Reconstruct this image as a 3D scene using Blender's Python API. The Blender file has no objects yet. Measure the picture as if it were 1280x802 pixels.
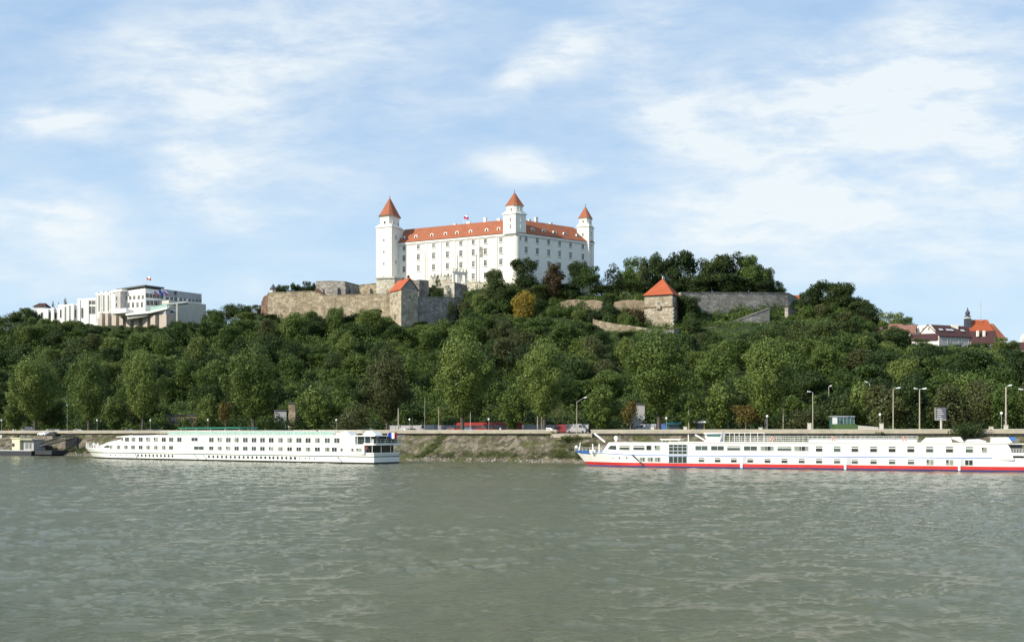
import bpy, math, random
import numpy as np
from mathutils import Vector, Matrix

SC = bpy.context.scene
COL = SC.collection
R = math.radians
# ------------------------------------------------------------------ camera
F = 1300.0                      # focal length in pixels of the 1280-wide photograph
CAMZ = 7.5                      # eye height above the river
HORIZON = 541.0                 # image row of the horizon
cam_d = bpy.data.cameras.new("camera")
cam = bpy.data.objects.new("camera", cam_d)
COL.objects.link(cam)
cam.location = (0, 0, CAMZ)
cam.rotation_euler = (R(90), 0, 0)
cam_d.sensor_width = 36.0
cam_d.lens = F / 1280.0 * 36.0
cam_d.shift_y = (HORIZON - 401.0) / 1280.0
cam_d.clip_start = 0.5
cam_d.clip_end = 6000
SC.camera = cam
# ------------------------------------------------------------------ sun, sky, exposure
SUN_EL = R(34)
SUN_DIR = Vector((-0.86 * math.cos(SUN_EL), -0.51 * math.cos(SUN_EL), math.sin(SUN_EL))).normalized()
sun_d = bpy.data.lights.new("sun", 'SUN')
sun_d.energy = 5.0
sun_d.angle = R(0.6)
sun_d.color = (1.0, 0.92, 0.77)
sun = bpy.data.objects.new("sun", sun_d)
COL.objects.link(sun)
sun.location = (-200, -100, 200)
sun.rotation_euler = SUN_DIR.to_track_quat('Z', 'Y').to_euler()

SC.view_settings.view_transform = 'Standard'
SC.view_settings.look = 'None'
SC.view_settings.gamma = 1.0
SC.view_settings.exposure = 0.32
SC.view_settings.use_curve_mapping = False
SC.cycles.max_bounces = 5
SC.cycles.diffuse_bounces = 2
SC.cycles.glossy_bounces = 3
SC.cycles.transmission_bounces = 2
SC.cycles.use_denoising = True

world = bpy.data.worlds.new("World")
SC.world = world
world.use_nodes = True
nt = world.node_tree
nt.nodes.clear()


class NG:
    """small helper for node graphs"""
    def __init__(s, tree): s.t = tree
    def n(s, typ, **kw):
        nd = s.t.nodes.new(typ)
        for k, v in kw.items(): setattr(nd, k, v)
        return nd
    def l(s, a, b): s.t.links.new(a, b)
    def val(s, x, sock):
        if isinstance(x, (int, float)): sock.default_value = x
        elif isinstance(x, (tuple, list)): sock.default_value = x
        else: s.l(x, sock)
    def math(s, op, a, b=0.0, clamp=False):
        nd = s.n('ShaderNodeMath', operation=op, use_clamp=clamp)
        s.val(a, nd.inputs[0]); s.val(b, nd.inputs[1])
        return nd.outputs[0]
    def vmath(s, op, a, b=(0, 0, 0)):
        nd = s.n('ShaderNodeVectorMath', operation=op)
        s.val(a, nd.inputs[0]); s.val(b, nd.inputs[1])
        return nd.outputs['Value'] if op == 'LENGTH' else nd.outputs[0]
    def rng(s, x, a, b, c, d, smooth=True):
        nd = s.n('ShaderNodeMapRange', interpolation_type='SMOOTHSTEP' if smooth else 'LINEAR')
        s.val(x, nd.inputs[0])
        for i, v in enumerate((a, b, c, d)): s.val(v, nd.inputs[i + 1])
        return nd.outputs[0]
    def noise(s, vec, scale, detail=4, rough=0.5, dist=0.0):
        nd = s.n('ShaderNodeTexNoise')
        if vec is not None: s.l(vec, nd.inputs['Vector'])
        nd.inputs['Scale'].default_value = scale
        nd.inputs['Detail'].default_value = detail
        nd.inputs['Roughness'].default_value = rough
        nd.inputs['Distortion'].default_value = dist
        return nd.outputs[0]
    def mix(s, fac, a, b):
        nd = s.n('ShaderNodeMix', data_type='RGBA')
        s.val(fac, nd.inputs[0]); s.val(a, nd.inputs[6]); s.val(b, nd.inputs[7])
        return nd.outputs[2]
    def ramp(s, x, stops):
        nd = s.n('ShaderNodeValToRGB')
        e = nd.color_ramp.elements
        while len(e) < len(stops): e.new(0.5)
        for i, (p, c) in enumerate(stops):
            e[i].position = p; e[i].color = (*c, 1)
        s.l(x, nd.inputs[0])
        return nd.outputs[0]


g = NG(nt)
tc = g.n('ShaderNodeTexCoord')
sky = g.n('ShaderNodeTexSky', sky_type='NISHITA')
sky.sun_disc = False
sky.sun_elevation = SUN_EL
sky.sun_rotation = math.atan2(SUN_DIR.x, SUN_DIR.y)
sky.air_density = 1.0
sky.dust_density = 1.6
sky.ozone_density = 1.2
sep = g.n('ShaderNodeSeparateXYZ')
g.l(tc.outputs['Generated'], sep.inputs[0])
dz = g.math('MAXIMUM', sep.outputs[2], 0.0)
# high cloud sheet: the direction is carried onto a plane far above the ground
hz = g.math('ADD', dz, 0.16)
plane = g.n('ShaderNodeCombineXYZ')
g.l(g.math('DIVIDE', sep.outputs[0], hz), plane.inputs[0])
g.l(g.math('DIVIDE', sep.outputs[1], hz), plane.inputs[1])
pv = plane.outputs[0]
# azimuth tangent / elevation tangent of the direction (north half of the sky) place the cloud banks
dy = g.math('MAXIMUM', sep.outputs[1], 0.05)
ae = g.n('ShaderNodeCombineXYZ')
g.l(g.math('DIVIDE', sep.outputs[0], dy), ae.inputs[0])
g.l(g.math('DIVIDE', dz, dy), ae.inputs[1])
warp = g.n('ShaderNodeTexNoise'); warp.inputs['Scale'].default_value = 9.0; warp.inputs['Detail'].default_value = 3
g.l(ae.outputs[0], warp.inputs['Vector'])
wv = g.vmath('MULTIPLY', g.vmath('SUBTRACT', warp.outputs['Color'], (0.5, 0.5, 0.5)), (0.10, 0.06, 0))
aew = g.vmath('ADD', ae.outputs[0], wv)
aew2 = g.vmath('ADD', ae.outputs[0], g.vmath('MULTIPLY', wv, (0.35, 0.35, 0)))
# cloud banks: (px, py, half-width px, half-height px, tilt deg, weight)
BANKS = [
    (270, 70, 210, 80, -12, 0.60), (300, 150, 190, 75, 22, 0.45), (70, 152, 75, 24, 6, 0.75), (250, 215, 70, 55, 30, 0.55),
    (300, 255, 110, 50, 25, 0.60), (40, 262, 120, 36, 3, 0.80), (470, 40, 130, 60, -20, 0.45), (80, 300, 150, 30, 0, 0.40),
    (680, 78, 100, 30, -22, 0.70), (800, 35, 110, 45, -15, 0.65), (650, 214, 95, 24, -8, 0.75), (870, 150, 130, 60, 25, 0.65),
    (1000, 110, 220, 90, -8, 0.60), (1180, 110, 220, 100, -10, 0.62), (950, 230, 220, 70, -12, 0.58), (1200, 230, 200, 60, -5, 0.50),
    (900, 280, 200, 40, -8, 0.38), (1120, 300, 260, 70, -6, 0.42), (60, 345, 170, 36, 0, 0.35), (500, 130, 120, 60, 20, 0.22), (1240, 168, 70, 22, -10, 0.40), (300, 365, 60, 22, 0, 0.35), (1050, 320, 260, 40, 0, 0.30),
]
dens = None
for (px, py, hw, hh, tilt, w) in BANKS:
    v = g.vmath('SUBTRACT', aew, ((px - 640) / F, (HORIZON - py) / F, 0))
    m = g.n('ShaderNodeMapping', vector_type='POINT')
    m.inputs['Rotation'].default_value = (0, 0, R(tilt))
    g.l(v, m.inputs['Vector'])
    q = g.vmath('MULTIPLY', m.outputs[0], (F / hw, F / hh, 0))
    b = g.rng(g.vmath('LENGTH', q), 0.0, 1.45, w, 0.0)
    dens = b if dens is None else g.math('ADD', dens, b)
streak = g.n('ShaderNodeMapping'); streak.inputs['Rotation'].default_value = (0, 0, R(-24)); streak.inputs['Scale'].default_value = (1.0, 2.2, 1)
g.l(aew2, streak.inputs['Vector'])
n1 = g.noise(streak.outputs[0], 5.0, 10, 0.64, 0.15)
n2 = g.noise(pv, 1.6, 7, 0.62, 0.3)
nn = g.math('ADD', g.math('MULTIPLY', n1, 0.65), g.math('MULTIPLY', n2, 0.35))
tex = g.rng(nn, 0.26, 0.72, 0.30, 1.35)
cloud = g.math('MULTIPLY', g.math('ADD', dens, 0.25), tex)
fib = g.n('ShaderNodeMapping'); fib.inputs['Rotation'].default_value = (0, 0, R(-28)); fib.inputs['Scale'].default_value = (0.9, 3.2, 1)
g.l(aew2, fib.inputs['Vector'])
n3 = g.noise(fib.outputs[0], 10.0, 9, 0.64, 0.1)
cloud = g.math('MULTIPLY', cloud, g.rng(n3, 0.30, 0.66, 0.50, 1.25))
cloud = g.math('MULTIPLY', g.math('MINIMUM', cloud, 1.0), 0.88)
# pale, milky air low over the hills
low = g.rng(dz, 0.0, 0.34, 0.90, 0.70)
pale = g.rng(dz, 0.02, 0.34, 0.90, 0.0)
SKY_S = 1.0
skyc = g.n('ShaderNodeVectorMath', operation='SCALE')
g.l(sky.outputs[0], skyc.inputs[0]); skyc.inputs['Scale'].default_value = SKY_S
milk = g.mix(low, skyc.outputs[0], (3.4, 5.4, 8.1, 1))
milk = g.mix(pale, milk, (4.9, 6.6, 7.9, 1))
full = g.mix(cloud, milk, (7.3, 7.75, 7.9, 1))
bg = g.n('ShaderNodeBackground')
g.l(full, bg.inputs['Color'])
bg.inputs['Strength'].default_value = 0.10
out = g.n('ShaderNodeOutputWorld')
g.l(bg.outputs[0], out.inputs['Surface'])
# ================================================================== helpers
def tag(o, label=None, cat=None, group=None, kind=None):
    if label: o['label'] = label
    if cat: o['category'] = cat
    if group: o['group'] = group
    if kind: o['kind'] = kind
    return o

MW = {}                                    # object name -> its world matrix

def thing(name, label, cat, loc=(0, 0, 0), rotz=0.0, group=None):
    o = bpy.data.objects.new(name, None)
    o.empty_display_size = 0.5
    COL.objects.link(o)
    o.location = loc; o.rotation_euler = (0, 0, rotz)
    MW[o.name] = Matrix.Translation(Vector(loc)) @ Matrix.Rotation(rotz, 4, 'Z')
    return tag(o, label, cat, group)

class MB:
    """collects faces (world coordinates) and links them as one mesh object"""
    def __init__(s): s.v = []; s.f = []; s.m = []
    def face(s, pts, m=0):
        i = len(s.v); s.v += [tuple(p) for p in pts]; s.f.append(tuple(range(i, i + len(pts)))); s.m.append(m); return s
    def hull(s, bot, top, m=0, mt=None, caps=True):
        """prism between two loops of points of equal length (counter-clockwise seen from above)"""
        n = len(bot); i = len(s.v)
        s.v += [tuple(p) for p in bot] + [tuple(p) for p in top]
        for k in range(n):
            j = (k + 1) % n
            s.f.append((i + k, i + j, i + n + j, i + n + k)); s.m.append(m)
        if caps:
            s.f.append(tuple(i + n + k for k in range(n))); s.m.append(m if mt is None else mt)
            s.f.append(tuple(i + k for k in reversed(range(n)))); s.m.append(m)
        return s
    def prism(s, poly, z0, z1, m=0, mt=None):
        return s.hull([(x, y, z0) for x, y in poly], [(x, y, z1) for x, y in poly], m, mt)
    def box(s, c, size, ax=(1, 0), m=0):
        """c is the bottom centre, ax the direction of its length"""
        n = math.hypot(*ax); ax = (ax[0] / n, ax[1] / n); ay = (-ax[1], ax[0])
        a, b, h = size[0] / 2, size[1] / 2, size[2]
        poly = [(c[0] + ax[0] * p * a + ay[0] * q * b, c[1] + ax[1] * p * a + ay[1] * q * b) for p, q in ((-1, -1), (1, -1), (1, 1), (-1, 1))]
        return s.prism(poly, c[2], c[2] + h, m)
    def tube(s, p0, p1, r0, r1=None, n=6, m=0, caps=True):
        r1 = r0 if r1 is None else r1
        p0, p1 = Vector(p0), Vector(p1); d = (p1 - p0)
        if d.length < 1e-6: return s
        d.normalize()
        a = d.orthogonal().normalized(); b = d.cross(a)
        bot = [p0 + (a * math.cos(2 * math.pi * k / n) + b * math.sin(2 * math.pi * k / n)) * r0 for k in range(n)]
        top = [p1 + (a * math.cos(2 * math.pi * k / n) + b * math.sin(2 * math.pi * k / n)) * r1 for k in range(n)]
        return s.hull(bot, top, m, caps=caps)
    def ball(s, c, r, n=8, m=0, sz=1.0):
        rings = n // 2
        i = len(s.v)
        for a in range(rings + 1):
            t = math.pi * a / rings
            for k in range(n):
                p = 2 * math.pi * k / n
                s.v.append((c[0] + r * math.sin(t) * math.cos(p), c[1] + r * math.sin(t) * math.sin(p), c[2] + r * sz * math.cos(t)))
        for a in range(rings):
            for k in range(n):
                j = (k + 1) % n
                s.f.append((i + a * n + k, i + (a + 1) * n + k, i + (a + 1) * n + j, i + a * n + j)); s.m.append(m)
        return s
    def pyramid(s, base, apex, m=0):
        n = len(base)
        for k in range(n): s.face([base[k], base[(k + 1) % n], apex], m)
        s.face(list(reversed(base)), m)
        return s
    def build(s, name, mats, parent=None, smooth=False):
        me = bpy.data.meshes.new(name)
        v = s.v
        if parent is not None:
            W = MW[parent.name].inverted()
            v = [tuple(W @ Vector(p)) for p in v]
        me.from_pydata(v, [], s.f)
        if not isinstance(mats, (list, tuple)): mats = [mats]
        for m in mats: me.materials.append(m)
        me.polygons.foreach_set('material_index', s.m)
        if smooth: me.polygons.foreach_set('use_smooth', [True] * len(s.f))
        me.update()
        o = bpy.data.objects.new(name, me)
        COL.objects.link(o)
        if parent is not None:
            o.parent = parent
            MW[o.name] = MW[parent.name].copy()
        else:
            MW[o.name] = Matrix.Identity(4)
        return o

def solid(name, mb, mats, label, cat, group=None, kind=None, base=None, smooth=False):
    """a thing that is a single mesh, its origin at the base"""
    if base is None:
        a = np.array(mb.v); base = (float(a[:, 0].mean()), float(a[:, 1].mean()), float(a[:, 2].min()))
    b = Vector(base)
    mb.v = [tuple(Vector(p) - b) for p in mb.v]
    o = mb.build(name, mats, None, smooth)
    o.location = b; MW[o.name] = Matrix.Translation(b)
    return tag(o, label, cat, group, kind)

KIDS = {}
def copy_thing(o, loc, rz=0.0, scale=(1, 1, 1), label=None, group=None):
    """a copy of a thing with copies of its parts and sub-parts"""
    def cp(src, par):
        c = src.copy(); COL.objects.link(c); c.parent = par
        for k in list(src.children): cp(k, c)
        return c
    c = cp(o, None)
    c.location = loc; c.rotation_euler = (0, 0, rz); c.scale = scale
    if label: c['label'] = label
    if group: c['group'] = group
    MW[c.name] = Matrix.Translation(Vector(loc)) @ Matrix.Rotation(rz, 4, 'Z')
    return c

def copy_part(o, M, parent):
    """another instance of a part: shares the mesh, M is its world matrix"""
    c = o.copy(); COL.objects.link(c); c.parent = parent
    c.matrix_local = MW[parent.name].inverted() @ M
    for k in list(o.children):
        d = k.copy(); COL.objects.link(d); d.parent = c
    return c

# where a pixel's line of sight meets a depth or a vertical plane (used to read sizes and places off the photograph)
def kx(px): return (px - 640.0) / F
def at(px, py, Y): return Vector((kx(px) * Y, Y, CAMZ + (HORIZON - py) / F * Y))
def zat(py, Y): return CAMZ + (HORIZON - py) / F * Y
class Plane:
    """vertical plane through p0 in direction d; .u(px) runs along d"""
    def __init__(s, p0, d):
        n = math.hypot(*d); s.p = p0; s.d = (d[0] / n, d[1] / n)
    def u(s, px, off=0.0):
        k = kx(px); nx, ny = -s.d[1] * off, s.d[0] * off
        return (k * (s.p[1] + ny) - (s.p[0] + nx)) / (s.d[0] - k * s.d[1])
    def xy(s, u): return (s.p[0] + s.d[0] * u, s.p[1] + s.d[1] * u)
    def pt(s, px, py):
        x, y = s.xy(s.u(px)); return Vector((x, y, zat(py, y)))
    def z(s, px, py): return s.pt(px, py).z

# ------------------------------------------------------------------ materials
MATS = {}
def new_mat(name):
    m = bpy.data.materials.new(name); m.use_nodes = True
    t = m.node_tree; t.nodes.clear()
    gg = NG(t)
    o = gg.n('ShaderNodeOutputMaterial'); b = gg.n('ShaderNodeBsdfPrincipled')
    gg.l(b.outputs[0], o.inputs['Surface'])
    MATS[name] = m
    return m, gg, b

def plain(name, col, rough=0.6, var=0.12, scale=0.6, metal=0.0, spec=0.4, dirt=None):
    """a paint or plaster with slow uneven weathering"""
    m, gg, b = new_mat(name)
    t = gg.n('ShaderNodeTexCoord')
    n = gg.noise(t.outputs['Object'], scale, 6, 0.6, 0.3)
    lo = tuple(c * (1 - var) for c in col); hi = tuple(min(1, c * (1 + var * 0.6)) for c in col)
    c = gg.ramp(n, [(0.3, lo), (0.7, hi)])
    if dirt:
        mp = gg.n('ShaderNodeMapping'); mp.inputs['Scale'].default_value = (1.0, 1.0, 0.12)
        gg.l(t.outputs['Object'], mp.inputs['Vector'])
        d = gg.noise(mp.outputs[0], 1.7, 5, 0.6)
        c = gg.mix(gg.rng(d, 0.55, 0.8, 0.0, 0.6), c, (*dirt, 1))
    gg.l(c, b.inputs['Base Color'])
    b.inputs['Roughness'].default_value = rough
    b.inputs['Metallic'].default_value = metal
    b.inputs['Specular IOR Level'].default_value = spec
    return m

def stone(name, cols, scale=1.0, blocks=0.55, stain=(0.10, 0.09, 0.07), bump=0.4):
    """rubble masonry: stones of differing tone, dark joints, streaks of dirt"""
    m, gg, b = new_mat(name)
    t = gg.n('ShaderNodeTexCoord')
    mp = gg.n('ShaderNodeMapping'); mp.inputs['Scale'].default_value = (1, 1, 1.7)
    gg.l(t.outputs['Object'], mp.inputs['Vector'])
    vo = gg.n('ShaderNodeTexVoronoi'); vo.inputs['Scale'].default_value = blocks * scale; vo.inputs['Randomness'].default_value = 0.9
    gg.l(mp.outputs[0], vo.inputs['Vector'])
    ve = gg.n('ShaderNodeTexVoronoi', feature='DISTANCE_TO_EDGE'); ve.inputs['Scale'].default_value = blocks * scale; ve.inputs['Randomness'].default_value = 0.9
    gg.l(mp.outputs[0], ve.inputs['Vector'])
    sp = gg.n('ShaderNodeSeparateColor'); gg.l(vo.outputs['Color'], sp.inputs[0])
    big = gg.noise(t.outputs['Object'], 0.16 * scale, 5, 0.6, 0.4)
    v = gg.math('ADD', gg.math('MULTIPLY', sp.outputs[0], 0.5), gg.math('MULTIPLY', big, 0.75))
    v = gg.math('ADD', v, -0.12)
    c = gg.ramp(v, [(0.15, cols[0]), (0.5, cols[1]), (0.9, cols[2])])
    c = gg.mix(gg.rng(ve.outputs['Distance'], 0.02, 0.09, 0.55, 0.0), c, (*[x * 0.45 for x in cols[0]], 1))
    m2 = gg.n('ShaderNodeMapping'); m2.inputs['Scale'].default_value = (1, 1, 0.15)
    gg.l(t.outputs['Object'], m2.inputs['Vector'])
    st = gg.noise(m2.outputs[0], 0.5 * scale, 6, 0.65, 0.3)
    c = gg.mix(gg.rng(st, 0.52, 0.76, 0.0, 0.7), c, (*stain, 1))
    gg.l(c, b.inputs['Base Color'])
    b.inputs['Roughness'].default_value = 0.9
    b.inputs['Specular IOR Level'].default_value = 0.2
    bp = gg.n('ShaderNodeBump'); bp.inputs['Strength'].default_value = bump; bp.inputs['Distance'].default_value = 0.25
    gg.l(gg.math('ADD', gg.math('MULTIPLY', sp.outputs[1], 0.5), gg.noise(t.outputs['Object'], 2.0 * scale, 4)), bp.inputs['Height'])
    gg.l(bp.outputs[0], b.inputs['Normal'])
    return m

def foliage(name, cols, hue_spread=1.0, rough=0.55, transl=0.25):
    """leaves: each leaf its own tone, each tree its own tint"""
    m = bpy.data.materials.new(name); m.use_nodes = True
    t = m.node_tree; t.nodes.clear(); gg = NG(t)
    o = gg.n('ShaderNodeOutputMaterial'); b = gg.n('ShaderNodeBsdfPrincipled'); tr = gg.n('ShaderNodeBsdfTranslucent')
    geo = gg.n('ShaderNodeNewGeometry'); oi = gg.n('ShaderNodeObjectInfo'); tcn = gg.n('ShaderNodeTexCoord')
    cl = gg.noise(tcn.outputs['Object'], 0.35, 4, 0.65)
    v = gg.math('ADD', gg.math('MULTIPLY', geo.outputs['Random Per Island'], 0.26), gg.math('MULTIPLY', cl, 0.50))
    v = gg.math('ADD', v, gg.math('MULTIPLY', gg.math('ADD', oi.outputs['Random'], -0.5), 0.62 * hue_spread))
    v = gg.math('ADD', v, 0.12)
    c = gg.ramp(v, [(0.05, cols[0]), (0.38, cols[1]), (0.68, cols[2]), (0.98, cols[3])])
    gg.l(c, b.inputs['Base Color']); gg.l(c, tr.inputs['Color'])
    b.inputs['Roughness'].default_value = rough
    b.inputs['Specular IOR Level'].default_value = 0.25
    mx = gg.n('ShaderNodeMixShader'); mx.inputs[0].default_value = transl
    gg.l(b.outputs[0], mx.inputs[1]); gg.l(tr.outputs[0], mx.inputs[2]); gg.l(mx.outputs[0], o.inputs['Surface'])
    MATS[name] = m
    return m

def tiles(name, col, var=0.3):
    m, gg, b = new_mat(name)
    t = gg.n('ShaderNodeTexCoord')
    n = gg.noise(t.outputs['Object'], 0.35, 6, 0.7, 0.3)
    n2 = gg.noise(t.outputs['Object'], 3.5, 2, 0.5)
    v = gg.math('ADD', gg.math('MULTIPLY', n, 0.65), gg.math('MULTIPLY', n2, 0.35))
    c = gg.ramp(v, [(0.3, tuple(x * (1 - var) for x in col)), (0.5, col), (0.72, tuple(min(1, x * (1 + var)) for x in col))])
    sx = gg.n('ShaderNodeSeparateXYZ'); gg.l(t.outputs['Object'], sx.inputs[0])
    row = gg.math('FRACT', gg.math('MULTIPLY', sx.outputs[2], 2.6))
    c = gg.mix(gg.rng(row, 0.0, 0.25, 0.35, 0.0), c, (col[0] * 0.4, col[1] * 0.4, col[2] * 0.4, 1))
    gg.l(c, b.inputs['Base Color'])
    b.inputs['Roughness'].default_value = 0.8
    b.inputs['Specular IOR Level'].default_value = 0.25
    return m

def glass(name, col=(0.03, 0.035, 0.04), rough=0.08):
    m, gg, b = new_mat(name)
    oi = gg.n('ShaderNodeObjectInfo')
    c = gg.ramp(oi.outputs['Random'], [(0.0, tuple(x * 0.5 for x in col)), (0.6, col), (1.0, tuple(x * 2.0 for x in col))])
    gg.l(c, b.inputs['Base Color'])
    b.inputs['Roughness'].default_value = rough
    b.inputs['Specular IOR Level'].default_value = 0.5
    return m

plain('castle_white', (0.76, 0.73, 0.645), 0.85, 0.06, 0.25, dirt=(0.62, 0.59, 0.52))
plain('castle_trim', (0.72, 0.70, 0.64), 0.8, 0.08)
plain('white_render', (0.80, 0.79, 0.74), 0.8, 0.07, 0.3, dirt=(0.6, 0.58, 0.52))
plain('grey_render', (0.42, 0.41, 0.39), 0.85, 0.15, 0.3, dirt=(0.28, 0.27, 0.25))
plain('brown_cladding', (0.42, 0.36, 0.30), 0.8, 0.15, 0.4)
plain('grey_cladding', (0.34, 0.34, 0.35), 0.7, 0.12, 0.4)
plain('dark_slab', (0.07, 0.075, 0.075), 0.6, 0.2)
plain('ship_white', (0.79, 0.78, 0.74), 0.35, 0.06, 0.15, dirt=(0.56, 0.51, 0.42))
plain('ship_grey', (0.50, 0.52, 0.53), 0.4, 0.1)
plain('ship_red', (0.55, 0.035, 0.03), 0.4, 0.15, 0.3, dirt=(0.35, 0.05, 0.04))
plain('ship_blue', (0.05, 0.17, 0.50), 0.4, 0.12, 0.3)
plain('ship_navy', (0.05, 0.07, 0.22), 0.45, 0.2, 0.3)
plain('ship_green', (0.025, 0.085, 0.065), 0.45, 0.12)
plain('boot_dark', (0.02, 0.025, 0.022), 0.5, 0.2)
plain('teal_canvas', (0.015, 0.17, 0.125), 0.7, 0.1)
plain('pale_teal', (0.30, 0.48, 0.42), 0.6, 0.15)
plain('black_paint', (0.015, 0.015, 0.017), 0.45, 0.2)
plain('orange_paint', (0.75, 0.13, 0.04), 0.5, 0.1)
plain('concrete', (0.37, 0.335, 0.265), 0.9, 0.22, 0.4, dirt=(0.20, 0.18, 0.14))
plain('concrete_pale', (0.48, 0.46, 0.40), 0.9, 0.12, 0.5)
plain('steel_grey', (0.36, 0.37, 0.37), 0.5, 0.15, 0.4)
plain('lamp_white', (0.86, 0.86, 0.84), 0.35, 0.03)
plain('asphalt', (0.05, 0.05, 0.052), 0.9, 0.2, 0.8)
plain('paint_line', (0.75, 0.75, 0.72), 0.8, 0.1)
plain('bark', (0.09, 0.075, 0.06), 0.9, 0.35, 1.2)
plain('bark_pale', (0.24, 0.21, 0.17), 0.9, 0.3, 0.9)
plain('cream_paint', (0.70, 0.66, 0.45), 0.6, 0.1)
plain('barge_dark', (0.025, 0.028, 0.035), 0.55, 0.3, 0.4, dirt=(0.08, 0.05, 0.035))
plain('rust', (0.16, 0.085, 0.055), 0.8, 0.3, 0.6)
plain('red_paint', (0.30, 0.022, 0.022), 0.35, 0.1)
plain('silver_paint', (0.45, 0.47, 0.50), 0.3, 0.05, metal=0.4)
plain('white_paint', (0.78, 0.78, 0.77), 0.35, 0.04)
plain('blue_paint', (0.06, 0.12, 0.32), 0.35, 0.1)
plain('maroon_paint', (0.20, 0.03, 0.035), 0.4, 0.1)
plain('yellow_paint', (0.62, 0.44, 0.05), 0.45, 0.1)
plain('teal_paint', (0.03, 0.14, 0.16), 0.5, 0.1)
plain('dark_car', (0.03, 0.033, 0.04), 0.3, 0.1)
plain('rubber', (0.02, 0.02, 0.02), 0.9, 0.1)
plain('skin', (0.50, 0.32, 0.24), 0.6, 0.05)
plain('cloth_red', (0.5, 0.06, 0.05), 0.9, 0.1)
plain('cloth_white', (0.7, 0.7, 0.68), 0.9, 0.05)
plain('cloth_dark', (0.04, 0.045, 0.06), 0.9, 0.1)
plain('cloth_blue', (0.06, 0.10, 0.28), 0.9, 0.1)
plain('hair_dark', (0.04, 0.028, 0.02), 0.8, 0.1)
plain('flag_white', (0.80, 0.80, 0.80), 0.9, 0.02)
plain('flag_blue', (0.03, 0.08, 0.42), 0.9, 0.02)
plain('flag_red', (0.62, 0.03, 0.04), 0.9, 0.02)
plain('flag_gold', (0.7, 0.55, 0.06), 0.9, 0.02)
plain('dry_earth', (0.22, 0.17, 0.11), 0.95, 0.4, 0.35, dirt=(0.05, 0.06, 0.025))
plain('slate_dark', (0.06, 0.065, 0.085), 0.6, 0.2)
plain('pink_roof', (0.21, 0.105, 0.085), 0.85, 0.2)
plain('curtain', (0.24, 0.27, 0.23), 0.9, 0.15)
plain('lawn', (0.05, 0.10, 0.025), 0.95, 0.25, 1.0)
tiles('castle_tiles', (0.31, 0.108, 0.056), 0.25)
tiles('orange_tiles', (0.36, 0.088, 0.036), 0.22)
tiles('dark_red_tiles', (0.065, 0.030, 0.030), 0.25)
glass('window_dark', (0.045, 0.05, 0.06))
glass('castle_glass', (0.09, 0.095, 0.10), 0.15)
glass('ship_glass', (0.035, 0.05, 0.045))
glass('wheelhouse_glass', (0.10, 0.22, 0.20))
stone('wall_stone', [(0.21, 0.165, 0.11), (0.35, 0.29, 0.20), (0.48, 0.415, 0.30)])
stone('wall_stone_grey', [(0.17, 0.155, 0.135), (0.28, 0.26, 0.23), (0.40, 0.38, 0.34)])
stone('tower_stone', [(0.26, 0.215, 0.15), (0.40, 0.345, 0.26), (0.56, 0.50, 0.40)])
stone('pale_stone', [(0.40, 0.36, 0.28), (0.55, 0.50, 0.40), (0.66, 0.62, 0.52)])
stone('brown_ruin', [(0.10, 0.055, 0.04), (0.17, 0.10, 0.075), (0.24, 0.16, 0.12)])
stone('quay_stone', [(0.13, 0.115, 0.095), (0.21, 0.185, 0.15), (0.30, 0.27, 0.22)], blocks=0.9)
stone('rubble_stone', [(0.16, 0.15, 0.13), (0.30, 0.285, 0.25), (0.50, 0.48, 0.43)], blocks=0.7)

foliage('leaf_wood', [(0.024, 0.046, 0.010), (0.050, 0.088, 0.017), (0.088, 0.134, 0.026), (0.142, 0.178, 0.042)], 1.4, transl=0.20)
foliage('leaf_poplar', [(0.034, 0.058, 0.012), (0.082, 0.124, 0.024), (0.148, 0.196, 0.042), (0.26, 0.285, 0.095)], 0.4, transl=0.14)
foliage('leaf_dark', [(0.016, 0.031, 0.008), (0.032, 0.055, 0.013), (0.056, 0.084, 0.020), (0.088, 0.112, 0.032)])
foliage('leaf_yellow', [(0.10, 0.075, 0.012), (0.20, 0.145, 0.018), (0.28, 0.205, 0.028), (0.15, 0.15, 0.028)], 0.3)
foliage('leaf_brown', [(0.038, 0.030, 0.012), (0.068, 0.048, 0.018), (0.10, 0.068, 0.026), (0.075, 0.072, 0.022)], 0.4)
foliage('leaf_olive', [(0.032, 0.042, 0.014), (0.062, 0.074, 0.024), (0.095, 0.108, 0.036), (0.14, 0.145, 0.06)], 0.4)
foliage('leaf_orange', [(0.055, 0.052, 0.012), (0.105, 0.090, 0.020), (0.15, 0.112, 0.028), (0.115, 0.12, 0.028)], 0.4)
foliage('leaf_bank', [(0.025, 0.045, 0.012), (0.055, 0.080, 0.020), (0.095, 0.115, 0.032), (0.16, 0.155, 0.06)], 0.8)

# ================================================================== the setting
BX, BY = -6.0, 271.0                        # a point of the water's edge on the far bank
BU = (0.886, -0.4635)                       # along the bank, downstream
BN = (0.4635, 0.886)                        # inland
BC = BX * BN[0] + BY * BN[1]
def bank(s, d): return (BX + BU[0] * s + BN[0] * d, BY + BU[1] * s + BN[1] * d)
def ydep(px, d): return (d + BC) / (BN[0] * kx(px) + BN[1])       # depth at which a line of sight is d inland
def spx(px, d): # bank coordinate s of that point
    Y = ydep(px, d); X = kx(px) * Y
    return (X - BX) * BU[0] + (Y - BY) * BU[1]

def interp(tab, x):
    xs = [t[0] for t in tab]
    if x <= xs[0]: return tab[0][1:]
    for a, b in zip(tab, tab[1:]):
        if x <= b[0]:
            k = (x - a[0]) / (b[0] - a[0])
            return tuple(p + (q - p) * k for p, q in zip(a[1:], b[1:]))
    return tab[-1][1:]
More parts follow.
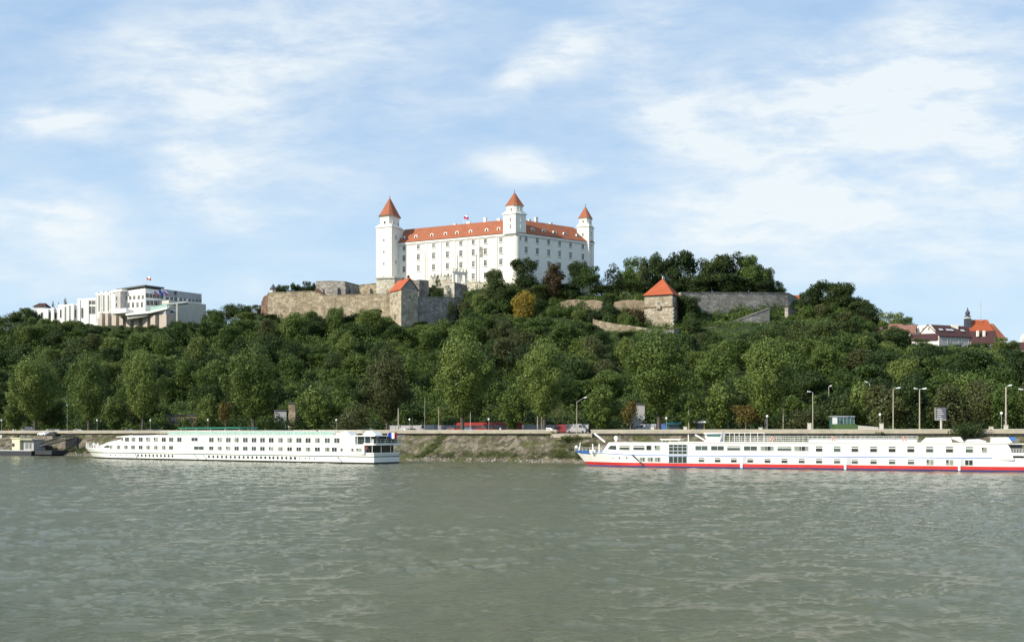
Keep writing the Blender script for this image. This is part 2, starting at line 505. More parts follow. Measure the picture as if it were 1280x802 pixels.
# the hill, by bearing: foot (inland distance), brow (depth, height), terrace (depth, height)
HILL = [(-500, 60, 700, 40, 760, 42), (-120, 50, 600, 56, 640, 58), (0, 48, 572, 62, 610, 66), (40, 48, 566, 64, 592, 70), (100, 48, 556, 62, 580, 68), (125, 48, 544, 61.5, 556, 65),
        (200, 48, 530, 58.5, 545, 62), (240, 48, 532, 60, 550, 63.5), (258, 50, 530, 60, 560, 64), (300, 52, 515, 61, 545, 66), (332, 54, 502, 62, 540, 72),
        (400, 55, 496, 61.5, 520, 73), (486, 55, 484, 60, 510, 76), (505, 56, 475, 55, 512, 78), (540, 57, 488, 56, 512, 79), (572, 57, 494, 60, 514, 79.5), (590, 57, 480, 60, 510, 79.5),
        (640, 57, 476, 62, 500, 79.5), (700, 57, 470, 62, 500, 78), (745, 57, 456, 54.5, 488, 72), (806, 57, 446, 50.5, 480, 69),
        (855, 57, 448, 51, 484, 69), (900, 57, 452, 53, 492, 71), (940, 57, 462, 58, 494, 71), (985, 57, 474, 60, 500, 71), (1040, 57, 455, 59, 480, 63), (1100, 56, 430, 45, 470, 47),
        (1150, 56, 402, 40.5, 440, 42), (1280, 54, 385, 34, 440, 35), (1500, 50, 370, 26, 420, 26), (2200, 50, 320, 15, 400, 15)]
PROM = 7.4
def hill_at(px, Y):
    d0, Yc, Zc, Yp, Zp = interp(HILL, px)
    Yb = ydep(px, d0)
    if Y <= Yb: return PROM
    if Y <= Yc:
        t = (Y - Yb) / (Yc - Yb)
        return PROM + (Zc - PROM) * (t ** 0.92)
    if Y <= Yp:
        t = (Y - Yc) / (Yp - Yc); t = t * t * (3 - 2 * t)
        return Zc + (Zp - Zc) * t
    if Y < Yp + 110: return Zp
    return max(5.0, Zp - (Y - Yp - 110) * 0.22)
def ground(X, Y):
    px = 640 + F * X / max(Y, 1)
    b = 0.0
    z = hill_at(px, Y)
    if z > PROM + 0.2:
        z += (math.sin(X * 0.11 + 1.3) * math.cos(Y * 0.13) + 0.6 * math.sin(X * 0.27 + Y * 0.21)) * min(0.9, (z - PROM) * 0.06)
    return z

# river: a sheet of real waves where the camera looks across it, flat beyond
m, gg, b = new_mat('river_water')
t = gg.n('ShaderNodeTexCoord')
w3 = gg.noise(t.outputs['Object'], 3.2, 6, 0.7, 0.5)
calm = gg.noise(t.outputs['Object'], 0.022, 4, 0.6, 1.2)
bp = gg.n('ShaderNodeBump'); bp.inputs['Strength'].default_value = 0.8; bp.inputs['Distance'].default_value = 0.13
gg.l(w3, bp.inputs['Height']); gg.l(bp.outputs[0], b.inputs['Normal'])
gg.l(gg.ramp(calm, [(0.3, (0.090, 0.099, 0.056)), (0.7, (0.116, 0.125, 0.072))]), b.inputs['Base Color'])
b.inputs['Roughness'].default_value = 0.10
b.inputs['IOR'].default_value = 1.333
wn = np.random.default_rng(8)
ys = [22.0]
while ys[-1] < 372: ys.append(ys[-1] + max(.16, min(.75, .16 + (ys[-1] - 30) * .0022)))
ys = np.array(ys); us_ = np.linspace(kx(-460), kx(1740), 1100)
X = ys[:, None] * us_[None, :]; Yg = np.repeat(ys[:, None], len(us_), 1)
ok = ((X - BX) * BN[0] + (Yg - BY) * BN[1]) < 4.0
def waves(n, l0, l1, slope, spread, head):
    h = np.zeros_like(X)
    for _ in range(n):
        lam = math.exp(wn.uniform(math.log(l0), math.log(l1))); a = head + wn.normal() * spread; k = 2 * math.pi / lam
        amp = slope * lam / (2 * math.pi) * math.sqrt(2.0 / n)
        h += amp * np.sin(k * (X * math.cos(a) + Yg * math.sin(a)) + wn.uniform(0, 6.28))
    return h
def patch(scale, seed, ax=1.0):
    r_ = np.random.default_rng(seed); s = np.zeros_like(X)
    for _ in range(14):
        a = r_.uniform(0, 6.28); k = r_.uniform(.4, 1.6) / scale
        s += np.sin(k * (X * math.cos(a) * ax + Yg * math.sin(a)) + r_.uniform(0, 6.28) + 1.5 * np.sin(k * .6 * (X * math.sin(a) - Yg * math.cos(a))))
    return s / 3.7
gust = np.clip(1.0 + .24 * patch(9, 1, .6) + .40 * patch(2.2, 2, .4), .52, 1.8)
slow = np.clip(.9 + .35 * patch(30, 3), .5, 1.4)
Z = waves(26, 3.0, 11.0, .040, .9, R(250)) + gust * slow * (waves(34, 1.1, 3.0, .080, .8, R(255)) + waves(34, .5, 1.1, .080, 1.0, R(250)) * np.clip((150 - Yg) / 90, .25, 1))
nrow, ncol = X.shape
idx = np.arange(nrow * ncol).reshape(nrow, ncol)
q = np.stack([idx[:-1, :-1], idx[:-1, 1:], idx[1:, 1:], idx[1:, :-1]], -1)
q = q[ok[:-1, :-1] | ok[1:, 1:] | ok[:-1, 1:] | ok[1:, :-1]].reshape(-1, 4)
V = np.stack([X, Yg, Z], -1).reshape(-1, 3).astype(np.float32)
me = bpy.data.meshes.new('river_water')
me.vertices.add(len(V)); me.vertices.foreach_set('co', V.ravel())
me.loops.add(q.size); me.loops.foreach_set('vertex_index', q.astype(np.int32).ravel())
me.polygons.add(len(q)); me.polygons.foreach_set('loop_start', np.arange(0, q.size, 4, dtype=np.int32))
me.polygons.foreach_set('use_smooth', np.ones(len(q), dtype=bool))
me.materials.append(m); me.update(calc_edges=True)
o = bpy.data.objects.new('river_water', me); COL.objects.link(o)
tag(o, 'wide grey green river with small choppy waves', 'river', kind='structure')
mb = MB()
xl, xr = kx(-440), kx(1720)
mb.face([(-900, -80, -.10), (900, -80, -.10), (900, 22.1, -.10), (-900, 22.1, -.10)])
mb.face([(xl * 22.1, 22.1, -.10), (-900, 22.1, -.10), (-900, 950, -.10), (xl * 371, 371, -.10)])
mb.face([(900, 22.1, -.10), (xr * 22.1, 22.1, -.10), (xr * 371, 371, -.10), (900, 371, -.10)])
tag(mb.build('river_water_beyond', m), 'smooth river water on both sides and behind', 'river', kind='structure')
# river bed below, so that the ground runs on under the water
mb = MB(); mb.face([(-3000, -300, -4.5), (3000, -300, -4.5), (3000, 4000, -4.5), (-3000, 4000, -4.5)])
tag(mb.build('river_bed_ground', MATS['dry_earth']), 'earth bed under the river', 'ground', kind='structure')

# hill and promenade ground: one sheet
rng = random.Random(5)
nr = np.random.default_rng(11)
m, gg, b = new_mat('hill_soil')
t = gg.n('ShaderNodeTexCoord')
n1 = gg.noise(t.outputs['Object'], 0.05, 6, 0.65, 0.6); n2 = gg.noise(t.outputs['Object'], 0.7, 4, 0.6)
v = gg.math('ADD', gg.math('MULTIPLY', n1, 0.7), gg.math('MULTIPLY', n2, 0.3))
gg.l(gg.ramp(v, [(0.3, (0.014, 0.028, 0.010)), (0.5, (0.026, 0.042, 0.014)), (0.68, (0.055, 0.055, 0.028)), (0.85, (0.10, 0.085, 0.05))]), b.inputs['Base Color'])
b.inputs['Roughness'].default_value = 0.95; b.inputs['Specular IOR Level'].default_value = 0.1
mb = MB()
pxs = [-520 + 12 * i for i in range(230)]
rows = [0, .015, .03, .2, .3, .36] 
grid = []
for px in pxs:
    Y0 = ydep(px, 11.0); d0, Yc, Zc, Yp, Zp = interp(HILL, px); Yb = ydep(px, d0)
    ys = [Y0, Y0 + (Yb - Y0) * .5, Yb] + [Yb + (Yc - Yb) * k / 16 for k in range(1, 17)] + [Yc + (Yp - Yc) * k / 6 for k in range(1, 7)] + [Yp + 50, Yp + 110, Yp + 250, 1600, 3500]
    grid.append([(kx(px) * Y, Y, ground(kx(px) * Y, Y)) for Y in ys])
n = len(grid[0]); i0 = len(mb.v)
for colm in grid: mb.v += colm
for i in range(len(grid) - 1):
    for j in range(n - 1):
        mb.f.append((i * n + j, (i + 1) * n + j, (i + 1) * n + j + 1, i * n + j + 1)); mb.m.append(0)
tag(mb.build('hill_ground', m, smooth=True), 'steep wooded castle hill above the promenade', 'hill', kind='structure')

# stone-faced river bank
m, gg, b = new_mat('bank_face')
t = gg.n('ShaderNodeTexCoord')
vo = gg.n('ShaderNodeTexVoronoi'); vo.inputs['Scale'].default_value = 0.75; gg.l(t.outputs['Object'], vo.inputs['Vector'])
sp = gg.n('ShaderNodeSeparateColor'); gg.l(vo.outputs['Color'], sp.inputs[0])
n1 = gg.noise(t.outputs['Object'], 0.12, 6, 0.7, 0.8); n2 = gg.noise(t.outputs['Object'], 1.1, 5, 0.7, 0.3)
c = gg.ramp(gg.math('ADD', gg.math('MULTIPLY', sp.outputs[0], .45), gg.math('MULTIPLY', n2, .55)), [(0.25, (0.06, 0.052, 0.04)), (0.5, (0.14, 0.12, 0.09)), (0.8, (0.26, 0.23, 0.18))])
gr = gg.math('ADD', gg.math('MULTIPLY', n1, .7), gg.math('MULTIPLY', n2, .3))
c = gg.mix(gg.rng(gr, 0.46, 0.58, 0.0, 0.9), c, (0.060, 0.070, 0.022, 1))
gg.l(c, b.inputs['Base Color']); b.inputs['Roughness'].default_value = 0.95; b.inputs['Specular IOR Level'].default_value = 0.15
bp = gg.n('ShaderNodeBump'); bp.inputs['Strength'].default_value = 0.8; bp.inputs['Distance'].default_value = 0.35
gg.l(gg.math('ADD', sp.outputs[1], n2), bp.inputs['Height']); gg.l(bp.outputs[0], b.inputs['Normal'])
mb = MB()
prof = [(-4, -2.2), (-1, -0.5), (0.4, 0.35), (2.2, 1.1), (3.2, 1.6), (5.5, 2.9), (8, 4.5), (10.2, 6.0), (11.2, 6.7), (12.0, 6.95), (13.5, 7.36)]
ss = [-460 + 2.2 * i for i in range(400)]
grid = []
for s in ss:
    colm = []
    for k, (d, z) in enumerate(prof):
        a = 0.0 if k >= len(prof) - 2 else 0.30
        x, y = bank(s, d + rng.uniform(-a, a) * 1.2)
        colm.append((x, y, z + rng.uniform(-a, a) * 0.8))
    grid.append(colm)
n = len(prof)
for colm in grid: mb.v += colm
for i in range(len(grid) - 1):
    for j in range(n - 1):
        mb.f.append((i * n + j, (i + 1) * n + j, (i + 1) * n + j + 1, i * n + j + 1)); mb.m.append(0)
tag(mb.build('river_bank', m), 'stone faced river bank with patches of grass', 'river bank', kind='structure')

def strip(name, s0, s1, d0, d1, z, mat, label, cat):
    mb = MB(); step = 10; s = s0
    pts = []
    while s < s1: pts.append(s); s += step
    pts.append(s1)
    for a, bb in zip(pts, pts[1:]):
        mb.face([(*bank(a, d0), z), (*bank(bb, d0), z), (*bank(bb, d1), z), (*bank(a, d1), z)])
    return tag(mb.build(name, MATS[mat]), label, cat, kind='structure')
strip('promenade_path', -420, 420, 13.6, 19, PROM + 0.02, 'concrete', 'paved promenade behind the river wall', 'path')
strip('road', -420, 420, 35, 45, PROM + 0.03, 'asphalt', 'asphalt road along the foot of the hill', 'road')
mb = MB()
for s in range(-400, 400, 8):
    mb.face([(*bank(s, 39.9), PROM + 0.036), (*bank(s + 3.5, 39.9), PROM + 0.036), (*bank(s + 3.5, 40.1), PROM + 0.036), (*bank(s, 40.1), PROM + 0.036)])
tag(mb.build('road_markings', MATS['paint_line']), 'dashed white centre line of the road', 'road marking', kind='structure')
mb = MB()
for d in (34.7, 45.2):
    mb.hull([(*bank(-420, d), PROM - .1), (*bank(420, d), PROM - .1), (*bank(420, d + .2), PROM - .1), (*bank(-420, d + .2), PROM - .1)],
            [(*bank(-420, d), PROM + .13), (*bank(420, d), PROM + .13), (*bank(420, d + .2), PROM + .13), (*bank(-420, d + .2), PROM + .13)])
tag(mb.build('road_kerb', MATS['concrete']), 'low concrete kerbs of the road', 'kerb', kind='structure')
# ================================================================== the castle
def rot2(d, a): c, s = math.cos(a), math.sin(a); return (d[0] * c - d[1] * s, d[0] * s + d[1] * c)
CB = (2.33, 505.0)                                        # the near corner
DA = (-0.906, 0.423); DC = (0.820, 0.572)                 # along the left (sunlit) and the right facade
EAVE, BASEZ, RIDGE = 104.6, 74.0, 113.0
FA = Plane(CB, DA); FC = Plane(CB, DC)
LA = FA.u(497); LC = FC.u(742.5)
castle = thing('castle', 'big white hilltop castle with orange tiled roofs and pointed corner towers', 'castle', (CB[0], CB[1], BASEZ))
NA = (DA[1], -DA[0]); NA = NA if NA[1] < 0 else (-NA[0], -NA[1])   # outward normals
NC = (DC[1], -DC[0]); NC = NC if NC[1] < 0 else (-NC[0], -NC[1])
def off(p, n, d): return (p[0] + n[0] * d, p[1] + n[1] * d)
PA = FA.xy(LA); PC = FC.xy(LC)
PD = (PA[0] + DC[0] * LC, PA[1] + DC[1] * LC)
mb = MB()
mb.hull([(*CB, BASEZ), (*PC, BASEZ), (*PD, BASEZ), (*PA, BASEZ)], [(*CB, EAVE), (*PC, EAVE), (*PD, EAVE), (*PA, EAVE)])
mb.build('wall', MATS['castle_white'], castle)
# roofs of the two visible wings and the two behind
def wing_roof(p, d, n, L, inset, hip0, hip1, W=14.0):
    """gabled wing roof: p start at the outer edge, d along, n outward"""
    o = 0.7
    e0 = off(off(p, n, o), d, -o * 0.3); e1 = off(off(p, n, o), d, L + o * 0.3)
    i0 = off(e0, n, -(W + 2 * o)); i1 = off(e1, n, -(W + 2 * o))
    r0 = off(off(p, n, -W / 2), d, hip0); r1 = off(off(p, n, -W / 2), d, L - hip1)
    mb = MB()
    z = EAVE + 0.25
    mb.face([(*e0, z), (*e1, z), (*r1, RIDGE), (*r0, RIDGE)])
    mb.face([(*i1, z), (*i0, z), (*r0, RIDGE), (*r1, RIDGE)])
    mb.face([(*i0, z), (*e0, z), (*r0, RIDGE)]); mb.face([(*e1, z), (*i1, z), (*r1, RIDGE)])
    mb.face([(*e0, z - .12), (*i0, z - .12), (*i1, z - .12), (*e1, z - .12)])
    return mb
wing_roof(CB, DA, NA, LA, 0, 2, 0).build('roof', MATS['castle_tiles'], castle)
wing_roof(CB, DC, NC, LC, 0, 2, 8).build('roof', MATS['castle_tiles'], castle)
nb = (-NA[0], -NA[1]); nl = (-NC[0], -NC[1])
wing_roof(PD, (-DA[0], -DA[1]), nb, LA - 12, 0, 6, 0).build('roof', MATS['castle_tiles'], castle)
wing_roof(off(PA, DC, 12), DC, nl, LC - 12, 0, 0, 6).build('roof', MATS['castle_tiles'], castle)
# cornice under the eaves and the plinth line
mb = MB()
for (p, d, n, L) in ((CB, DA, NA, LA), (CB, DC, NC, LC)):
    q0 = off(p, n, 0.02); 
    for (z0, z1, pr) in ((EAVE - 0.9, EAVE + 0.1, 0.5), (EAVE - 1.25, EAVE - 0.92, 0.25)):
        a, bb = off(off(p, d, 0.2), n, pr / 2 + .01), off(off(p, d, L - .2), n, pr / 2 + .01)
        mb.box(((a[0] + bb[0]) / 2, (a[1] + bb[1]) / 2, z0), (L - 0.4, pr, z1 - z0), d)
mb.build('cornice', MATS['castle_trim'], castle)
for (p, d, n, L, us) in ((CB, DA, NA, LA, (0.9, FA.u(621), FA.u(598.5), FA.u(583), FA.u(568), FA.u(551), FA.u(533))), (CB, DC, NC, LC, (0.9, FC.u(740)))):
    for u in us:
        q = off(off(p, d, u), n, .12)
        MB().box((*q, BASEZ), (0.8, 0.24, EAVE - 1.3 - BASEZ), d).build('pilaster', MATS['castle_trim'], castle)
for px in (533.5, 574, 597.5):
    q = off(off(CB, DA, FA.u(px) + 0.9), NA, .2); MB().tube((*q, 78), (*q, 96 if px != 533.5 else 99), .13, n=5).build('downpipe', MATS['steel_grey'], castle)

def window_part(w, h, arched=False, parent=None, frame='castle_trim', pane='castle_glass', sill=True, bars=True, sub=True):
    """window in the plane y=0 facing -y, its centre at the origin"""
    mb = MB(); t = 0.22
    for (x0, x1, z0, z1) in ((-w / 2 - t, -w / 2, -h / 2 - t, h / 2 + t), (w / 2, w / 2 + t, -h / 2 - t, h / 2 + t), (-w / 2, w / 2, h / 2, h / 2 + t), (-w / 2, w / 2, -h / 2 - t, -h / 2)):
        mb.box(((x0 + x1) / 2, -.04, z0), (x1 - x0, .16, z1 - z0))
    if bars:
        mb.box((0, -.03, -h / 2), (.10, .08, h)); mb.box((0, -.032, h * .12), (w, .08, .10))
    if sill: mb.box((0, -.14, -h / 2 - t - .14), (w + .9, .4, .14)); mb.box((0, -.14, h / 2 + t), (w + .7, .35, .16))
    if not sub:                                    # a window of a part: one mesh, the pane its second material
        return mb.face([(-w / 2, -.015, -h / 2), (w / 2, -.015, -h / 2), (w / 2, -.015, h / 2), (-w / 2, -.015, h / 2)], 1).build('window', [MATS[frame], MATS[pane]], parent)
    f = mb.build('window', MATS[frame], parent)
    p = MB().face([(-w / 2, -.015, -h / 2), (w / 2, -.015, -h / 2), (w / 2, -.015, h / 2), (-w / 2, -.015, h / 2)]).build('pane', MATS[pane], None)
    p.parent = f
    return f
def facing(p, n, z):
    """matrix that turns the plane y=0 (facing -y) to outward direction n at p"""
    a = math.atan2(n[0], -n[1])
    return Matrix.Translation((p[0], p[1], z)) @ Matrix.Rotation(a, 4, 'Z')
WINS = {}
def put_window(parent, p, n, z, w, h, **kw):
    key = (w, h, kw.get('frame'), kw.get('pane'), kw.get('sill'), kw.get('bars'), kw.get('sub'))
    q = off(p, n, 0.02)
    if key not in WINS:
        root = bpy.data.objects.new('tmp', None); MW['tmp'] = Matrix.Identity(4)
        f = window_part(w, h, parent=None, **kw); bpy.data.objects.remove(root)
        WINS[key] = f
        f.parent = parent; f.matrix_local = MW[parent.name].inverted() @ facing(q, n, z)
        return f
    f = WINS[key]
    return copy_part(f, facing(q, n, z), parent)
for px in (505.2, 523, 542, 559.3, 576, 591.5, 606.7, 626):
    p = FA.xy(FA.u(px))
    put_window(castle, p, NA, 102.0, 1.5, 2.0)
    put_window(castle, p, NA, 96.8, 1.55, 2.7)
    put_window(castle, p, NA, 91.1, 1.55, 2.6)
    if px > 540: put_window(castle, p, NA, 85.0, 1.6, 2.5)
for px in (650.3, 657.6, 671.5, 685.7, 699.3, 713, 728.4, 737.6):
    p = FC.xy(FC.u(px))
    small = px in (650.3, 737.6)
    put_window(castle, p, NC, 102.2, 0.9 if small else 1.5, 1.6 if small else 2.2, sill=not small)
    if not small:
        put_window(castle, p, NC, 96.9, 1.5, 2.7)
        put_window(castle, p, NC, 91.2, 1.5, 2.6)
# the blind arch by the seventh axis
ub = FA.u(601); p = off(FA.xy(ub), NA, .05)
mb = MB(); w, h = 1.2, 5.2
ring = [(-w, 0), (w, 0), (w, h - w)] + [(w * math.cos(a), h - w + w * math.sin(a)) for a in [math.pi * k / 8 for k in range(1, 8)]] + [(-w, h - w)]
M = facing(p, NA, 94.2)
mb.face([M @ Vector((x, -.05, z)) for x, z in ring])
mb.build('blind_arch', MATS['wall_stone_grey'], castle)
# dormers
def dormer(parent, p, n):
    M = facing(p, n, EAVE + 2.1)
    w, h = 0.95, 1.1
    ring = [(-w, 0), (w, 0), (w, h)] + [(w * math.cos(a), h + w * .8 * math.sin(a)) for a in [math.pi * k / 6 for k in range(1, 6)]] + [(-w, h)]
    mb = MB()
    mb.hull([M @ Vector((x, 2.6, z)) for x, z in reversed(ring)], [M @ Vector((x, 0, z)) for x, z in reversed(ring)])
    d = mb.build('dormer', MATS['castle_white'], parent)
    w2 = .48
    MB().face([M @ Vector((x, -.03, z)) for x, z in ((-w2, .3), (w2, .3), (w2, 1.2), (0, 1.6), (-w2, 1.2))]).build('window_opening', MATS['window_dark'], d)
    return d
for px in (502, 518, 538, 555, 569.5, 586.5, 606.6, 621.7):
    u = FA.u(px); dormer(castle, off(FA.xy(u), NA, -1.4), NA)
for px in (657.5, 668.3, 682, 695.7, 708.5, 724.6):
    u = FC.u(px); dormer(castle, off(FC.xy(u), NC, -1.4), NC)
# chimneys along the ridges
def chimney(u, F_, n, w, h):
    mb = MB(); q = off(F_.xy(u), n, -7.5)
    mb.box((*q, RIDGE - 1.5), (w, 1.1, h + 1.2), F_.d); mb.box((*q, RIDGE - .3 + h), (w + .3, 1.4, .25), F_.d)
    mb.build('chimney', MATS['castle_white'], castle)
for px, w, h in ((577, 2.0, 0.9), (598, 1.4, 2.2), (615.5, 1.8, 1.2), (560, 1.2, 0.7)): chimney(FA.u(px), FA, NA, w, h)
for px, w, h in ((664, 1.8, 1.5), (681.5, 1.4, 2.5), (673, 1.2, 0.9), (700, 1.2, 0.8)): chimney(FC.u(px), FC, NC, w, h)

def corner_tower(corner, d1, w1, d2, w2, z0, z1, upper, zu, z_roof_tip, overhang=0.55, ins=(1.1, 1.1), wins=()):
    """square tower: body to z1, narrower upper storey to zu, pointed tile roof to the tip"""
    c = corner
    def foot(a, b): # inset footprint
        p0 = off(off(c, d1, a), d2, b); p1 = off(off(c, d2, w2 - b), d1, a); p2 = off(off(c, d2, w2 - b), d1, w1 - a); p3 = off(off(c, d1, w1 - a), d2, b)
        return [p0, p1, p2, p3]
    t = MB(); body = foot(0, 0)
    t.prism(body, z0, z1)
    tower = t.build('tower', MATS['castle_white'], castle)
    k = MB(); e = foot(-.35, -.35); k.prism(e, z1, z1 + .5)
    k.build('cornice', MATS['castle_trim'], tower)
    s = MB(); hi = foot(*ins)
    s.hull([(*q, z1 + .5) for q in foot(-.2, -.2)], [(*q, z1 + 1.7) for q in hi])
    # octagonal look of the upper storey: corners cut
    oc = []
    for i in range(4):
        a, b_ = Vector(hi[i]), Vector(hi[(i + 1) % 4])
        oc += [tuple(a.lerp(b_, .16)), tuple(a.lerp(b_, .84))]
    s.prism(oc, z1 + 1.7, zu)
    s.build('upper_storey', MATS['castle_white'], tower)
    k = MB(); cx = sum(q[0] for q in oc) / 8; cy = sum(q[1] for q in oc) / 8
    k.prism([(cx + (x - cx) * 1.09, cy + (y - cy) * 1.09) for x, y in oc], zu - .35, zu + .02)
    k.build('cornice', MATS['castle_trim'], tower)
    rf = [(cx + (x - cx) * (1 + overhang * .35), cy + (y - cy) * (1 + overhang * .35), zu) for x, y in oc]
    mid = [(cx + (x - cx) * 1.0, cy + (y - cy) * 1.0, zu + (z_roof_tip - zu) * .14) for x, y, _ in rf]
    r = MB(); r.hull(rf, mid, caps=False); r.face(list(reversed(rf)))
    mid2 = [(cx + (x - cx) * .84, cy + (y - cy) * .84, zu + (z_roof_tip - zu) * .14) for x, y, _ in rf]
    r = MB(); r.hull(rf, mid2); r.pyramid(mid2, (cx, cy, z_roof_tip))
    r.build('tower_roof', MATS['castle_tiles'], tower)
    k = MB(); k.tube((cx, cy, z_roof_tip - .3), (cx, cy, z_roof_tip + 1.3), .09, .04); k.ball((cx, cy, z_roof_tip + .4), .25)
    k.build('finial', MATS['black_paint'], tower)
    n1 = (-d2[0], -d2[1]); n2 = (-d1[0], -d1[1])
    for (face, u, z, w, h) in wins:
        if face == 1: put_window(tower, off(off(c, d1, u), n1, .02), n1, z, w, h, sill=False, bars=False, sub=False, frame='castle_trim')
        if face == 2: put_window(tower, off(off(c, d2, u), n2, .02), n2, z, w, h, sill=False, bars=False, sub=False, frame='castle_trim')
        if face == 3: put_window(tower, off(off(off(c, d1, u), d2, ins[1]), n1, .02), n1, z, w, h, sill=False, bars=False, sub=False, frame='castle_trim')
        if face == 4: put_window(tower, off(off(off(c, d2, u), d1, ins[0]), n2, .02), n2, z, w, h, sill=False, bars=False, sub=False, frame='castle_trim')
    return tower
DS = (0.423, 0.906)
ca = (kx(489.5) * 527, 527.0)
corner_tower(ca, DA, 9.2, DS, 11.4, BASEZ + 4, 112.0, None, 118.2, 128.4, ins=(.9, .9),
             wins=[(1, 4.8, 86.5, .7, 1.0), (1, 4.6, 93.5, .7, 1.1), (1, 4.6, 99.5, .7, 1.1), (1, 4.6, 105.5, .7, 1.0), (2, 4, 94.5, .9, 1.6), (2, 4, 107.3, .9, 2.0), (3, 4.6, 114.6, 1.0, 1.4), (4, 3, 114.6, .9, 1.0), (4, 8, 114.6, .9, 1.0)])
cb = (kx(644.5) * 504, 504.0)
corner_tower(cb, DA, 6.7, DC, 6.2, EAVE - .3, 113.7, None, 118.1, 124.9, ins=(.55, .55),
             wins=[(1, 3.2, 108, .7, 1.4), (1, 3.2, 111.2, .7, 1.5), (2, 3.2, 107.8, .7, 1.3), (2, 3.2, 111, .7, 1.4), (3, 3.2, 116.2, .9, 1.1), (4, 3.1, 116.2, .9, 1.1)])
cc = (kx(736) * 529, 529.0)
corner_tower(cc, DA, 6.4, DS, 7.0, EAVE - 14, 112.6, None, 117.3, 123.8, ins=(.5, .5),
             wins=[(2, 3.4, 109.4, .8, 1.8), (2, 3.4, 105.6, .8, 1.6), (3, 3.2, 115.3, .8, 1.0), (4, 3.4, 115.3, .8, 1.0), (1, 3.2, 108.6, .7, 1.4)])
# flag on the ridge
def flag_on_pole(name, base, h, fl, fh, bands, label, cat='flag', lean=(0, 0), wind=(1, -.25), group=None, pole_mat='lamp_white', vertical=False, emblem=False, droop=0.25):
    t = thing(name, label, cat, base, group=group)
    b = Vector(base); top = b + Vector((lean[0], lean[1], h))
    MB().tube(b, top, .07, .04).build('pole', MATS[pole_mat], t)
    n = math.hypot(*wind); w = (wind[0] / n, wind[1] / n)
    mb = MB(); NX = 10
    def q(i, v):
        u = i / NX
        return (top.x + w[0] * u * fl + w[1] * .12 * fl * math.sin(u * 7), top.y + w[1] * u * fl + w[0] * .12 * fl * math.sin(u * 7), top.z - .1 - v * fh - droop * fl * u * u + .05 * fl * math.sin(u * 8))
    for i in range(NX):
        nb_ = len(bands)
        if vertical:
            m_ = min(nb_ - 1, int(i / NX * nb_)); mb.face([q(i, 1), q(i + 1, 1), q(i + 1, 0), q(i, 0)], m_)
        else:
            for j in range(nb_): mb.face([q(i, (j + 1) / nb_), q(i + 1, (j + 1) / nb_), q(i + 1, j / nb_), q(i, j / nb_)], j)
    f = mb.build('flag_cloth', [MATS[x] for x in bands], t)
    if emblem:
        e = MB(); 
        for sgn in (-.06, .06):
            pts = [(2.4, .22), (4.4, .22), (4.4, .55), (3.4, .85), (2.4, .55)]
            e.face([Vector(q(i, v)) + Vector((-w[1] * sgn, w[0] * sgn, 0)) for i, v in pts])
        e.build('shield', MATS['flag_red'], f)
    return t
up = FA.u(571.5); q = off(FA.xy(up), NA, -7)
flag_on_pole('flag', (*q, RIDGE - .2), 4.6, 2.6, 1.8, ('flag_white', 'flag_blue', 'flag_red'), 'white blue and red flag flying on the castle roof ridge', emblem=True)

# ================================================================== walls and bastions below the castle
def stone_wall(name, pts, thick, mat, label, cat='wall', cap=True, group=None, bt=0.35):
    """pts: (px, Y, py_top, py_bottom); a wall with thickness standing where the photograph shows it"""
    P = [(kx(px) * Y, Y, zat(a, Y), zat(b, Y) - 3.0) for px, Y, a, b in pts]
    def nrm(i):
        a = P[max(0, i - 1)]; b = P[min(len(P) - 1, i + 1)]
        d = (b[0] - a[0], b[1] - a[1]); L = math.hypot(*d); return (-d[1] / L, d[0] / L)
    mb = MB()
    for i in range(len(P) - 1):
        a, b = P[i], P[i + 1]; na, nb2 = nrm(i), nrm(i + 1)
        A2 = (a[0] + na[0] * thick, a[1] + na[1] * thick); B2 = (b[0] + nb2[0] * thick, b[1] + nb2[1] * thick)
        af = (a[0] - na[0] * bt, a[1] - na[1] * bt); bf = (b[0] - nb2[0] * bt, b[1] - nb2[1] * bt)
        mb.hull([(*af, a[3]), (*bf, b[3]), (*B2, b[3]), (*A2, a[3])], [(a[0], a[1], a[2]), (b[0], b[1], b[2]), (*B2, b[2]), (*A2, a[2])])
    base = (P[0][0], P[0][1], min(p[3] for p in P))
    t = thing(name, label, cat, base, group=group)
    mb.build('masonry', MATS[mat], t)
    if cap:
        mc = MB()
        for i in range(len(P) - 1):
            a, b = P[i], P[i + 1]; na, nb2 = nrm(i), nrm(i + 1); e = .18
            q = [(a[0] - na[0] * e, a[1] - na[1] * e), (b[0] - nb2[0] * e, b[1] - nb2[1] * e), (b[0] + nb2[0] * (thick + e), b[1] + nb2[1] * (thick + e)), (a[0] + na[0] * (thick + e), a[1] + na[1] * (thick + e))]
            zz = (a[2], b[2], b[2], a[2])
            mc.hull([(*q[k], zz[k] + .005) for k in range(4)], [(*q[k], zz[k] + .30) for k in range(4)])
        mc.build('coping', MATS[mat], t)
    return t

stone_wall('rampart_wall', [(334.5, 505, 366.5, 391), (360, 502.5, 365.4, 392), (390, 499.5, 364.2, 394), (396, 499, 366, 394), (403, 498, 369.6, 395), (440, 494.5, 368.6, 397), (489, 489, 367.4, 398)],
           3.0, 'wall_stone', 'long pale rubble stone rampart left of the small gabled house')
stone_wall('rampart_end_wall', [(326.5, 515, 378, 392), (329.5, 512, 370.5, 392), (334.2, 505.8, 368, 392)], 2.5, 'brown_ruin', 'ruined dark brown wall end at the left tip of the rampart', cap=False)
